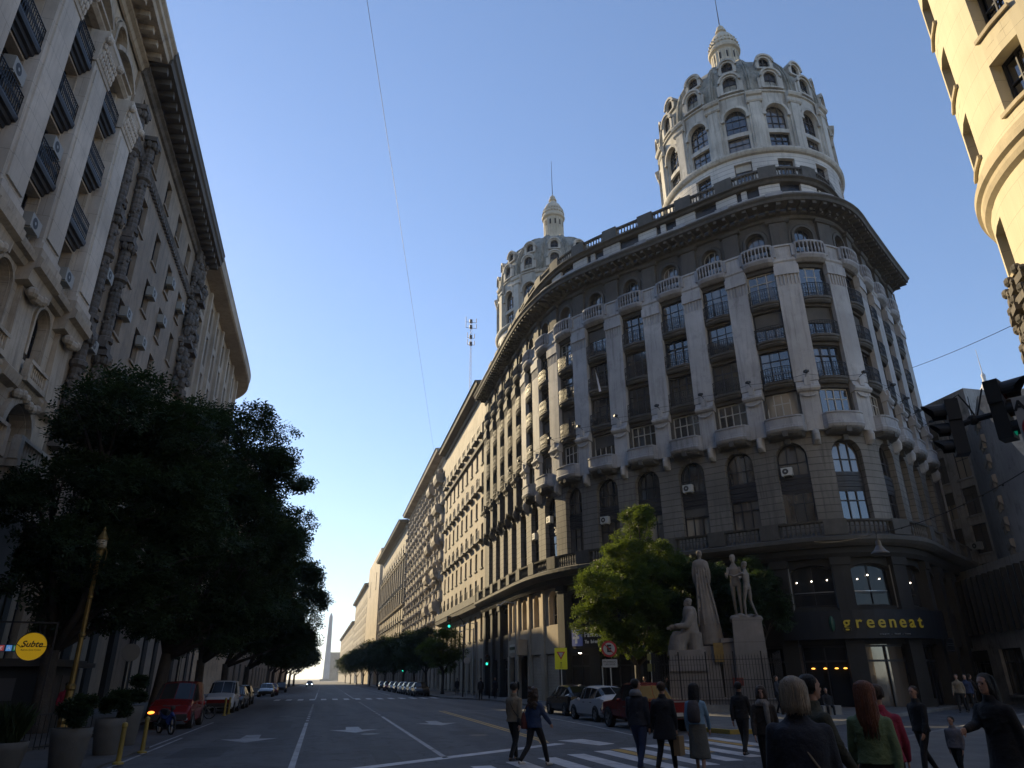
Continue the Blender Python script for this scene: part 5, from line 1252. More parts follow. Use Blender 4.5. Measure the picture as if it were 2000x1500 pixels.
hatch=[(-2.02,.30,.62,.64,.9),(-1.98,.24,.92,.94,.86),(-1.72,.2,.97,1.12,.80),(-1.15,.19,.95,1.42,.72),(-.55,.19,.93,1.48,.73),(.10,.19,.91,1.49,.73),(.45,.19,.90,1.43,.73),(1.12,.2,.90,.98,.80),(1.75,.2,.80,.84,.80),(2.02,.24,.62,.66,.76),(2.10,.32,.5,.52,.7)]
hg={'side':[2,3,4,5,6],'front':[2,6]}
heading=math.radians
CW=car('parked_car','white hatchback with red tail lights parked between the black car and the red pickup',(12.95,34.6,0),R_(4),m_white,hatch,glass=hg,wb=(-1.25,1.28),group='cars parked along the plaza kerb')
CB=car('parked_car','black hatchback at the far end of the plaza kerb, in front of the white one',(13.35,40.2,0),R_(2),m_blk,hatch,glass=hg,wb=(-1.25,1.28),group='cars parked along the plaza kerb')
pick=[(-2.6,.45,.98,1.0,.93),(-2.55,.35,1.02,1.04,.93),(-1.75,.34,1.05,1.06,.94),(-.9,.34,1.05,1.07,.94),(-.72,.34,1.03,1.55,.76),(-.35,.33,1.02,1.66,.75),(.35,.33,1.0,1.66,.75),(1.25,.34,.99,1.06,.82),(2.1,.34,.93,.96,.82),(2.45,.36,.8,.84,.8),(2.55,.42,.62,.64,.78)]
CP_=car('parked_pickup','dark red pickup truck with its tailgate towards the crossing, parked nearest the monument',(12.45,28.4,0),R_(3),m_dred,pick,W=1.70,wb=(-1.55,1.6),r=.35,glass={'side':[4,5,6],'front':[3,6]},tail='pickup',group='cars parked along the plaza kerb')
q=MB(); q.box((0,-2.66,.84),(.72,.02,.18)); local(q,'tailgate',m_red,CP_); q=MB(); q.box((0,-2.66,1.035),(.78,.035,.02)); local(q,'tailgate_trim',m_rim,CP_)
for sx in(-1,1): 
    q=MB(); q.box((sx*.83,-2.63,.82),(.05,.035,.16)); local(q,'tail_light',m_rlamp,CP_)
# vans on the left
van=[(-2.15,.28,1.0,1.55,.80),(-2.1,.24,1.05,1.78,.80),(-1.2,.22,1.05,1.84,.80),(-.1,.22,1.05,1.85,.80),(.55,.22,1.04,1.78,.80),(1.25,.22,1.02,1.12,.86),(1.85,.24,.86,.92,.86),(2.08,.28,.62,.66,.82),(2.14,.34,.5,.52,.8)]
V1=car('parked_van','red panel van facing the viewer under the left trees with one glowing orange indicator',(-6.15,37.0,0),R_(180),m_red,van,W=1.72,wb=(-1.3,1.3),r=.32,glass={'side':[3,4],'front':[4]},group='vehicles parked on the left')
q=MB(); q.sphere((.66,2.06,.66),.11,8,6,(1.3,.5,.6)); local(q,'indicator',m_amber,V1)
V2=car('parked_van','white van with a red lower front, parked behind the bicycles on the left',(-6.1,52.5,0),R_(180),m_white,van,W=1.72,wb=(-1.3,1.3),r=.32,glass={'side':[3,4],'front':[4]},group='vehicles parked on the left')
q=MB(); q.box((0,2.12,.62),(.70,.05,.17)); local(q,'red_front_panel',m_red,V2)
C3=car('parked_car','silver hatchback behind the white van on the left',(-6.1,59.0,0),R_(180),m_silv,hatch,glass=hg,group='vehicles parked on the left')
C4=car('moving_car','dark car with lit headlights coming down the avenue in the far left lane',(-3.3,215,0),R_(180),m_blk,hatch,glass=hg)
for sx in (-1,1):
    q=MB(); q.sphere((sx*.6,2.1,.62),.16,8,6,(1.,.4,.8)); local(q,'headlight_glow',plain('headlight_lit',(.9,.95,1),.2,emit=(.85,.92,1),es=5),C4)
paints=[m_blk,m_silv,m_silv,m_white,m_blk,m_silv,m_dred,m_blk]
lab=['black parked car nearest the far crossing on the right','silver parked car second in the right row','grey silver parked car third in the right row','white parked car fourth in the right row','black parked car fifth in the right row','silver parked car sixth in the right row','dark red parked car seventh in the right row','black parked car eighth in the right row, tiny']
for i,y in enumerate((88,93.6,99.4,105,112,120,130,142)):
    car('parked_car',lab[i],(11.0,y,0),R_(180),paints[i],hatch,glass=hg,group='cars parked in the right avenue row',detail=False,plate=False)
for i,(y,p) in enumerate(((67,m_blk),(96,m_silv),(104,m_dred),(128,m_blk))):
    car('parked_car',['black parked car under the third left tree','silver parked car past the left end of the far crossing','dark red parked car far along the left kerb','tiny black parked car far along the left kerb'][i],(-6.4,y,0),R_(180),p,hatch,glass=hg,group='vehicles parked on the left',detail=False,plate=False)
# ---------------------------------------------------------------- motorbike and bicycles
def bike(name,label,loc,rz,frame_m,motor=False,group=None):
    t=thing(name,label,'motorbike' if motor else 'bicycle',loc,rz,group)
    r=.30 if motor else .33; wbse=.62 if motor else .53
    for sy_ in (-1,1):
        m=MB(); n=24; c=Vector((0,sy_*wbse,r))
        ring=[c+Vector((0,r*math.cos(2*math.pi*k/n),r*math.sin(2*math.pi*k/n))) for k in range(n)]
        m.tube(ring+[ring[0]],.045 if motor else .02,6,False); w_=local(m,'wheel',m_tyre,t)
        m=MB()
        for k in range(10): m.obox(tuple(c),tuple(c+Vector((0,r*.93*math.cos(.63*k),r*.93*math.sin(.63*k)))),.012,.012)
        r2_=[c+(q-c)*.86 for q in ring]; m.tube([tuple(q) for q in r2_+[r2_[0]]],.014,5,False); local(m,'spokes',m_rim,w_)
    m=MB()
    if motor:
        m.tube([(0,.58,.3),(0,.42,.72),(0,.36,.95)],[.04,.045,.03],8); m.tube([(0,.38,.62),(0,.1,.36),(0,-.45,.42),(0,-.62,.3)],[.09,.12,.09,.04],8)
        m.sphere((0,-.02,.34),.17,10,7,(.7,1.2,1)); m.tube([(.14,.0,.25),(.15,-.5,.3),(.15,-.85,.36)],[.03,.045,.05],8)
        local(m,'frame',m_plast,t); m=MB(); m.tube([(0,.5,.66),(0,.42,.5),(0,.2,.55)],[.10,.20,.06],10); m.tube([(0,.66,.62),(0,.45,.70),(0,.30,.64)],[.05,.08,.05],8); m.tube([(0,-.2,.62),(0,-.5,.66),(0,-.85,.74)],[.12,.14,.06],10); local(m,'fairing',m_blue,t)
        m=MB(); m.tube([(0,.12,.72),(0,-.2,.76),(0,-.6,.8)],[.09,.13,.09],10); local(m,'seat',m_plast,t)
        m=MB(); m.tube([(-.33,.25,1.0),(-.12,.34,.98),(.12,.34,.98),(.33,.25,1.0)],.018,6); m.sphere((0,.45,.92),.09,8,6); local(m,'handlebar',m_plast,t)
    else:
        for a,b in (((0,.53,.33),(0,.40,.88)),((0,.42,.80),(0,-.08,.30)),((0,.42,.74),(0,-.16,.78)),((0,-.20,.86),(0,-.08,.30)),((0,-.08,.30),(0,-.53,.33)),((0,-.17,.74),(0,-.53,.33))): m.tube([a,b],.018,6)
        local(m,'frame',frame_m,t); m=MB(); m.sphere((0,-.22,.90),.10,8,5,(.7,1.2,.35)); local(m,'saddle',m_plast,t)
        m=MB(); m.tube([(-.28,.30,.98),(0,.40,.94),(.28,.30,.98)],.014,6); local(m,'handlebar',m_plast,t)
    return t
bike('motorbike','blue moped with a silver spoked front wheel parked beside the red van',(-5.75,32.6,.0),R_(-150),m_blue,True)
bike('bicycle','bicycle leaning first in the dark rack behind the red van',(-6.6,42.5,.0),R_(80),plain('green_frame',(.03,.08,.04),.4),group='bicycles behind the red van')
bike('bicycle','bicycle leaning second in the dark rack, beside the small barrier posts',(-6.2,44.2,.0),R_(70),m_rim,group='bicycles behind the red van')
# ================================================================ street furniture
m_gold=noise_col('gilt_metal',(.26,.17,.05),(.36,.25,.09),6,rough=.4,bump=.15,metal=.7)
m_green=plain('signal_green_lit',(.0,.5,.35),.3,emit=(.03,.75,.48),es=1.3)
m_greend=plain('signal_green_dim',(.01,.2,.13),.3,emit=(.0,.25,.14),es=.25)
lp=thing('street_lamp','ornate golden fluted lamp post leaning over the planters on the left','street lamp',(-8.5,29.6,.05))
q=MB(); q.lathe((0,0,0),[(.26,0),(.26,.25),(.2,.3),(.17,.5),(.19,.6),(.15,.7),(.13,1.55),(.17,1.6),(.17,1.7),(.10,1.78)],12); local(q,'base',m_gold,lp)
q=MB(); q.lathe((0,0,0),[(.10,1.75),(.085,3.3),(.12,3.35),(.12,3.42),(.08,3.48),(.07,4.6),(.10,4.65),(.10,4.72),(.065,4.78),(.055,5.9),(.09,5.95),(.05,6.0)],10)
for k in range(8): a=k*math.pi/4; q.obox((.075*math.cos(a),.075*math.sin(a),1.8),(.062*math.cos(a),.062*math.sin(a),5.8),.02,.02)
local(q,'pole',m_gold,lp)
q=MB()
for sx in (-1,1): q.tube([(0,0,5.6),(sx*.22,0,5.75),(sx*.24,0,6.3),(sx*.12,0,6.6)],.02,6)
q.lathe((0,0,0),[(.05,6.0),(.10,6.05),(.16,6.35),(.19,6.42),(.16,6.46)],10); q.lathe((0,0,0),[(.19,6.75),(.20,6.8),(.10,7.0),(.05,7.1),(.06,7.15),(.02,7.25)],10); local(q,'lantern_frame',m_gold,lp)
q=MB(); q.lathe((0,0,0),[(.15,6.44),(.18,6.55),(.17,6.76)],12); local(q,'lantern_glass',plain('frosted_glass',(.30,.26,.18),.3),lp)
# subway disc sign
ss=thing('subway_sign','round yellow disc sign reading Subte hanging over the subway stairs at the left','sign',(-7.75,22.9,2.78),R_(14)); ss.scale=(.72,.72,.72)
q=MB(); n=40
for y,rr in ((-.06,.5),(.06,.5)): q.face([(rr*math.cos(2*math.pi*k/n),y,rr*math.sin(2*math.pi*k/n)) for k in range(n)])
q.grid([[(.5*math.cos(2*math.pi*k/n),-.06,.5*math.sin(2*math.pi*k/n)) for k in range(n)],[(.5*math.cos(2*math.pi*k/n),.06,.5*math.sin(2*math.pi*k/n)) for k in range(n)]],closed=True); local(q,'disc',plain('sign_yellow',(.85,.50,.01),.45,emit=(.9,.52,.01),es=.10),ss)
q=MB(); q.tube([(.50*math.cos(2*math.pi*k/n),-.065,.50*math.sin(2*math.pi*k/n)) for k in range(n+1)],.014,5,False); local(q,'rim',m_blk,ss)
t_=text_mesh('lettering','Subte',.30,m_black,ss,.004,shear=.25,bold=.006); t_.location=(0,-.068,.08); t_.rotation_euler=(math.pi/2,0,0)
t_=text_mesh('small_lettering','Buenos Aires Ciudad',.075,m_black,ss,.003); t_.location=(0,-.068,-.12); t_.rotation_euler=(math.pi/2,0,0)
q=MB(); q.tube([(-.49,-.07,.08),(-.40,-.07,.03),(-.34,-.07,-.03),(-.25,-.07,-.01)],.012,5); q.tube([(.26,-.07,-.02),(.38,-.07,.0),(.49,-.07,.0)],.012,5); local(q,'swoosh',m_black,ss)
q=MB()
for sx in (-.25,.3): q.obox((sx,0,.42),(sx,0,.85),.025,.025)
q.obox((-1.6,0,.86),(.7,0,.86),.06,.06); q.obox((.68,0,.86),(.68,0,-2.7),.07,.07); local(q,'hanger',m_iron,ss)
ls=thing('line_sign','small blue illuminated box with white letters and coloured squares left of the yellow disc','sign',(-8.3,22.9,2.74),R_(14)); ls.scale=(.72,.72,.72)
q=MB(); q.box((0,0,0),(.34,.05,.13)); local(q,'box',plain('sign_blue',(.02,.06,.16),.4),ls)
for x,c,l in ((-.22,(.3,.05,.05),'E'),(.02,(.10,.28,.62),'A'),(.24,(.02,.16,.10),'D')):
    q=MB(); q.box((x,-.053,0),(.09,.006,.10)); local(q,'line_square',plain('line_'+l,c,.4,emit=c,es=.35),ls)
    t_=text_mesh('letter',l,.16,plain('sign_white',(.7,.7,.75),.5,emit=(.6,.65,.75),es=.15),ls,.003); t_.location=(x,-.062,0); t_.rotation_euler=(math.pi/2,0,0)
# low railing round the stairs
rl=thing('stair_railing','low dark iron railing round the subway stairs behind the planters','railing',(0,0,.05)); q=MB()
A=Vector((-9.6,23.6,0)); B=Vector((-7.0,27.2,0))
for z in (.12,1.0): q.obox((A.x,A.y,z),(B.x,B.y,z),.04,.04)
for k in range(26): p=A.lerp(B,k/25); q.obox((p.x,p.y,0),(p.x,p.y,1.0),.02,.02)
for z in (.12,1.0): q.obox((A.x,A.y,z),(-12.5,20.,z),.04,.04)
for k in range(20): p=A.lerp(Vector((-12.5,20,0)),k/19); q.obox((p.x,p.y,0),(p.x,p.y,1.0),.02,.02)
q.build('railing_bars',m_iron,rl)
# planters
m_pot=noise_col('planter_concrete',(.075,.075,.072),(.10,.10,.095),4,bump=.15)
m_soil=plain('soil',(.02,.016,.012),.9)
def planter(label,x,y,r,h,seed,tall):
    t=thing('planter',label,'planter',(x,y,.05),0,'round planters on the left')
    q=MB(); q.lathe((0,0,0),[(r*.74,0),(r*.80,.1),(r*.97,h*.75),(r,h),(r*.92,h),(r*.9,h-.05)],36); local(q,'pot',m_pot,t,smooth=True)
    q=MB(); q.face([(r*.92*math.cos(k*.2618),r*.92*math.sin(k*.2618),h-.05) for k in range(24)]); local(q,'soil',m_soil,t)
    if tall=='grass':
        q=MB(); rr=random.Random(seed)
        for k in range(260):
            a=rr.uniform(0,6.28); b=rr.uniform(0,r*.6); l=rr.uniform(.5,.95); dx,dy=rr.uniform(-.35,.35),rr.uniform(-.35,.35); x0,y0=b*math.cos(a),b*math.sin(a)
            q.face([(x0-.012,y0,h-.05),(x0+.012,y0,h-.05),(x0+dx*.5+.008,y0+dy*.5,h+l*.65),(x0+dx,y0+dy,h+l*.9)])
        local(q,'grass',m_leafp,t)
    else: crown_mesh([(0,0,h+.22,r*.9),(.1,.1,h+.55*tall,r*.6)],1600,seed,.16,name='shrub',mat=m_leafp,parent=t)
    return t
planter('round concrete planter with spiky grass, cut off by the left edge of the picture',-6.7,19.6,.46,.62,41,'grass')
planter('round concrete planter with low shrub, nearest the bottom left, beside the first yellow bollard',-5.55,20.1,.43,.85,42,.8)
planter('round concrete planter with low shrub, second of the row in front of the lamp post',-5.6,23.6,.39,.9,43,.8)
planter('round concrete planter with taller bush, third of the row by the second yellow bollard',-5.85,26.8,.38,1.12,44,1.2)
m_yb=noise_col('yellow_bollard',(.40,.29,.05),(.50,.38,.08),8,rough=.5,bump=.1)
bol=[(-4.62,20.9,'yellow bollard beside the nearest planter at the bottom left'),(-4.7,23.8,'yellow bollard between the second and third planters'),(-5.2,46.2,'small yellow post first of two before the white van'),(-5.2,48.2,'small yellow post second of two before the white van')]
for x,y,l in bol:
    q=MB(); q.lathe((x,y,.04),[(.13,0),(.13,.04),(.06,.07),(.055,.80),(.07,.82),(.06,.90),(.0,.93)],14); tag(q.build('bollard',m_yb),l,'bollard','yellow bollards')
# kiosk canopy, round sign discs on the left pavement
def disc_sign(label,x,y,z,r,mat,cat='sign',name='round_sign',rz=0,group=None):
    t=thing(name,label,cat,(x,y,0),rz,group); q=MB(); q.tube([(0,0,.1),(0,0,z)],.035,8); local(q,'post',m_metal,t)
    q=MB(); q.face([(r*math.cos(k*.2618),-.04,z+r*math.sin(k*.2618)) for k in range(24)]); q.face([(r*math.cos(k*.2618),-.06,z+r*math.sin(k*.2618)) for k in range(24)]); local(q,'plate',mat,t); return t
m_dsc=plain('pale_plate',(.20,.19,.18),.6)
disc_sign('plain round sign seen from behind above the dark kiosk on the left',-9.4,41,3.2,.42,m_dsc)
disc_sign('small round sign seen from behind between the two vans',-7.6,44.2,3.3,.24,m_dsc)
kk=thing('kiosk','dark flat roofed street kiosk behind the planters on the left','kiosk',(-12.1,35.6,.13)); q=MB(); q.box((0,0,1.15),(1.4,2.4,1.15)); local(q,'cabin',plain('kiosk_metal',(.025,.028,.03),.5),kk)
q=MB(); q.box((.1,0,2.42),(1.8,2.8,.10)); q.box((.1,0,2.56),(1.5,2.5,.05)); local(q,'canopy',plain('kiosk_roof',(.05,.047,.045),.6),kk)
q=MB(); q.box((1.41,-1.,1.3),(.01,.7,.7)); q.box((1.41,.9,1.3),(.01,.7,.7)); local(q,'display_panels',plain('magazines',(.06,.05,.05),.5),kk)
q=MB(); q.box((-.2,-2.42,1.5),(.8,.02,.4)); local(q,'poster_panel',plain('pale_print',(.08,.08,.085),.6),kk)
aw_=MB(); aw_.box((-13.8,27.5,4.2),(1.3,5.5,.09)); aw_.box((-12.52,27.5,4.05),(.03,5.5,.22)); tag(aw_.build('shop_canopy',m_plast),'dark shop canopy along the pale building behind the lamp post','canopy')
# ---------------------------------------------------------------- right side signs
m_sy=plain('sign_bright_yellow',(.62,.60,.02),.5); m_sw=plain('sign_plate_white',(.34,.34,.33),.5); m_sr=plain('sign_red',(.35,.02,.02),.5)
ys=thing('pedestrian_sign','tall bright yellow sign with an inverted triangle behind the black car','sign',(13.35,41.8,.14),R_(-16))
q=MB(); q.tube([(0,.03,0),(0,.03,2.4)],.035,8); local(q,'post',m_metal,ys)
q=MB(); q.box((0,0,2.75),(.36,.015,.58)); local(q,'plate',m_sy,ys)
q=MB(); q.face([(-.25,-.02,3.12),(.25,-.02,3.12),(0,-.02,2.68)]); local(q,'triangle',m_sr,ys)
q=MB(); q.face([(-.15,-.024,3.07),(.15,-.024,3.07),(0,-.024,2.80)]); local(q,'triangle_centre',m_sw,ys)
q=MB(); q.sphere((0,-.02,2.52),.035,8,6,(1,.2,1)); q.obox((0,-.022,2.49),(-.01,-.022,2.36),.05,.01); q.obox((-.01,-.022,2.37),(-.07,-.022,2.24),.022,.01); q.obox((-.01,-.022,2.37),(.06,-.022,2.24),.022,.01); q.obox((0,-.022,2.46),(.06,-.022,2.38),.02,.01); local(q,'walking_figure',m_black,ys)
ps=thing('parking_sign','round no parking sign with letter E above a small white panel behind the white car','sign',(14.95,38.2,.14),R_(-20))
q=MB(); q.tube([(0.02,.03,0),(0.02,.03,2.2)],.03,8); q.tube([(-.42,.03,0),(-.42,.03,2.3)],.03,8); local(q,'post',m_metal,ps)
q=MB(); q.face([(.42*math.cos(k*.2618),0,3.15+.42*math.sin(k*.2618)) for k in range(24)]); local(q,'red_disc',m_sr,ps)
q=MB(); q.face([(.31*math.cos(k*.2618),-.012,3.15+.31*math.sin(k*.2618)) for k in range(24)]); local(q,'white_disc',m_sw,ps)
t_=text_mesh('letter','E',.5,m_black,ps,.004,bold=.02); t_.location=(0,-.02,3.15); t_.rotation_euler=(math.pi/2,0,0)
q=MB(); q.obox((-.22,-.03,3.37),(.22,-.03,2.93),.05,.01,(0,1,0)); local(q,'slash',m_sr,ps)
q=MB(); q.box((0,-.01,2.42),(.40,.015,.20)); local(q,'panel',m_sw,ps)
t_=text_mesh('panel_lettering','PROHIBIDO\nLAS 24 HS',.13,m_black,ps,.003); t_.location=(0,-.03,2.43); t_.rotation_euler=(math.pi/2,0,0)
gsn=thing('street_name_post','small dim yellow sign plates on a post under the sunlit tree','sign',(17.6,38.8,.14),R_(-25))
q=MB(); q.tube([(0,.03,0),(0,.03,3.0)],.03,8); local(q,'post',m_metal,gsn); q=MB(); q.box((0,0,2.75),(.17,.012,.17)); q.box((0,0,2.2),(.19,.012,.2)); local(q,'plates',plain('dull_yellow',(.20,.18,.05),.6),gsn)
# ---------------------------------------------------------------- traffic signals
def signal_head(parent,c,rz,green=None,scale=1.,name='signal_head'):
    """three lamps facing local -y"""
    h=bpy.data.objects.new(name,None); 
    m=MB(); ca,sa=math.cos(rz),math.sin(rz)
    def X(p): return (c[0]+(p[0]*ca-p[1]*sa)*scale,c[1]+(p[0]*sa+p[1]*ca)*scale,c[2]+p[2]*scale)
    for k,z in enumerate((.34,0,-.32)):
        s=1.22 if k==0 else 1.0
        P=[X((sx*.155*s,sy*.11,z+sz*.165*s)) for sz in (-1,1) for sx,sy in ((-1,-1),(1,-1),(1,1),(-1,1))]
        ids=[m.vt(p) for p in P]
        for f in ((0,3,2,1),(4,5,6,7),(0,1,5,4),(1,2,6,5),(2,3,7,6),(3,0,4,7)): m.fi([ids[i] for i in f])
        # hood: open-bottom half cylinder
        n=14; R0=.14*s; L=.30*s
        arcs=[-.55+ (math.pi+1.1)*i/n for i in range(n+1)]
        m.grid([[X((R0*math.cos(a),-.11,z+R0*math.sin(a))) for a in arcs],[X((R0*1.04*math.cos(a),-.11-L*(.55+.45*max(0,math.sin(a))),z+R0*1.04*math.sin(a))) for a in arcs]])
        m.grid([[X((R0*.92*math.cos(a),-.11,z+R0*.92*math.sin(a))) for a in arcs],[X((R0*.97*math.cos(a),-.11-L*(.55+.45*max(0,math.sin(a))),z+R0*.97*math.sin(a))) for a in arcs]])
    o=m.build(name,plain('signal_housing',(.016,.017,.018),.55),None); adopt(o,parent)
    for k,z in enumerate((.34,0,-.32)):
        l=MB(); s=1.22 if k==0 else 1.; l.face([X((.115*s*math.cos(i*.3927),-.118,z+.115*s*math.sin(i*.3927))) for i in range(16)])
        lens=[plain('lens_red_dark',(.05,.005,.005),.2),plain('lens_amber_dark',(.06,.03,.004),.2),green or plain('lens_green_dark',(.0,.03,.02),.2)][k]
        q=l.build('lens',lens,None); q.parent=o
    return o
tl=thing('traffic_signal','pair of black three lamp signals with hoods hanging from an arm at the right edge','traffic signal',(10.01,9.06,5.70))
signal_head(tl,(0,0,0),R_(-128),None,.92); signal_head(tl,(.46,-.50,.16),R_(26),m_greend,.98)
q=MB(); q.tube([(-.02,-.05,.04),(.2,-.2,.12),(.46,-.50,.16)],.05,8); q.tube([(.46,-.48,.30),(.9,-.85,.35),(2.6,-2.15,.2),(4.0,-3.3,-.5)],.06,8); q.sphere((.2,-.18,.12),.09,8,6)
q.tube([(0,-.05,.52),(.12,-.1,.60),(.2,-.17,.36),(.25,-.2,.16)],.014,6); q.tube([(.25,-.22,.16),(.32,-.28,.4),(.38,-.34,.64)],.014,6); q.tube([(.2,-.18,.12),(.21,-.19,.54)],.006,5)
q.tube([(4.0,-3.3,-.5),(4.0,-3.3,-5.63)],.10,10); local(q,'mast_arm',m_plast,tl)
sg=thing('signal_panel','pale panel with black letter A and red ring at the right edge','sign',(10.52,8.02,5.55),R_(-48))
q=MB(); q.box((0,0,0),(.28,.012,.42)); local(q,'panel',m_sw,sg); t_=text_mesh('letter','A',.22,m_black,sg,.003,bold=.01); t_.location=(-.20,-.02,.27); t_.rotation_euler=(math.pi/2,0,0)
q=MB(); q.tube([(.0+.22*math.cos(k*.2618),-.02,-.12+.22*math.sin(k*.2618)) for k in range(25)],.03,6,False); local(q,'red_ring',m_sr,sg)
def far_signal(label,x,y,arm,zh,rz=0):
    t=thing('traffic_signal',label,'traffic signal',(x,y,.1),rz); q=MB(); q.tube([(0,0,0),(0,0,zh+.4)],.08,8)
    if arm: q.tube([(0,0,zh+.3),(-arm*.4,0,zh+1.0),(-arm,0,zh+.7)],.05,8)
    local(q,'pole',m_plast,t); signal_head(t,(-arm if arm else -.3,-.12,zh+(.3 if arm else 0)),0,m_green,1.15 if arm else 1.); return t
far_signal('traffic signal with green lamp on a long arm at the far crossing',13.8,76,1.6,6.8)
far_signal('lower traffic signal with lit green lamp on a pole beside the beige entrance',14.9,68.5,0,3.3)
far_signal('tiny traffic signal with green lamp far down the right pavement',12.6,122,0,3.2)
# small street poles by the far corner
for i,(x,y,h,l) in enumerate(((13.6,68.0,6.6,'tall thin grey pole at the far right corner beside the waiting people'),(14.9,58.5,7.6,'tall grey pole in front of the beige shop shutter'),(15.6,80,6.8,'grey pole with old lamp arm past the far crossing'))):
    t=thing('street_pole',l,'pole',(x,y,.14),0,'poles at the far right corner'); q=MB(); q.tube([(0,0,0),(0,0,h)],[.09,.06],8); local(q,'pole',m_metal,t)
    q=MB(); q.tube([(0,0,h-.2),(-.9,0,h-.1),(-1.3,0,h-.35)],.03,6); q.sphere((-1.4,0,h-.38),.14,8,6,(1.5,1,.5)); local(q,'lamp_arm',m_metal,t)
q=MB(); q.box((0,0,3.6),(.26,.02,.26)); o=disc_sign('small square parking sign with white panel at the far right corner',13.9,74.5,3.5,.34,m_sw,rz=0)
LAMP=(20.49,23.26,6.2); CAB0=(25.97,34.27,8.76); CAB1=(17.88,14.47,6.92)
# hanging lamp on a cable across the side street
hb=thing('hanging_lamp','bell shaped street lamp hanging from a cable in front of the shop corner','street lamp',(0,0,0))
def cat(a,b,sag,n=14): 
    a=Vector(a);b=Vector(b); return [tuple(a.lerp(b,i/n)-Vector((0,0,sag*4*(i/n)*(1-i/n)))) for i in range(n+1)]
LX_,LY_,LZ_=LAMP
q=MB(); q.tube([(LX_,LY_,LZ_+.75),(LX_,LY_,LZ_+.45)],.03,6); q.lathe((LX_,LY_,LZ_),[(.08,.5),(.10,.42),(.11,.3),(.22,.12),(.32,.04),(.33,0),(.05,-.02)],16); local(q,'lamp_shade',plain('dull_zinc',(.09,.09,.09),.55,.2),hb)
wr=MB(); pts=[CAB0,(LX_,LY_,LZ_+.78),CAB1]; wr.tube(cat(pts[0],pts[1],.15),.014,5); wr.tube(cat(pts[1],pts[2],.25),.016,5)
for i in range(9): p=Vector(pts[1]).lerp(Vector(pts[2]),i/9); wr.sphere((p.x,p.y,p.z-.2*4*(i/9)*(1-i/9)-.05),.035,6,4)
tag(wr.build('overhead_cable',m_iron),'cable with small clips sagging from the shop corner to the right edge','cable')
wr=MB(); wr.tube([(-.98,17.5,27.8),(2.35,22.5,16.2),(9.5,60,38.0)] if False else [(-1.02,23,31.6),(17.0,128,41.)],.013,5); 
tag(wr.build('sky_wire',m_iron),'long thin wire crossing the open sky from the top of the picture','cable')
wr=MB(); wr.tube(cat((47.5,46.4,26.6),(33,17,18.5),.4),.02,5); tag(wr.build('side_wire',m_iron),'thin wire from the corner building to the yellow tower against the sky','cable')
# ledge cable with small floodlights on the corner building
fl=MB(K); 
for j in range(3,len(bays)+1):
    c=bays[0]-W/2+W*j
    p0=RP.at(c,.75,18.25); fl.tube([RP.at(c,.3,18.1),RP.at(c,.62,18.2)],.02,5); fl.box((p0[0],p0[1],p0[2]),(.12,.12,.06))
    if j<len(bays): fl.tube(cat(RP.at(c,.62,18.15),RP.at(c+W,.62,18.15),.12,6),.012,4)
fl.build('floodlight_cable',m_iron,main)
# air conditioners on the corner building
for jj,dz in ((0,12.35),(-2,12.35),(-4,11.2),(-6,12.3),(-7,11.6)):
    sc=S0+W*jj; ac_unit(RP,sc-.35,-.28,dz,plain('ac_pale',(.5,.5,.47),.5),m_acd,main,w=.62,h=.46,t=.3)
# small white flag on a balcony
fg=thing('small_flag','small white pennant hanging from an iron balcony on the pale pilaster front','flag'); c=Vector(RP.at(S0-W*4+.3,.62,21.3))*K; q=MB(); q.tube([(c.x,c.y,c.z),(c.x-.5,c.y-.6,c.z+.7)],.015,5); local(q,'pole',m_metal,fg)
q=MB(); q.face([(c.x-.1,c.y-.12,c.z+.1),(c.x-.45,c.y-.5,c.z+.6),(c.x-.1,c.y-.2,c.z-1.1)]); q.face([(c.x-.1,c.y-.12,c.z+.1),(c.x-.1,c.y-.2,c.z-1.1),(c.x+.12,c.y-.12,c.z-1.0)]); local(q,'cloth',plain('white_cloth',(.55,.55,.6),.8),fg)
# ================================================================ shop signs on the corner building
m_navy=plain('sign_navy',(.004,.006,.011),.6)
q=MB(K); q.sbox(RP,S0-W*.55,S0+W*2.35,.45,.62,3.35,4.75,ds=.5)
shop=part(q,'shop_sign',m_navy,main)
m_yl=plain('sign_yellow_letters',(.24,.19,.02),.5,emit=(.5,.38,.02),es=.05)
def arc_text(body,s0,ds,z,d,size,mat,parent,name='lettering',bold=.0,shear=0):
    for i,chh in enumerate(body):
        if chh==' ': continue
        o=text_mesh(name,chh,size,mat,parent,.03,bold=bold,shear=shear); s_=s0+ds*i
        p,T=RP.loc(s_); pt=RP.at(s_,d,z); n=Vector((T.y,-T.x)); ang=math.atan2(n.y,n.x)+math.pi/2
        o.location=(pt[0]*K,pt[1]*K,pt[2]*K); o.rotation_euler=(math.pi/2,0,ang)
arc_text('greeneat',S0+W*.42,.50,4.12,.66,.98,m_yl,shop,bold=.012)
q=MB(K); c=RP.at(S0+W*.22,.66,4.1); q.sphere(c,.28,8,6,(.5,.5,1.4)); q.build('leaf_emblem',plain('emblem_green',(.01,.06,.04),.5),shop)
arc_text('veggie . food . love',S0+W*.85,.075,3.55,.66,.11,m_sw,shop,'small_lettering')
q=MB(K); q.sbox(RP,S0-W*5.0,S0-W*3.6,.42,.52,3.35,4.6,ds=.5); shop2=part(q,'pharmacy_sign',m_navy,main)
def band_text(body,s0,z,size,mat,parent,d=.56,step=None,name='lettering'):
    arc_text(body,s0,step or size*.5/K,z,d,size,mat,parent,name)
m_wl=plain('sign_white_letters',(.5,.5,.5),.5,emit=(.5,.5,.5),es=.05)
band_text('Farmacia RBC',S0-W*4.62,4.15,.52,m_wl,shop2); band_text('Tu bienestar actual',S0-W*4.62,3.72,.36,m_wl,shop2)
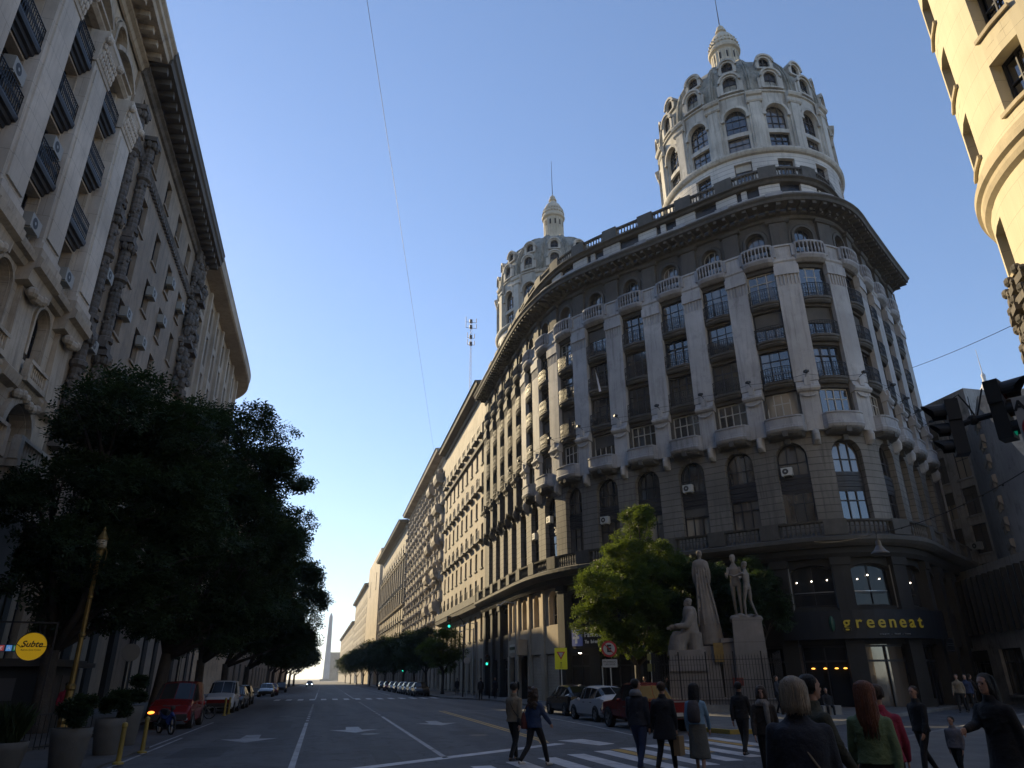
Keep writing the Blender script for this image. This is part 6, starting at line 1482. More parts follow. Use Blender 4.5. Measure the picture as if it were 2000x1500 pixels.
q=MB(K); q.sbox(RP,S0-W*4.98,S0-W*4.72,.5,.66,3.5,4.5); e_=q.build('cross_emblem_box',plain('emblem_blue',(.10,.13,.30),.5,emit=(.1,.12,.3),es=.1),shop2)
q=MB(K); q.sbox(RP,S0-W*4.88,S0-W*4.82,.665,.68,3.65,4.35); q.sbox(RP,S0-W*4.94,S0-W*4.76,.683,.69,3.92,4.08); q.build('cross',m_wl,e_)
# passage name sign
sP=S0-W*8.0
q=MB(K); q.sbox(RP,sP-1.3,sP+1.3,.2,.95,3.2,4.3); cv=q.build('passage_canopy',m_gbeige,main); q=MB(K); q.sbox(RP,sP-.9,sP+1.0,.952,.99,3.4,4.0); bx=q.build('passage_sign',plain('sign_cream',(.62,.58,.46),.6),cv)
arc_text('BANCO BOSTON'[:0]+'GALERIA BOSTON',sP-.80,.125,3.7,1.0,.36,plain('sign_dark_green',(.05,.08,.04),.6),bx)
# interior glow of the cafe: hanging bulbs and counter lamps
m_bulb=plain('bulb_lit',(1,.9,.75),.4,emit=(1,.85,.65),es=7); m_warm=plain('counter_lamp_lit',(1,.5,.1),.4,emit=(1,.42,.06),es=2.2)
for s_,z in ((S0-W*.28,6.35),(S0-.05,6.38),(S0+W*.25,6.4),(S0+W*.78,6.4),(S0+W*.98,6.6),(S0+W*1.2,6.4),(S0+W*2.05,6.3)):
    q=MB(K); p=RP.at(s_,-.34,z); q.sphere(p,.035,8,6); q.build('hanging_bulb',m_bulb,main)
for s_ in (S0-W*.22,S0-W*.02,S0+W*.16,S0+W*.30):
    q=MB(K); p=RP.at(s_,-.22,1.95); q.sphere(p,.07,8,6,(1.4,1.4,.5)); q.build('counter_lamp',m_warm,main)
q=MB(K); q.sbox(RP,S0-W*.34,S0+W*.34,-.29,-.27,5.75,5.80); q.sbox(RP,S0+W*.66,S0+W*1.3,-.29,-.27,5.75,5.80); q.build('balcony_handrail',m_rim,main)
q=MB(K)
for j in (0,1): 
    for u in (-1.12,1.12): q.obox(RP.at(S0+W*j+u,.03,4.9),RP.at(S0+W*j+u,.03,7.15),.05,.05)
q.build('pale_window_jambs',plain('pale_jamb',(.2,.2,.2),.5),main)
q=MB(K); q.sbox(RP,S0+W*2.25,S0+W*2.75,.5,.58,2.75,3.45); o=q.build('menu_sign',m_navy,main); q=MB(K); 
for z in (2.8,3.05,3.15,3.4): q.sbox(RP,S0+W*2.27,S0+W*2.73,.584,.59,z-.01,z+.01)
q.build('menu_sign_lines',m_rim,o)
# window reflector spot lamp under the pharmacy sign
q=MB(K); p=RP.at(S0-W*4.75,.7,3.05); q.sphere(p,.07,8,6,(1.6,1.6,.5)); q.build('spot_lamp',m_bulb,main)
# ================================================================ figures
def V3(*a): return Vector(a)
def remeshed(mb,name,mat,parent,voxel=.012,smooth=4,fac=.5):
    """join overlapping tapered volumes into one continuous surface"""
    o=mb.build(name+'_src',mat); 
    bm=bmesh.new(); bm.from_mesh(o.data); bmesh.ops.remove_doubles(bm,verts=bm.verts,dist=1e-5); bmesh.ops.recalc_face_normals(bm,faces=bm.faces); bm.to_mesh(o.data); bm.free()
    r=o.modifiers.new('r','REMESH'); r.mode='VOXEL'; r.voxel_size=voxel
    if smooth: s=o.modifiers.new('s','SMOOTH'); s.factor=fac; s.iterations=smooth
    dg=bpy.context.evaluated_depsgraph_get(); me=bpy.data.meshes.new_from_object(o.evaluated_get(dg)); me.name=name
    old=o.data; bpy.data.objects.remove(o); bpy.data.meshes.remove(old)
    me.materials.clear(); me.materials.append(mat); me.polygons.foreach_set('use_smooth',[True]*len(me.polygons))
    ob=bpy.data.objects.new(name,me); col.objects.link(ob); ob.parent=parent; ob.matrix_parent_inverse=Matrix.Identity(4); return ob
def limb(m,pts,rad,n=12,sub=3,flat=1.0):
    """smooth tapered limb with rounded ends"""
    P=[Vector(p) for p in pts]; Q=[];Rr=[]
    E=[2*P[0]-P[1]]+P+[2*P[-1]-P[-2]]; RE=[rad[0]]+list(rad)+[rad[-1]]
    for i in range(1,len(E)-2):
        for k in range(sub):
            t=k/sub; a,b,c,d=E[i-1:i+3]; Q.append(.5*((2*b)+(-a+c)*t+(2*a-5*b+4*c-d)*t*t+(-a+3*b-3*c+d)*t**3)); Rr.append(RE[i]*(1-t)+RE[i+1]*t)
    Q.append(P[-1]); Rr.append(rad[-1])
    d0=(Q[0]-Q[1]).normalized(); d1=(Q[-1]-Q[-2]).normalized()
    Q=[Q[0]+d0*rad[0]*.75,Q[0]+d0*rad[0]*.4]+Q+[Q[-1]+d1*rad[-1]*.4,Q[-1]+d1*rad[-1]*.75]; Rr=[rad[0]*.35,rad[0]*.85]+Rr+[rad[-1]*.85,rad[-1]*.35]
    m.tube([tuple(q) for q in Q],Rr,n)
def loft(m,rings,n=20):
    """rings: (center Vector, rx, ry, ax Vector x-axis, ay Vector y-axis)"""
    rows=[]
    for c,rx,ry,ax,ay in rings:
        rows.append([tuple(c+ax*(rx*math.cos(2*math.pi*k/n))+ay*(ry*math.sin(2*math.pi*k/n))) for k in range(n)])
    ids=m.grid(rows,closed=True); m.fi(ids[0][::-1]); m.fi(ids[-1])
HAIR=dict(dark=(.012,.010,.009),brown=(.045,.025,.014),blond=(.30,.24,.17),red=(.16,.05,.02),grey=(.12,.11,.10),black=(.006,.006,.007))
m_skin=plain('skin',(.30,.17,.12),.55); m_skind=plain('skin_tan',(.22,.12,.085),.55); m_eye=plain('eye_dark',(.01,.01,.01),.2)
def hair_mat(k):
    m=noise_col('hair_'+k,HAIR[k],tuple(v*1.9 for v in HAIR[k]),5,rough=.42,bump=.9,bscale=9)
    n=m.node_tree
    if 'strand' in m: return m
    m['strand']=1; tc=[x for x in n.nodes if x.type=='TEX_COORD'][0]; mp=n.nodes.new('ShaderNodeMapping'); mp.inputs['Scale'].default_value=(14,14,1.1); n.links.new(tc.outputs['Object'],mp.inputs[0])
    for x in n.nodes:
        if x.type=='TEX_NOISE': n.links.new(mp.outputs[0],x.inputs['Vector'])
    return m
def hand(m,w,d,side,curl=.35,s=1.0,open_=False):
    """palm, four fingers of different length and a thumb growing from wrist w along d"""
    d=d.normalized(); inn=V3(-side,0,0); inn=(inn-d*inn.dot(d)).normalized(); fw=d.cross(inn)*side   # fw: across the palm
    fw.normalize(); pc=w+d*.045*s
    loft(m,[(w,.026*s,.020*s,fw,inn),(w+d*.03*s,.036*s,.017*s,fw,inn),(w+d*.07*s,.042*s,.015*s,fw,inn),(w+d*.092*s,.040*s,.012*s,fw,inn)],12)
    for k,(o,l) in enumerate(((-.030,.068),(-.010,.078),(.011,.073),(.031,.057))):
        b=w+d*.085*s+fw*o*s; c1=b+(d*math.cos(curl*.5)+inn*math.sin(curl*.5))*l*.42*s; c2=c1+(d*math.cos(curl*1.6)+inn*math.sin(curl*1.6))*l*.33*s; c3=c2+(d*math.cos(curl*2.6)+inn*math.sin(curl*2.6))*l*.28*s
        limb(m,[b,c1,c2,c3],[.0095*s,.009*s,.008*s,.0068*s],8,2)
    b=w+d*.028*s-fw*.030*s; c1=b+(d*.6-fw*.75).normalized()*.034*s; c2=c1+(d*.9-fw*.25+inn*.35).normalized()*.030*s
    limb(m,[b-(d*.6-fw*.75)*.01,b,c1,c2],[.014*s,.013*s,.0105*s,.0085*s],8,2)
def person(label,x,y,az,H=1.72,top=None,bottom=None,shoe=None,hair='dark',hairstyle='short',skin=None,stride=.35,phase=1,arms=((-.25,.12),(.3,.15)),build=1.0,topkind='jacket',bottomkind='trousers',lean=0.,headturn=0.,z=0.,category='person',far=False,group=None,skirtlen=.55,extra=None,headtilt=0.,arm_pts=None,seated=False,name='person',matall=None,collar=True,voxm=1.0):
    """standing / walking figure. az: compass direction faced (degrees from +Y towards +X). local axes: +y forward, +x right"""
    t=thing(name,label,category,(x,y,z),-math.radians(az),group)
    s=H/1.75; b=build; skin=skin or m_skin
    vox=(.020 if far else .0095)*voxm; voxc=(.026 if far else .014)*voxm
    hip=V3(0,0,.93*s); L=.44*s
    def leg(sd,ang):
        h=hip+V3(sd*.09*s,0,-.02*s)
        kn=h+V3(sd*.005,math.sin(ang+.10)*L,-math.cos(ang+.10)*L); bend=.12 if ang>=0 else .55*abs(stride)+.12
        an=kn+V3(0,math.sin(ang-bend)*L*.97,-math.cos(ang-bend)*L*.97); return h,kn,an
    legs=[]
    for sd,ph in ((-1,phase),(1,-phase)):
        legs.append((sd,)+leg(sd,stride*ph))
    if seated:
        legs=[(sd,V3(sd*.10,0,.50*s),V3(sd*.13,.42*s,.52*s),V3(sd*.13,.46*s,.09*s)) for sd in (-1,1)]; hip=V3(0,0,.52*s)
    # drop so the lowest foot touches the ground
    low=min(l[3].z for l in legs); dz=.075*s-low
    if not seated:
        hip=hip+V3(0,0,dz); legs=[(sd,a+V3(0,0,dz),k+V3(0,0,dz),n_+V3(0,0,dz)) for sd,a,k,n_ in legs]
    up=V3(math.sin(0),math.sin(lean),math.cos(lean))
    ch=hip+up*.42*s; nk=hip+up*.56*s; hd=hip+up*.71*s+V3(0,.015*s,0)
    X=V3(1,0,0); Y=V3(0,1,0)
    sh=[ch+up*.018*s+V3(sd*.162*s*b,0,0) for sd in (-1,1)]
    armj=[]
    for i,(sd,(sw,el)) in enumerate(zip((-1,1),arms)):
        a=sh[i]; e=a+V3(sd*.05*s,math.sin(sw)*.29*s,-math.cos(sw)*.29*s); w=e+V3(-sd*.01,math.sin(sw+el*2)*.26*s,-math.cos(sw+el*2)*.26*s)
        armj.append([a,e,w])
    if arm_pts:
        for i,pp in arm_pts.items(): armj[i]=[sh[i]]+[hip+V3(*q)*s for q in pp]
    # ---- body: one continuous surface
    m=MB()
    loft(m,[(hip+V3(0,0,-.09*s),.10*s,.08*s,X,Y),(hip,.155*s*b,.105*s*b,X,Y),(hip+up*.14*s,.13*s*b,.09*s*b,X,Y),(hip+up*.30*s,.15*s*b,.10*s*b,X,Y),(ch-up*.02*s,.160*s*b,.105*s*b,X,Y),(ch+up*.06*s,.115*s*b,.075*s,X,Y),(nk,.06*s,.06*s,X,Y)],18)
    limb(m,[ch+up*.10*s,nk+V3(0,.01*s,0),hd+V3(0,-.01*s,-.05*s)],[.062*s,.052*s,.052*s],12)
    for sd,h,k,a in legs:
        limb(m,[h,h.lerp(k,.5),k,k.lerp(a,.35),a],[.078*s*b,.066*s*b,.048*s,.046*s,.034*s],12)
        limb(m,[a+V3(0,-.035*s,-.02*s),a+V3(0,.05*s,-.04*s),a+V3(0,.13*s,-.055*s)],[.035*s,.034*s,.024*s],10)
    for i,(a,e,w) in enumerate(armj):
        limb(m,[a,a.lerp(e,.4),e,e.lerp(w,.3),w],[.048*s,.043*s,.034*s,.033*s,.022*s],10); hand(m,w,(w-e),(-1,1)[i],.3,s)
    # head with face
    fr=math.radians(headturn); fy=V3(math.sin(fr),math.cos(fr),-.0+math.tan(headtilt)); fy.normalize(); fx=V3(math.cos(fr),-math.sin(fr),0); fz=fx.cross(fy)
    hr=[(-.105,.030,.035,.035),(-.085,.045,.050,.032),(-.055,.058,.070,.018),(-.02,.066,.084,.006),(.02,.072,.092,.0),(.06,.073,.094,-.006),(.09,.062,.082,-.010),(.112,.040,.055,-.012),(.12,.012,.02,-.012)]
    loft(m,[(hd+fz*z_*s+fy*o*s,rx*s,ry*s,fx,fy) for z_,rx,ry,o in hr],20)
    limb(m,[hd+fy*.085*s+fz*.022*s,hd+fy*.105*s-fz*.012*s,hd+fy*.095*s-fz*.024*s],[.008*s,.013*s,.011*s],8)    # nose
    limb(m,[hd+fy*.080*s+fz*.034*s-fx*.035*s,hd+fy*.090*s+fz*.038*s,hd+fy*.080*s+fz*.034*s+fx*.035*s],[.010*s,.011*s,.010*s],8) # brow
    limb(m,[hd+fy*.086*s-fz*.052*s-fx*.018*s,hd+fy*.094*s-fz*.051*s,hd+fy*.086*s-fz*.052*s+fx*.018*s],[.006*s,.009*s,.006*s],8) # lips
    limb(m,[hd+fy*.060*s-fz*.088*s,hd+fy*.080*s-fz*.086*s],[.022*s,.018*s],8)  # chin
    for sd in (-1,1): limb(m,[hd+fx*sd*.074*s+fz*.022*s-fy*.005*s,hd+fx*sd*.080*s-fz*.003*s,hd+fx*sd*.072*s-fz*.028*s],[.012*s,.014*s,.008*s],8)
    body=remeshed(m,'body',matall or skin,t,vox,3)
    if not far and not matall:
        e=MB(); 
        for sd in (-1,1): c=hd+fy*.079*s+fz*.012*s+fx*sd*.030*s; e.sphere(tuple(c),.0125*s,8,6)
        local(e,'eyes',m_eye,t,smooth=True)
    # ---- hair
    hm=matall or hair_mat(hair) if hairstyle!='none' else None
    if hm:
        m=MB(); g=.010*s
        loft(m,[(hd+fz*z_*s+fy*(o-.012)*s,(rx+.012)*s,(ry+.004)*s,fx,fy) for z_,rx,ry,o in [(.045,.073,.090,-.010),(.07,.073,.092,-.012),(.10,.062,.080,-.014),(.125,.040,.055,-.014),(.136,.012,.018,-.014)]],20)
        loft(m,[(hd+fz*z_*s+fy*(-.030)*s,(rx+.010)*s,(ry)*s,fx,fy) for z_,rx,ry in [(-.055,.050,.045),(-.02,.066,.062),(.03,.074,.070),(.06,.074,.072)]],20)
        if hairstyle=='bob': loft(m,[(hd+fz*z_*s+fy*o*s,rx*s,ry*s,fx,fy) for z_,rx,ry,o in [(-.15,.070,.050,-.035),(-.13,.098,.076,-.035),(-.06,.110,.098,-.024),(.02,.106,.108,-.018),(.08,.094,.102,-.014),(.125,.062,.072,-.014),(.142,.02,.025,-.014)]],22)
        if hairstyle=='long':
            loft(m,[(hd+fz*z_*s+fy*o*s,rx*s,ry*s,fx,fy) for z_,rx,ry,o in [(-.47,.055,.022,-.09),(-.42,.100,.042,-.09),(-.25,.115,.058,-.078),(-.12,.108,.068,-.055),(-.04,.098,.084,-.03),(.04,.092,.096,-.018),(.10,.070,.082,-.016),(.135,.03,.04,-.014)]],22)
        if hairstyle=='curly':
            rr=random.Random(int(x*100)); 
            for k in range(46):
                a=rr.uniform(0,6.28); zz=rr.uniform(-.36,.12); rad=.075+.05*(1 if zz<0 else .6); p=hd+fx*math.cos(a)*rad*s+fy*(math.sin(a)*rad*.8-.055)*s+fz*zz*s
                if (p-hd).dot(fy)<.02*s: m.sphere(tuple(p),rr.uniform(.030,.052)*s,8,6)
            loft(m,[(hd+fz*z_*s+fy*o*s,rx*s,ry*s,fx,fy) for z_,rx,ry,o in [(-.36,.10,.05,-.07),(-.15,.12,.07,-.06),(0,.10,.08,-.03),(.09,.08,.09,-.015)]],20)
        if hairstyle=='pony': limb(m,[hd-fy*.085*s+fz*.03*s,hd-fy*.125*s-fz*.02*s,hd-fy*.115*s-fz*.14*s,hd-fy*.09*s-fz*.26*s],[.035*s,.042*s,.036*s,.016*s],10)
        ho_=remeshed(m,'hair',hm,t,.010 if not far else .02,2)
        if not far and not matall:      # separate locks break up the smooth outline
            m=MB(); rr=random.Random(int(abs(x*91)+abs(y*7))); ln_={'bob':.16,'long':.44,'curly':.36,'pony':.03}.get(hairstyle,.0)
            for k in range(150 if ln_ else 70):
                a=rr.uniform(-2.9,-.25) if rr.random()<.85 else rr.uniform(-.25,.1); rx_,ry_=(.100,.104) if ln_>.1 else (.088,.104)
                flare=1.06+rr.uniform(-.03,.05); pts=[]
                z1=-ln_*rr.uniform(.75,1.05) if ln_ else rr.uniform(-.04,.03); n_=5
                top_a=rr.uniform(.2,1.); 
                for q_ in range(n_+1):
                    u=q_/n_
                    if u<.4: el=(1-u/.4)*1.15; cr_=math.cos(el); zz=.045+.092*math.sin(el)
                    else: cr_=1.+(.08 if ln_ else 0)*(u-.4); zz=.045+(z1-.045)*(u-.4)/.6
                    aa=a+rr.uniform(-.04,.04); fl_=flare*(1.0 if ln_>.1 else .97)
                    yy=math.sin(aa)*ry_*cr_*fl_-.012-(.03 if (ln_>.2 and zz<-.1) else 0)
                    xx=math.cos(aa)*rx_*cr_*fl_
                    pts.append(tuple(hd+fx*xx*s+fy*yy*s+fz*zz*s))
                m.tube(pts,[.002*s]+[.0065*s]*(n_-1)+[.002*s],5)
            local(m,'hair_locks',hm,t,smooth=True)
    # ---- trousers / skirt
    if bottom and not matall or (matall and bottomkind=='robe'):
        m=MB(); bm_=bottom or matall
        if bottomkind in ('trousers','wide'):
            wdt=1.0 if bottomkind=='trousers' else 1.35
            loft(m,[(hip+V3(0,0,-.12*s),.12*s*b,.10*s*b,X,Y),(hip+V3(0,0,-.03*s),.165*s*b,.118*s*b,X,Y),(hip+up*.06*s,.155*s*b,.112*s*b,X,Y),(hip+up*.12*s,.142*s*b,.102*s*b,X,Y)],18)
            for sd,h,k,a in legs: limb(m,[h+V3(0,0,.0),h.lerp(k,.5),k,k.lerp(a,.4),a+V3(0,0,.02*s)],[.095*s*b,.085*s*b,.066*s*wdt,.062*s*wdt,.052*s*wdt],12)
            remeshed(m,'trousers',bm_,t,voxc,3)
        elif bottomkind=='skirt':
            q=hip; zz=skirtlen
            rings=[(q+up*.12*s,.142*s*b,.105*s*b,X,Y),(q,.18*s*b,.13*s*b,X,Y),(q+V3(0,0,-.25*s),.20*s*b,.15*s*b,X,Y),(q+V3(0,.02,-zz*s),.225*s*b,.20*s*b,X,Y),(q+V3(0,.02,-(zz+.01)*s),.20*s*b,.17*s*b,X,Y)]
            loft(m,rings[::-1],28); remeshed(m,'skirt',bm_,t,voxc,3)
            m=MB()
            for sd,h,k,a in legs: limb(m,[k,k.lerp(a,.3),a],[.05*s,.047*s,.034*s],10)
            if far is False: remeshed(m,'stockings',m_black,t,voxc,2)
    # ---- top garment
    if top:
        ln={'jacket':-.06,'sweater':.03,'coat':-.30,'longcoat':-.48,'shirt':-.02}[topkind]; m=MB(); puff={'jacket':1.10,'sweater':1.04,'coat':1.14,'longcoat':1.16,'shirt':1.0}[topkind]*b
        rings=[(hip+V3(0,0,ln*s),(.185+abs(min(0,ln))*.10)*s*puff,(.135+abs(min(0,ln))*.10)*s*puff,X,Y)]
        if ln<-.1: rings.append((hip+V3(0,0,ln*.5*s),.185*s*puff,.140*s*puff,X,Y))
        rings+=[(hip+up*.05*s,.168*s*puff,.124*s*puff,X,Y),(hip+up*.17*s,.152*s*puff,.112*s*puff,X,Y),(hip+up*.32*s,.168*s*puff,.120*s*puff,X,Y),(ch-up*.04*s,.178*s*puff,.120*s*puff,X,Y),(ch+up*.03*s,.165*s*puff,.104*s*puff,X,Y),(ch+up*.075*s,.135*s,.085*s,X,Y),(ch+up*.110*s,.092*s,.070*s,X,Y),(nk+up*.0,.066*s,.064*s,X,Y)]
        loft(m,rings,22)
        th=1.0 if topkind in('sweater','shirt') else 1.18
        for a,e,w in armj: limb(m,[a+V3(0,0,-.005),a.lerp(e,.4),e,e.lerp(w,.5),w-(w-e).normalized()*.01],[.064*s*th,.058*s*th,.050*s*th,.046*s*th,.037*s*th],12)
        if collar and topkind!='sweater': loft(m,[(nk-up*.03*s,.085*s,.082*s,X,Y),(nk+up*.02*s,.078*s,.076*s,X,Y),(nk+up*.035*s,.070*s,.070*s,X,Y)],16)
        rr=random.Random(int(abs(x*37+y*11)))
        if not far:
            for k in range(16):     # soft folds across back, waist and sleeves
                zz=rr.uniform(.02,.40); a0=rr.uniform(0,6.28); w_=rr.uniform(.25,.7); c0=hip+up*zz*s
                rad=(.158+.02*zz)*puff
                limb(m,[c0+V3(math.cos(a0+w_*q_)*rad*s,math.sin(a0+w_*q_)*rad*.72*s,(rr.uniform(-.02,.02)+.05*q_)*s) for q_ in (-.5,0,.5)],[.010*s,.017*s,.009*s],6)
            for a,e,w in armj:
                for k in range(5):
                    p_=a.lerp(e,rr.uniform(.3,1)) if k<3 else e.lerp(w,rr.uniform(0,.6)); dd=V3(rr.uniform(-1,1),rr.uniform(-1,1),rr.uniform(-.4,.4)).normalized()*.052*s*th
                    limb(m,[p_+dd,p_+V3(-dd.y,dd.x,.02)],[.014*s,.010*s],6)
        remeshed(m,{'jacket':'jacket','sweater':'sweater','coat':'coat','longcoat':'coat','shirt':'shirt'}[topkind],top,t,voxc,3)
    # ---- shoes
    if shoe:
        for sd,h,k,a in legs:
            m=MB(); d=V3(0,1,0); 
            loft(m,[(a+V3(0,-.055*s,-.035*s),.022*s,.03*s,X,V3(0,0,1)),(a+V3(0,-.045*s,-.030*s),.037*s,.043*s,X,V3(0,0,1)),(a+V3(0,.03*s,-.032*s),.040*s,.043*s,X,V3(0,0,1)),(a+V3(0,.11*s,-.046*s),.044*s,.030*s,X,V3(0,0,1)),(a+V3(0,.17*s,-.055*s),.032*s,.020*s,X,V3(0,0,1)),(a+V3(0,.185*s,-.056*s),.01*s,.010*s,X,V3(0,0,1))],14)
            local(m,'shoe',shoe,t,smooth=True)
    t['_']=0; del t['_']
    if extra: extra(t,dict(s=s,hip=hip,ch=ch,nk=nk,hd=hd,sh=sh,arm=armj,up=up,fx=fx,fy=fy,fz=fz))
    return t,dict(s=s,hip=hip,ch=ch,nk=nk,hd=hd,sh=sh,arm=armj,up=up)
def cloth(name,c,c2=None,sc=5,**k): return noise_col(name,c,c2 or tuple(v*1.5 for v in c),sc,rough=.85,bump=1.0,bscale=4.5,detail=3,**k)
c_denim=cloth('blue_denim_jacket',(.018,.035,.085)); c_black=cloth('black_cloth',(.006,.006,.008)); c_tan=cloth('tan_jacket',(.16,.13,.09)); c_navy=cloth('navy_coat',(.010,.012,.020)); c_jeans=cloth('blue_jeans',(.015,.025,.065))
c_lblue=cloth('light_blue_sweater',(.14,.24,.34)); c_grey=cloth('grey_skirt',(.085,.085,.075)); c_green=cloth('green_sweater',(.105,.15,.065),(.15,.20,.095)); c_red=cloth('crimson_jacket',(.22,.012,.035)); c_ghood=cloth('grey_hood',(.13,.13,.135)); c_gcoat=cloth('grey_puffer',(.12,.115,.13)); c_scarf=noise_col('patterned_scarf',(.24,.22,.20),(.05,.045,.04),18,rough=.9)
c_white=plain('white_shoe',(.5,.5,.48),.6); c_dkshoe=plain('dark_shoe',(.012,.011,.011),.5); c_brown=cloth('dark_brown_coat',(.02,.014,.010)); c_olive=cloth('olive_jacket',(.03,.03,.018)); c_bag=cloth('red_brown_bag',(.09,.02,.015)); c_paper=plain('paper_bag',(.24,.15,.07),.8); c_pack=cloth('grey_backpack',(.05,.045,.05))
def pattern_skirt():
    m,n,b=_mat('blue_white_print'); N=n.nodes; L=n.links; tc=N.new('ShaderNodeTexCoord'); v=N.new('ShaderNodeTexNoise'); v.inputs['Scale'].default_value=17; v.inputs['Detail'].default_value=1; L.new(tc.outputs['Object'],v.inputs['Vector'])
    c=N.new('ShaderNodeValToRGB'); c.color_ramp.interpolation='CONSTANT'; c.color_ramp.elements[0].color=(.012,.02,.07,1); c.color_ramp.elements[1].position=.52; c.color_ramp.elements[1].color=(.42,.43,.48,1); L.new(v.outputs[0],c.inputs[0]); L.new(c.outputs[0],b.inputs['Base Color']); return m
c_print=pattern_skirt()
def shoulder_bag(mat,side=-1,size=(.10,.16,.17),drop=.08,back=-.02,name='shoulder_bag'):
    def f(t,j):
        s=j['s']; c=j['hip']+V3(side*.26*s,back,drop*s); m=MB()
        loft(m,[(c+V3(0,0,-size[2]),size[0]*.8,size[1]*.9,V3(1,0,0),V3(0,1,0)),(c+V3(0,0,-size[2]*.8),size[0],size[1],V3(1,0,0),V3(0,1,0)),(c+V3(0,0,size[2]*.5),size[0]*.8,size[1]*.95,V3(1,0,0),V3(0,1,0)),(c+V3(0,0,size[2]),size[0]*.3,size[1]*.8,V3(1,0,0),V3(0,1,0))],18)
        b=local(m,name,mat,t,smooth=True); m=MB(); sh=j['sh'][0 if side<0 else 1]; m.tube([tuple(c+V3(0,size[1]*.8,size[2]*.8)),tuple(sh+V3(0,.06,.02)),tuple(sh+V3(-side*.04,0,.065*s)),tuple(sh+V3(0,-.07,.02)),tuple(c+V3(0,-size[1]*.8,size[2]*.8))],.011,6); local(m,'strap',mat,b)
    return f
def crossbody(mat):
    def f(t,j):
        s=j['s']; p=[j['sh'][0]+V3(.09*s,.02,.085*s),j['sh'][0]+V3(.13*s,-.085*s,.03*s),j['ch']+V3(-.01*s,-.148*s,-.06*s),j['hip']+V3(.09*s,-.150*s,.20*s),j['hip']+V3(.19*s,-.10*s,.06*s)]
        m=MB(); m.tube([tuple(q) for q in p],.009,6); b=local(m,'bag_strap',mat,t); m=MB(); c=j['hip']+V3(.22*s,-.02,-.04*s); m.sphere(tuple(c),.12,12,8,(.5,1.1,.9)); local(m,'bag',c_black,b,smooth=True)
    return f
def backpack(t,j):
    s=j['s']; c=j['ch']+V3(0,-.17*s,-.13*s); m=MB()
    loft(m,[(c+V3(0,.02,-.23*s),.10*s,.05*s,V3(1,0,0),V3(0,1,0)),(c+V3(0,0,-.19*s),.135*s,.085*s,V3(1,0,0),V3(0,1,0)),(c+V3(0,0,.0),.14*s,.09*s,V3(1,0,0),V3(0,1,0)),(c+V3(0,.01,.15*s),.12*s,.07*s,V3(1,0,0),V3(0,1,0)),(c+V3(0,.03,.21*s),.07*s,.035*s,V3(1,0,0),V3(0,1,0))],22)
    b=local(m,'backpack',c_pack,t,smooth=True); m=MB()
    for i in (0,1): sh=j['sh'][i]; q=-1 if i==0 else 1; m.tube([tuple(c+V3(q*.08*s,.02,.18*s)),tuple(sh+V3(-q*.07*s,0,.07*s)),tuple(sh+V3(-q*.06*s,.11*s,-.02*s)),tuple(j['hip']+V3(q*.13*s,.03,.20*s))],.016,6)
    local(m,'straps',c_pack,b)
def paperbag(t,j):
    w=j['arm'][1][2]; m=MB(); c=w+V3(.03,.0,-.32); m.box(tuple(c),(.07,.13,.19),0,1.0); b=local(m,'paper_bag',c_paper,t); m=MB()
    for yy in (-.05,.05): m.tube([tuple(c+V3(0,yy-.04,.19)),tuple(w+V3(0,yy*.3,-.08)),tuple(c+V3(0,yy+.04,.19))],.005,5)
    local(m,'bag_handles',c_paper,b)
def hood(t,j):
    s=j['s']; m=MB(); n=j['nk']; loft(m,[(n+V3(0,-.03*s,-.06*s),.14*s,.11*s,V3(1,0,0),V3(0,1,0)),(n+V3(0,-.055*s,.0),.135*s,.115*s,V3(1,0,0),V3(0,1,0)),(n+V3(0,-.05*s,.06*s),.10*s,.085*s,V3(1,0,0),V3(0,1,0)),(n+V3(0,-.03*s,.075*s),.07*s,.06*s,V3(1,0,0),V3(0,1,0))],18); local(m,'hood',c_ghood,t,smooth=True)
def scarf(t,j):
    s=j['s']; m=MB(); n=j['nk']; loft(m,[(n+V3(0,.03,-.10*s),.15*s,.12*s,V3(1,0,0),V3(0,1,0)),(n+V3(0,.02,-.03*s),.13*s,.12*s,V3(1,0,0),V3(0,1,0)),(n+V3(0,.01,.03*s),.085*s,.085*s,V3(1,0,0),V3(0,1,0))],18); limb(m,[n+V3(-.06,.12*s,-.06*s),n+V3(-.07,.16*s,-.25*s),n+V3(-.07,.15*s,-.40*s)],[.05,.05,.04],10); local(m,'scarf',c_scarf,t,smooth=True)
def cap_brim(t,j):
    s=j['s']; m=MB(); c=j['hd']+V3(0,0,.115*s); m.sphere(tuple(c),.05*s,10,6,(1,1,.4)); local(m,'hair_clip',m_rim,t)
person('person walking right in a blue denim jacket and black trousers with long curly brown hair',4.95,17.7,58,1.70,c_denim,c_black,c_white,'brown','curly',stride=.40,phase=-1,arms=((-.2,.15),(.55,.15)),extra=shoulder_bag(c_bag,-1))
person('person in a tan jacket half hidden behind the one with curly hair',4.75,18.9,50,1.76,c_tan,c_black,c_dkshoe,'dark','short',stride=.25,arms=((.2,.1),(-.2,.1)),extra=crossbody(c_black),build=1.05)
person('person with a pale grey hood and blue jeans crossing beside a companion in black',6.85,16.0,48,1.83,c_navy,c_jeans,c_dkshoe,'dark','short',stride=.26,phase=1,arms=((.1,.1),(-.1,.2)),extra=hood,build=1.12,headturn=35)
person('person in a thick black coat carrying a brown paper bag',7.35,15.75,50,1.76,c_black,c_black,c_dkshoe,'brown','short',stride=.24,phase=-1,arms=((-.15,.1),(.12,.05)),topkind='coat',extra=paperbag,build=1.18)
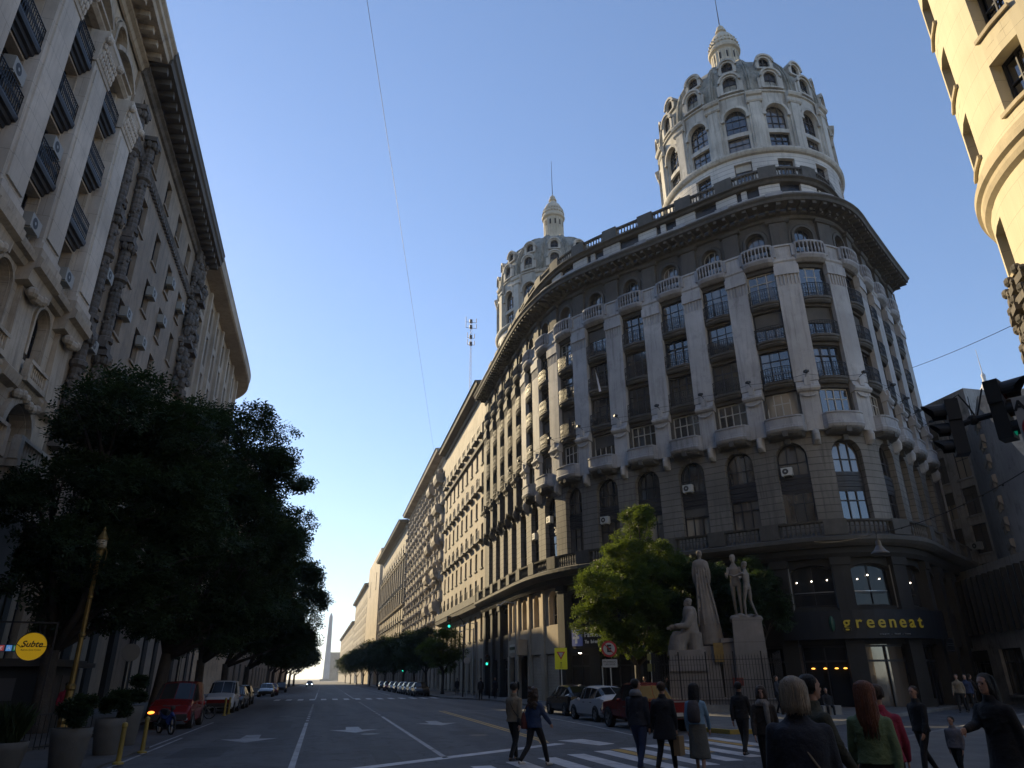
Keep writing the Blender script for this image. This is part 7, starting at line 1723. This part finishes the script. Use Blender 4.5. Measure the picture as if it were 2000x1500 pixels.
person('person in a light blue sweater and long grey skirt wearing a grey backpack',7.75,15.0,44,1.72,c_lblue,c_grey,c_dkshoe,'black','long',stride=.14,arms=((-.1,.1),(.35,.05)),topkind='sweater',bottomkind='skirt',skirtlen=.62,extra=backpack)
person('person all in black walking away alone in front of the monument railing',10.7,18.2,52,1.74,c_black,c_black,c_dkshoe,'black','short',stride=.30,phase=1,arms=((-.3,.1),(.3,.1)),skin=m_skind)
person('person facing the viewer with a patterned scarf, partly hidden by the fair haired one',8.3,13.3,215,1.68,c_brown,c_black,c_dkshoe,'brown','bob',stride=.15,extra=scarf)
def blond_extra(t,j): crossbody(plain('leather_strap',(.22,.18,.13),.5))(t,j); cap_brim(t,j)
person('person with short fair hair in a big dark coat, thin bag strap across the back',4.04,5.96,32,1.84,c_navy,c_black,c_dkshoe,'blond','bob',stride=.10,arms=((.1,.05),(.1,.05)),topkind='longcoat',extra=blond_extra,build=1.16)
person('person with dark swept hair seen in profile facing right behind the fair haired one',5.19,7.35,95,1.86,c_olive,c_black,c_dkshoe,'black','short',stride=.1,topkind='coat',build=1.1)
person('person in a pale green sweater with long straight red hair, seen from behind',5.93,7.42,40,1.79,c_green,c_black,c_dkshoe,'red','long',stride=.08,arms=((.25,.35),(-.15,-.02)),topkind='sweater',build=1.02)
person('person in a crimson jacket mostly hidden behind the one with red hair',6.98,8.51,45,1.74,c_red,c_black,c_dkshoe,'brown','short',stride=.1,build=1.02)
person('person in a dark coat walking towards the left beside the small child',11.96,13.46,262,1.66,c_black,c_black,c_dkshoe,'brown','short',stride=.30,arms=((.25,.1),(-.2,.1)),skin=m_skin,headturn=-8)
person('small child in a grey puffer jacket walking left at the right side',12.2,12.9,250,1.10,c_gcoat,c_black,c_dkshoe,'dark','short',stride=.22,arms=((.1,.1),(-.1,.1)),build=1.2)
person('person with long dark hair in a black coat over a blue and white skirt',8.63,8.33,262,1.86,c_black,c_print,c_dkshoe,'black','long',stride=.12,topkind='coat',bottomkind='skirt',skirtlen=.62,lean=.10,arm_pts={1:((.20,.12,.26),(.16,.40,.20))},build=1.02)
# distant people
fp=[(13.0,63.2,10,'dark figure standing at the kerb of the far right corner'),(15.0,66.5,200,'dark figure waiting by the tall pole at the far corner'),(15.4,60.5,190,'dark figure by the pale shutter of the beige entrance'),(15.7,61.8,20,'second dark figure close to the pale shutter'),(14.6,84,5,'dark figure walking in the sunlight past the far crossing'),(17.9,40.4,300,'dark figure on the pavement beyond the white car'),(18.8,39.6,120,'second dark figure beyond the white car beside the first'),(30.4,31.2,240,'figure in a light top walking past the dark shop windows at right'),(31.0,31.3,240,'figure in blue walking beside the one in the light top'),(-11.2,26.0,20,'dim figure in a pale shirt behind the stair railing on the left'),(-10.6,28.5,180,'dim figure on the left pavement near the kiosk'),(-9.6,33.0,10,'dim figure in a red top beside the planters'),(21.9,33.6,160,'dark figure standing near the shop corner behind the passers-by'),(33.4,33.4,100,'dark figure near the side street shops at right')]
tops=[c_black,c_navy,c_black,c_brown,c_black,c_navy,c_olive,c_tan,c_jeans,c_ghood,c_black,c_red,c_navy,c_brown]
for (x,y,a,l),c in zip(fp,tops): person(l,x,y,a,1.70+.08*rnd.random(),c,c_black,c_dkshoe,'dark','short',stride=.22*(1 if rnd.random()<.5 else -1),far=True,z=.14 if x>12 or x<-8 else 0,build=1.08,group='small distant passers-by')
person('figure sitting on the kerb stone in front of the dark cafe windows',23.6,32.2,200,1.7,c_black,c_black,c_dkshoe,'dark','short',far=True,z=.0,seated=True,group='small distant passers-by')
st=MB(); st.box((23.6,32.2,.34),(.5,.3,.2)); tag(st.build('stone_block',m_kerb),'low stone block the seated figure sits on by the cafe','block')
# ================================================================ monument
m_mon=noise_col('monument_stone',(.20,.17,.14),(.27,.235,.20),3.,streak=.6,spots=.4,streakc=(.09,.08,.07),bump=.25)
m_monp=noise_col('monument_base_stone',(.24,.21,.185),(.31,.275,.245),2.2,streak=.5,spots=.3,streakc=(.12,.11,.10),bump=.15,joints=(1.15,.02))
MX,MY=21.4,38.3; maz=math.atan2(MX,MY)     # faces the viewer's side
mon=thing('stone_monument','weathered stone monument with a robed figure, a seated figure and a pair of standing figures','monument',(MX,MY,.14),-maz)
# local frame: +x right in the picture, -y towards the viewer
q=MB(); q.box((0,.2,.2),(3.05,1.9,.2)); q.box((0,.2,.5),(2.85,1.7,.12)); local(q,'steps',m_monp,mon)
q=MB(); q.box((-1.5,0,1.55),(1.15,1.0,1.05),0,.96); q.box((-1.55,-.15,2.55),(1.05,.95,.55),0,.93); q.box((-.35,.25,1.9),(.55,.75,1.4),0,.85); local(q,'left_block',m_monp,mon)
q=MB(); q.box((1.85,0,2.55),(.92,.85,2.2),0,.84); local(q,'right_block',m_monp,mon)
q=MB(); q.box((.70,.15,2.1),(.42,.6,1.6),0,.86); q.face([(.35,-.47,3.4),(1.05,-.47,3.55),(1.0,.5,3.75),(.4,.5,3.6)]); local(q,'middle_block',m_monp,mon)
q=MB(); q.box((.15,-.55,2.95),(.26,.1,.5)); local(q,'bronze_panel',noise_col('ochre_panel',(.20,.12,.03),(.26,.17,.05),5,bump=.2),mon)
q=MB(); q.box((1.0,-.78,1.45),(.28,.05,.2)); local(q,'red_notice',plain('faded_red',(.16,.03,.02),.7),mon)
def statue(name,label_free,x,y,z,az,H,**k):
    t,j=person('x',x,y,az,H,matall=m_mon,name=name,z=z,hair='dark',voxm=1.9,**k); 
    for kk in ('label','category','group'):
        if kk in t: del t[kk]
    t.parent=mon; return t,j
def join_children(t,name):
    """fold one statue's pieces into a single carved mesh under the monument"""
    V=[];F=[]
    for c in list(t.children):
        me=c.data; M_=Matrix.LocRotScale(t.location,t.rotation_euler,t.scale)@c.matrix_basis; b=len(V)
        V+= [M_@v.co for v in me.vertices]; F+=[[b+i for i in p.vertices] for p in me.polygons]; bpy.data.objects.remove(c)
    bpy.data.objects.remove(t)
    me=bpy.data.meshes.new(name); me.from_pydata([tuple(v) for v in V],[],F); me.materials.append(m_mon); me.polygons.foreach_set('use_smooth',[True]*len(F)); me.update()
    o=bpy.data.objects.new(name,me); col.objects.link(o); o.parent=mon; o.matrix_parent_inverse=Matrix.Identity(4); return o
# central tall robed figure (about 1.9 x life size), seen from behind
SC_=[1.0]
def robe_extra(t,j):
    s=j['s']; m=MB(SC_[0]); h=j['hip']/SC_[0]; X=V3(1,0,0); Y=V3(0,1,0); j=dict(arm=[[p/SC_[0] for p in a] for a in j['arm']])
    loft(m,[(h+V3(.22,.0,-3.7),.70,.58,X,Y),(h+V3(.15,.0,-2.6),.62,.52,X,Y),(h+V3(.10,0,-1.5),.53,.44,X,Y),(h+V3(.04,0,-.6),.44,.36,X,Y),(h+V3(0,0,0),.37,.28,X,Y),(h+V3(0,0,.35),.35,.25,X,Y),(h+V3(0,0,.75),.46,.28,X,Y),(h+V3(0,0,.96),.44,.23,X,Y),(h+V3(0,0,1.1),.22,.15,X,Y)],22)
    for a,e,w in j['arm']: limb(m,[a,e,w],[.15,.13,.10],10)
    for k in range(5): limb(m,[h+V3(-.3+.15*k,-.24,.6),h+V3(-.3+.16*k,-.32,-.3),h+V3(-.40+.28*k,-.46,-2.6)],[.03,.04,.05],6)
    remeshed(m,'robe',m_mon,t,.04,2)
SC_[0]=1.0; t,j=statue('figure','',-.35,.30,5.35-.14,0,3.4,stride=.0,arms=((-.05,.05),(.0,.05)),extra=robe_extra)
join_children(t,'robed_figure')
# seated figure at left, facing left
def seat_extra(t,j):
    s=j['s']; m=MB(SC_[0]); h=j['hip']; X=V3(1,0,0); Y=V3(0,1,0); j=dict(arm=[[p/SC_[0] for p in a] for a in j['arm']])
    loft(m,[(V3(0,.75,.0),.50,.40,X,Y),(V3(0,.62,.45),.46,.42,X,Y),(V3(0,.40,.85),.42,.52,X,Y),(V3(0,.05,1.0),.40,.42,X,Y),(V3(0,-.02,1.35),.36,.30,X,Y),(V3(0,-.02,1.75),.42,.32,X,Y),(V3(0,-.02,1.95),.40,.28,X,Y),(V3(0,.0,2.08),.22,.2,X,Y)],22)
    for a,e,w in j['arm']: limb(m,[a,e,w],[.17,.15,.11],10)
    loft(m,[(V3(0,-.1,0),.45,.38,X,Y),(V3(0,-.1,.95),.42,.36,X,Y)],16)
    remeshed(m,'robe',m_mon,t,.04,2)
SC_[0]=1.28; t,j=statue('figure','',-1.25,-.25,2.95-.14,258,4.0,seated=True,arms=((.5,.5),(.6,.4)),extra=seat_extra); t.location.z-=0
join_children(t,'seated_figure')
# pair on the right block
t,j=statue('figure','',1.52,.15,5.0-.14,190,3.4,stride=.10,arms=((.25,.6),(.35,.7))); join_children(t,'standing_figure')
t,j=statue('figure','',2.12,-.15,4.95-.14,-55,3.0,stride=.14,arms=((1.3,.3),(1.6,.5))); join_children(t,'young_figure')
q=MB(); rr=random.Random(4)
for k in range(34): q.sphere((1.15+rr.uniform(0,1.4),rr.uniform(-.55,.45),4.66+rr.uniform(0,.28)*(1-abs(rr.uniform(-1,1)))),rr.uniform(.14,.30),6,4,(1.2,1.,.8))
remeshed(q,'rocky_plinth',m_mon,mon,.07,1)
# iron railing round the monument, with its stone kerb
rf=thing('monument_railing','tall black iron railing with pointed bars around the stone monument','railing',(MX,MY,.14),-maz)
q=MB(); X0,X1,Y0,Y1=-3.4,3.2,-2.35,2.6
for a,b in (((X0,Y0),(X1,Y0)),((X1,Y0),(X1,Y1)),((X1,Y1),(X0,Y1)),((X0,Y1),(X0,Y0))):
    n=int(math.hypot(b[0]-a[0],b[1]-a[1])/.155)
    for z in (.55,1.55,2.55): q.obox((*a,z),(*b,z),.05,.03)
    for k in range(n+1):
        x=a[0]+(b[0]-a[0])*k/n; y=a[1]+(b[1]-a[1])*k/n; th=.07 if k%9==0 else .024; hh=2.95 if k%9==0 else 2.74
        q.obox((x,y,.3),(x,y,hh),th,th); 
        if k%9: q.obox((x,y,hh),(x,y,hh+.08),.035,.012)
local(q,'railing_bars',m_iron,rf)
q=MB(); 
for c,h in (((0-.1,Y0,.18),(3.45,.16,.18)),((-.1,Y1,.18),(3.45,.16,.18)),((X0,.12,.18),(.16,2.3,.18)),((X1,.12,.18),(.16,2.3,.18))): q.box(c,h)
local(q,'stone_kerb',m_kerb,rf)

# ================================================================ thin air haze
hz=MB(); hz.box((60,560,46),(190,640,47.5)); ho=hz.build('haze',None); ho.data.materials.clear()
mh=bpy.data.materials.new('haze'); mh.use_nodes=True; n=mh.node_tree; n.nodes.clear(); o_=n.nodes.new('ShaderNodeOutputMaterial'); v_=n.nodes.new('ShaderNodeVolumePrincipled')
v_.inputs['Color'].default_value=(.9,.93,1,1); v_.inputs['Density'].default_value=.00022; v_.inputs['Anisotropy'].default_value=.35; n.links.new(v_.outputs[0],o_.inputs[1]); ho.data.materials.append(mh); ho['kind']='stuff'
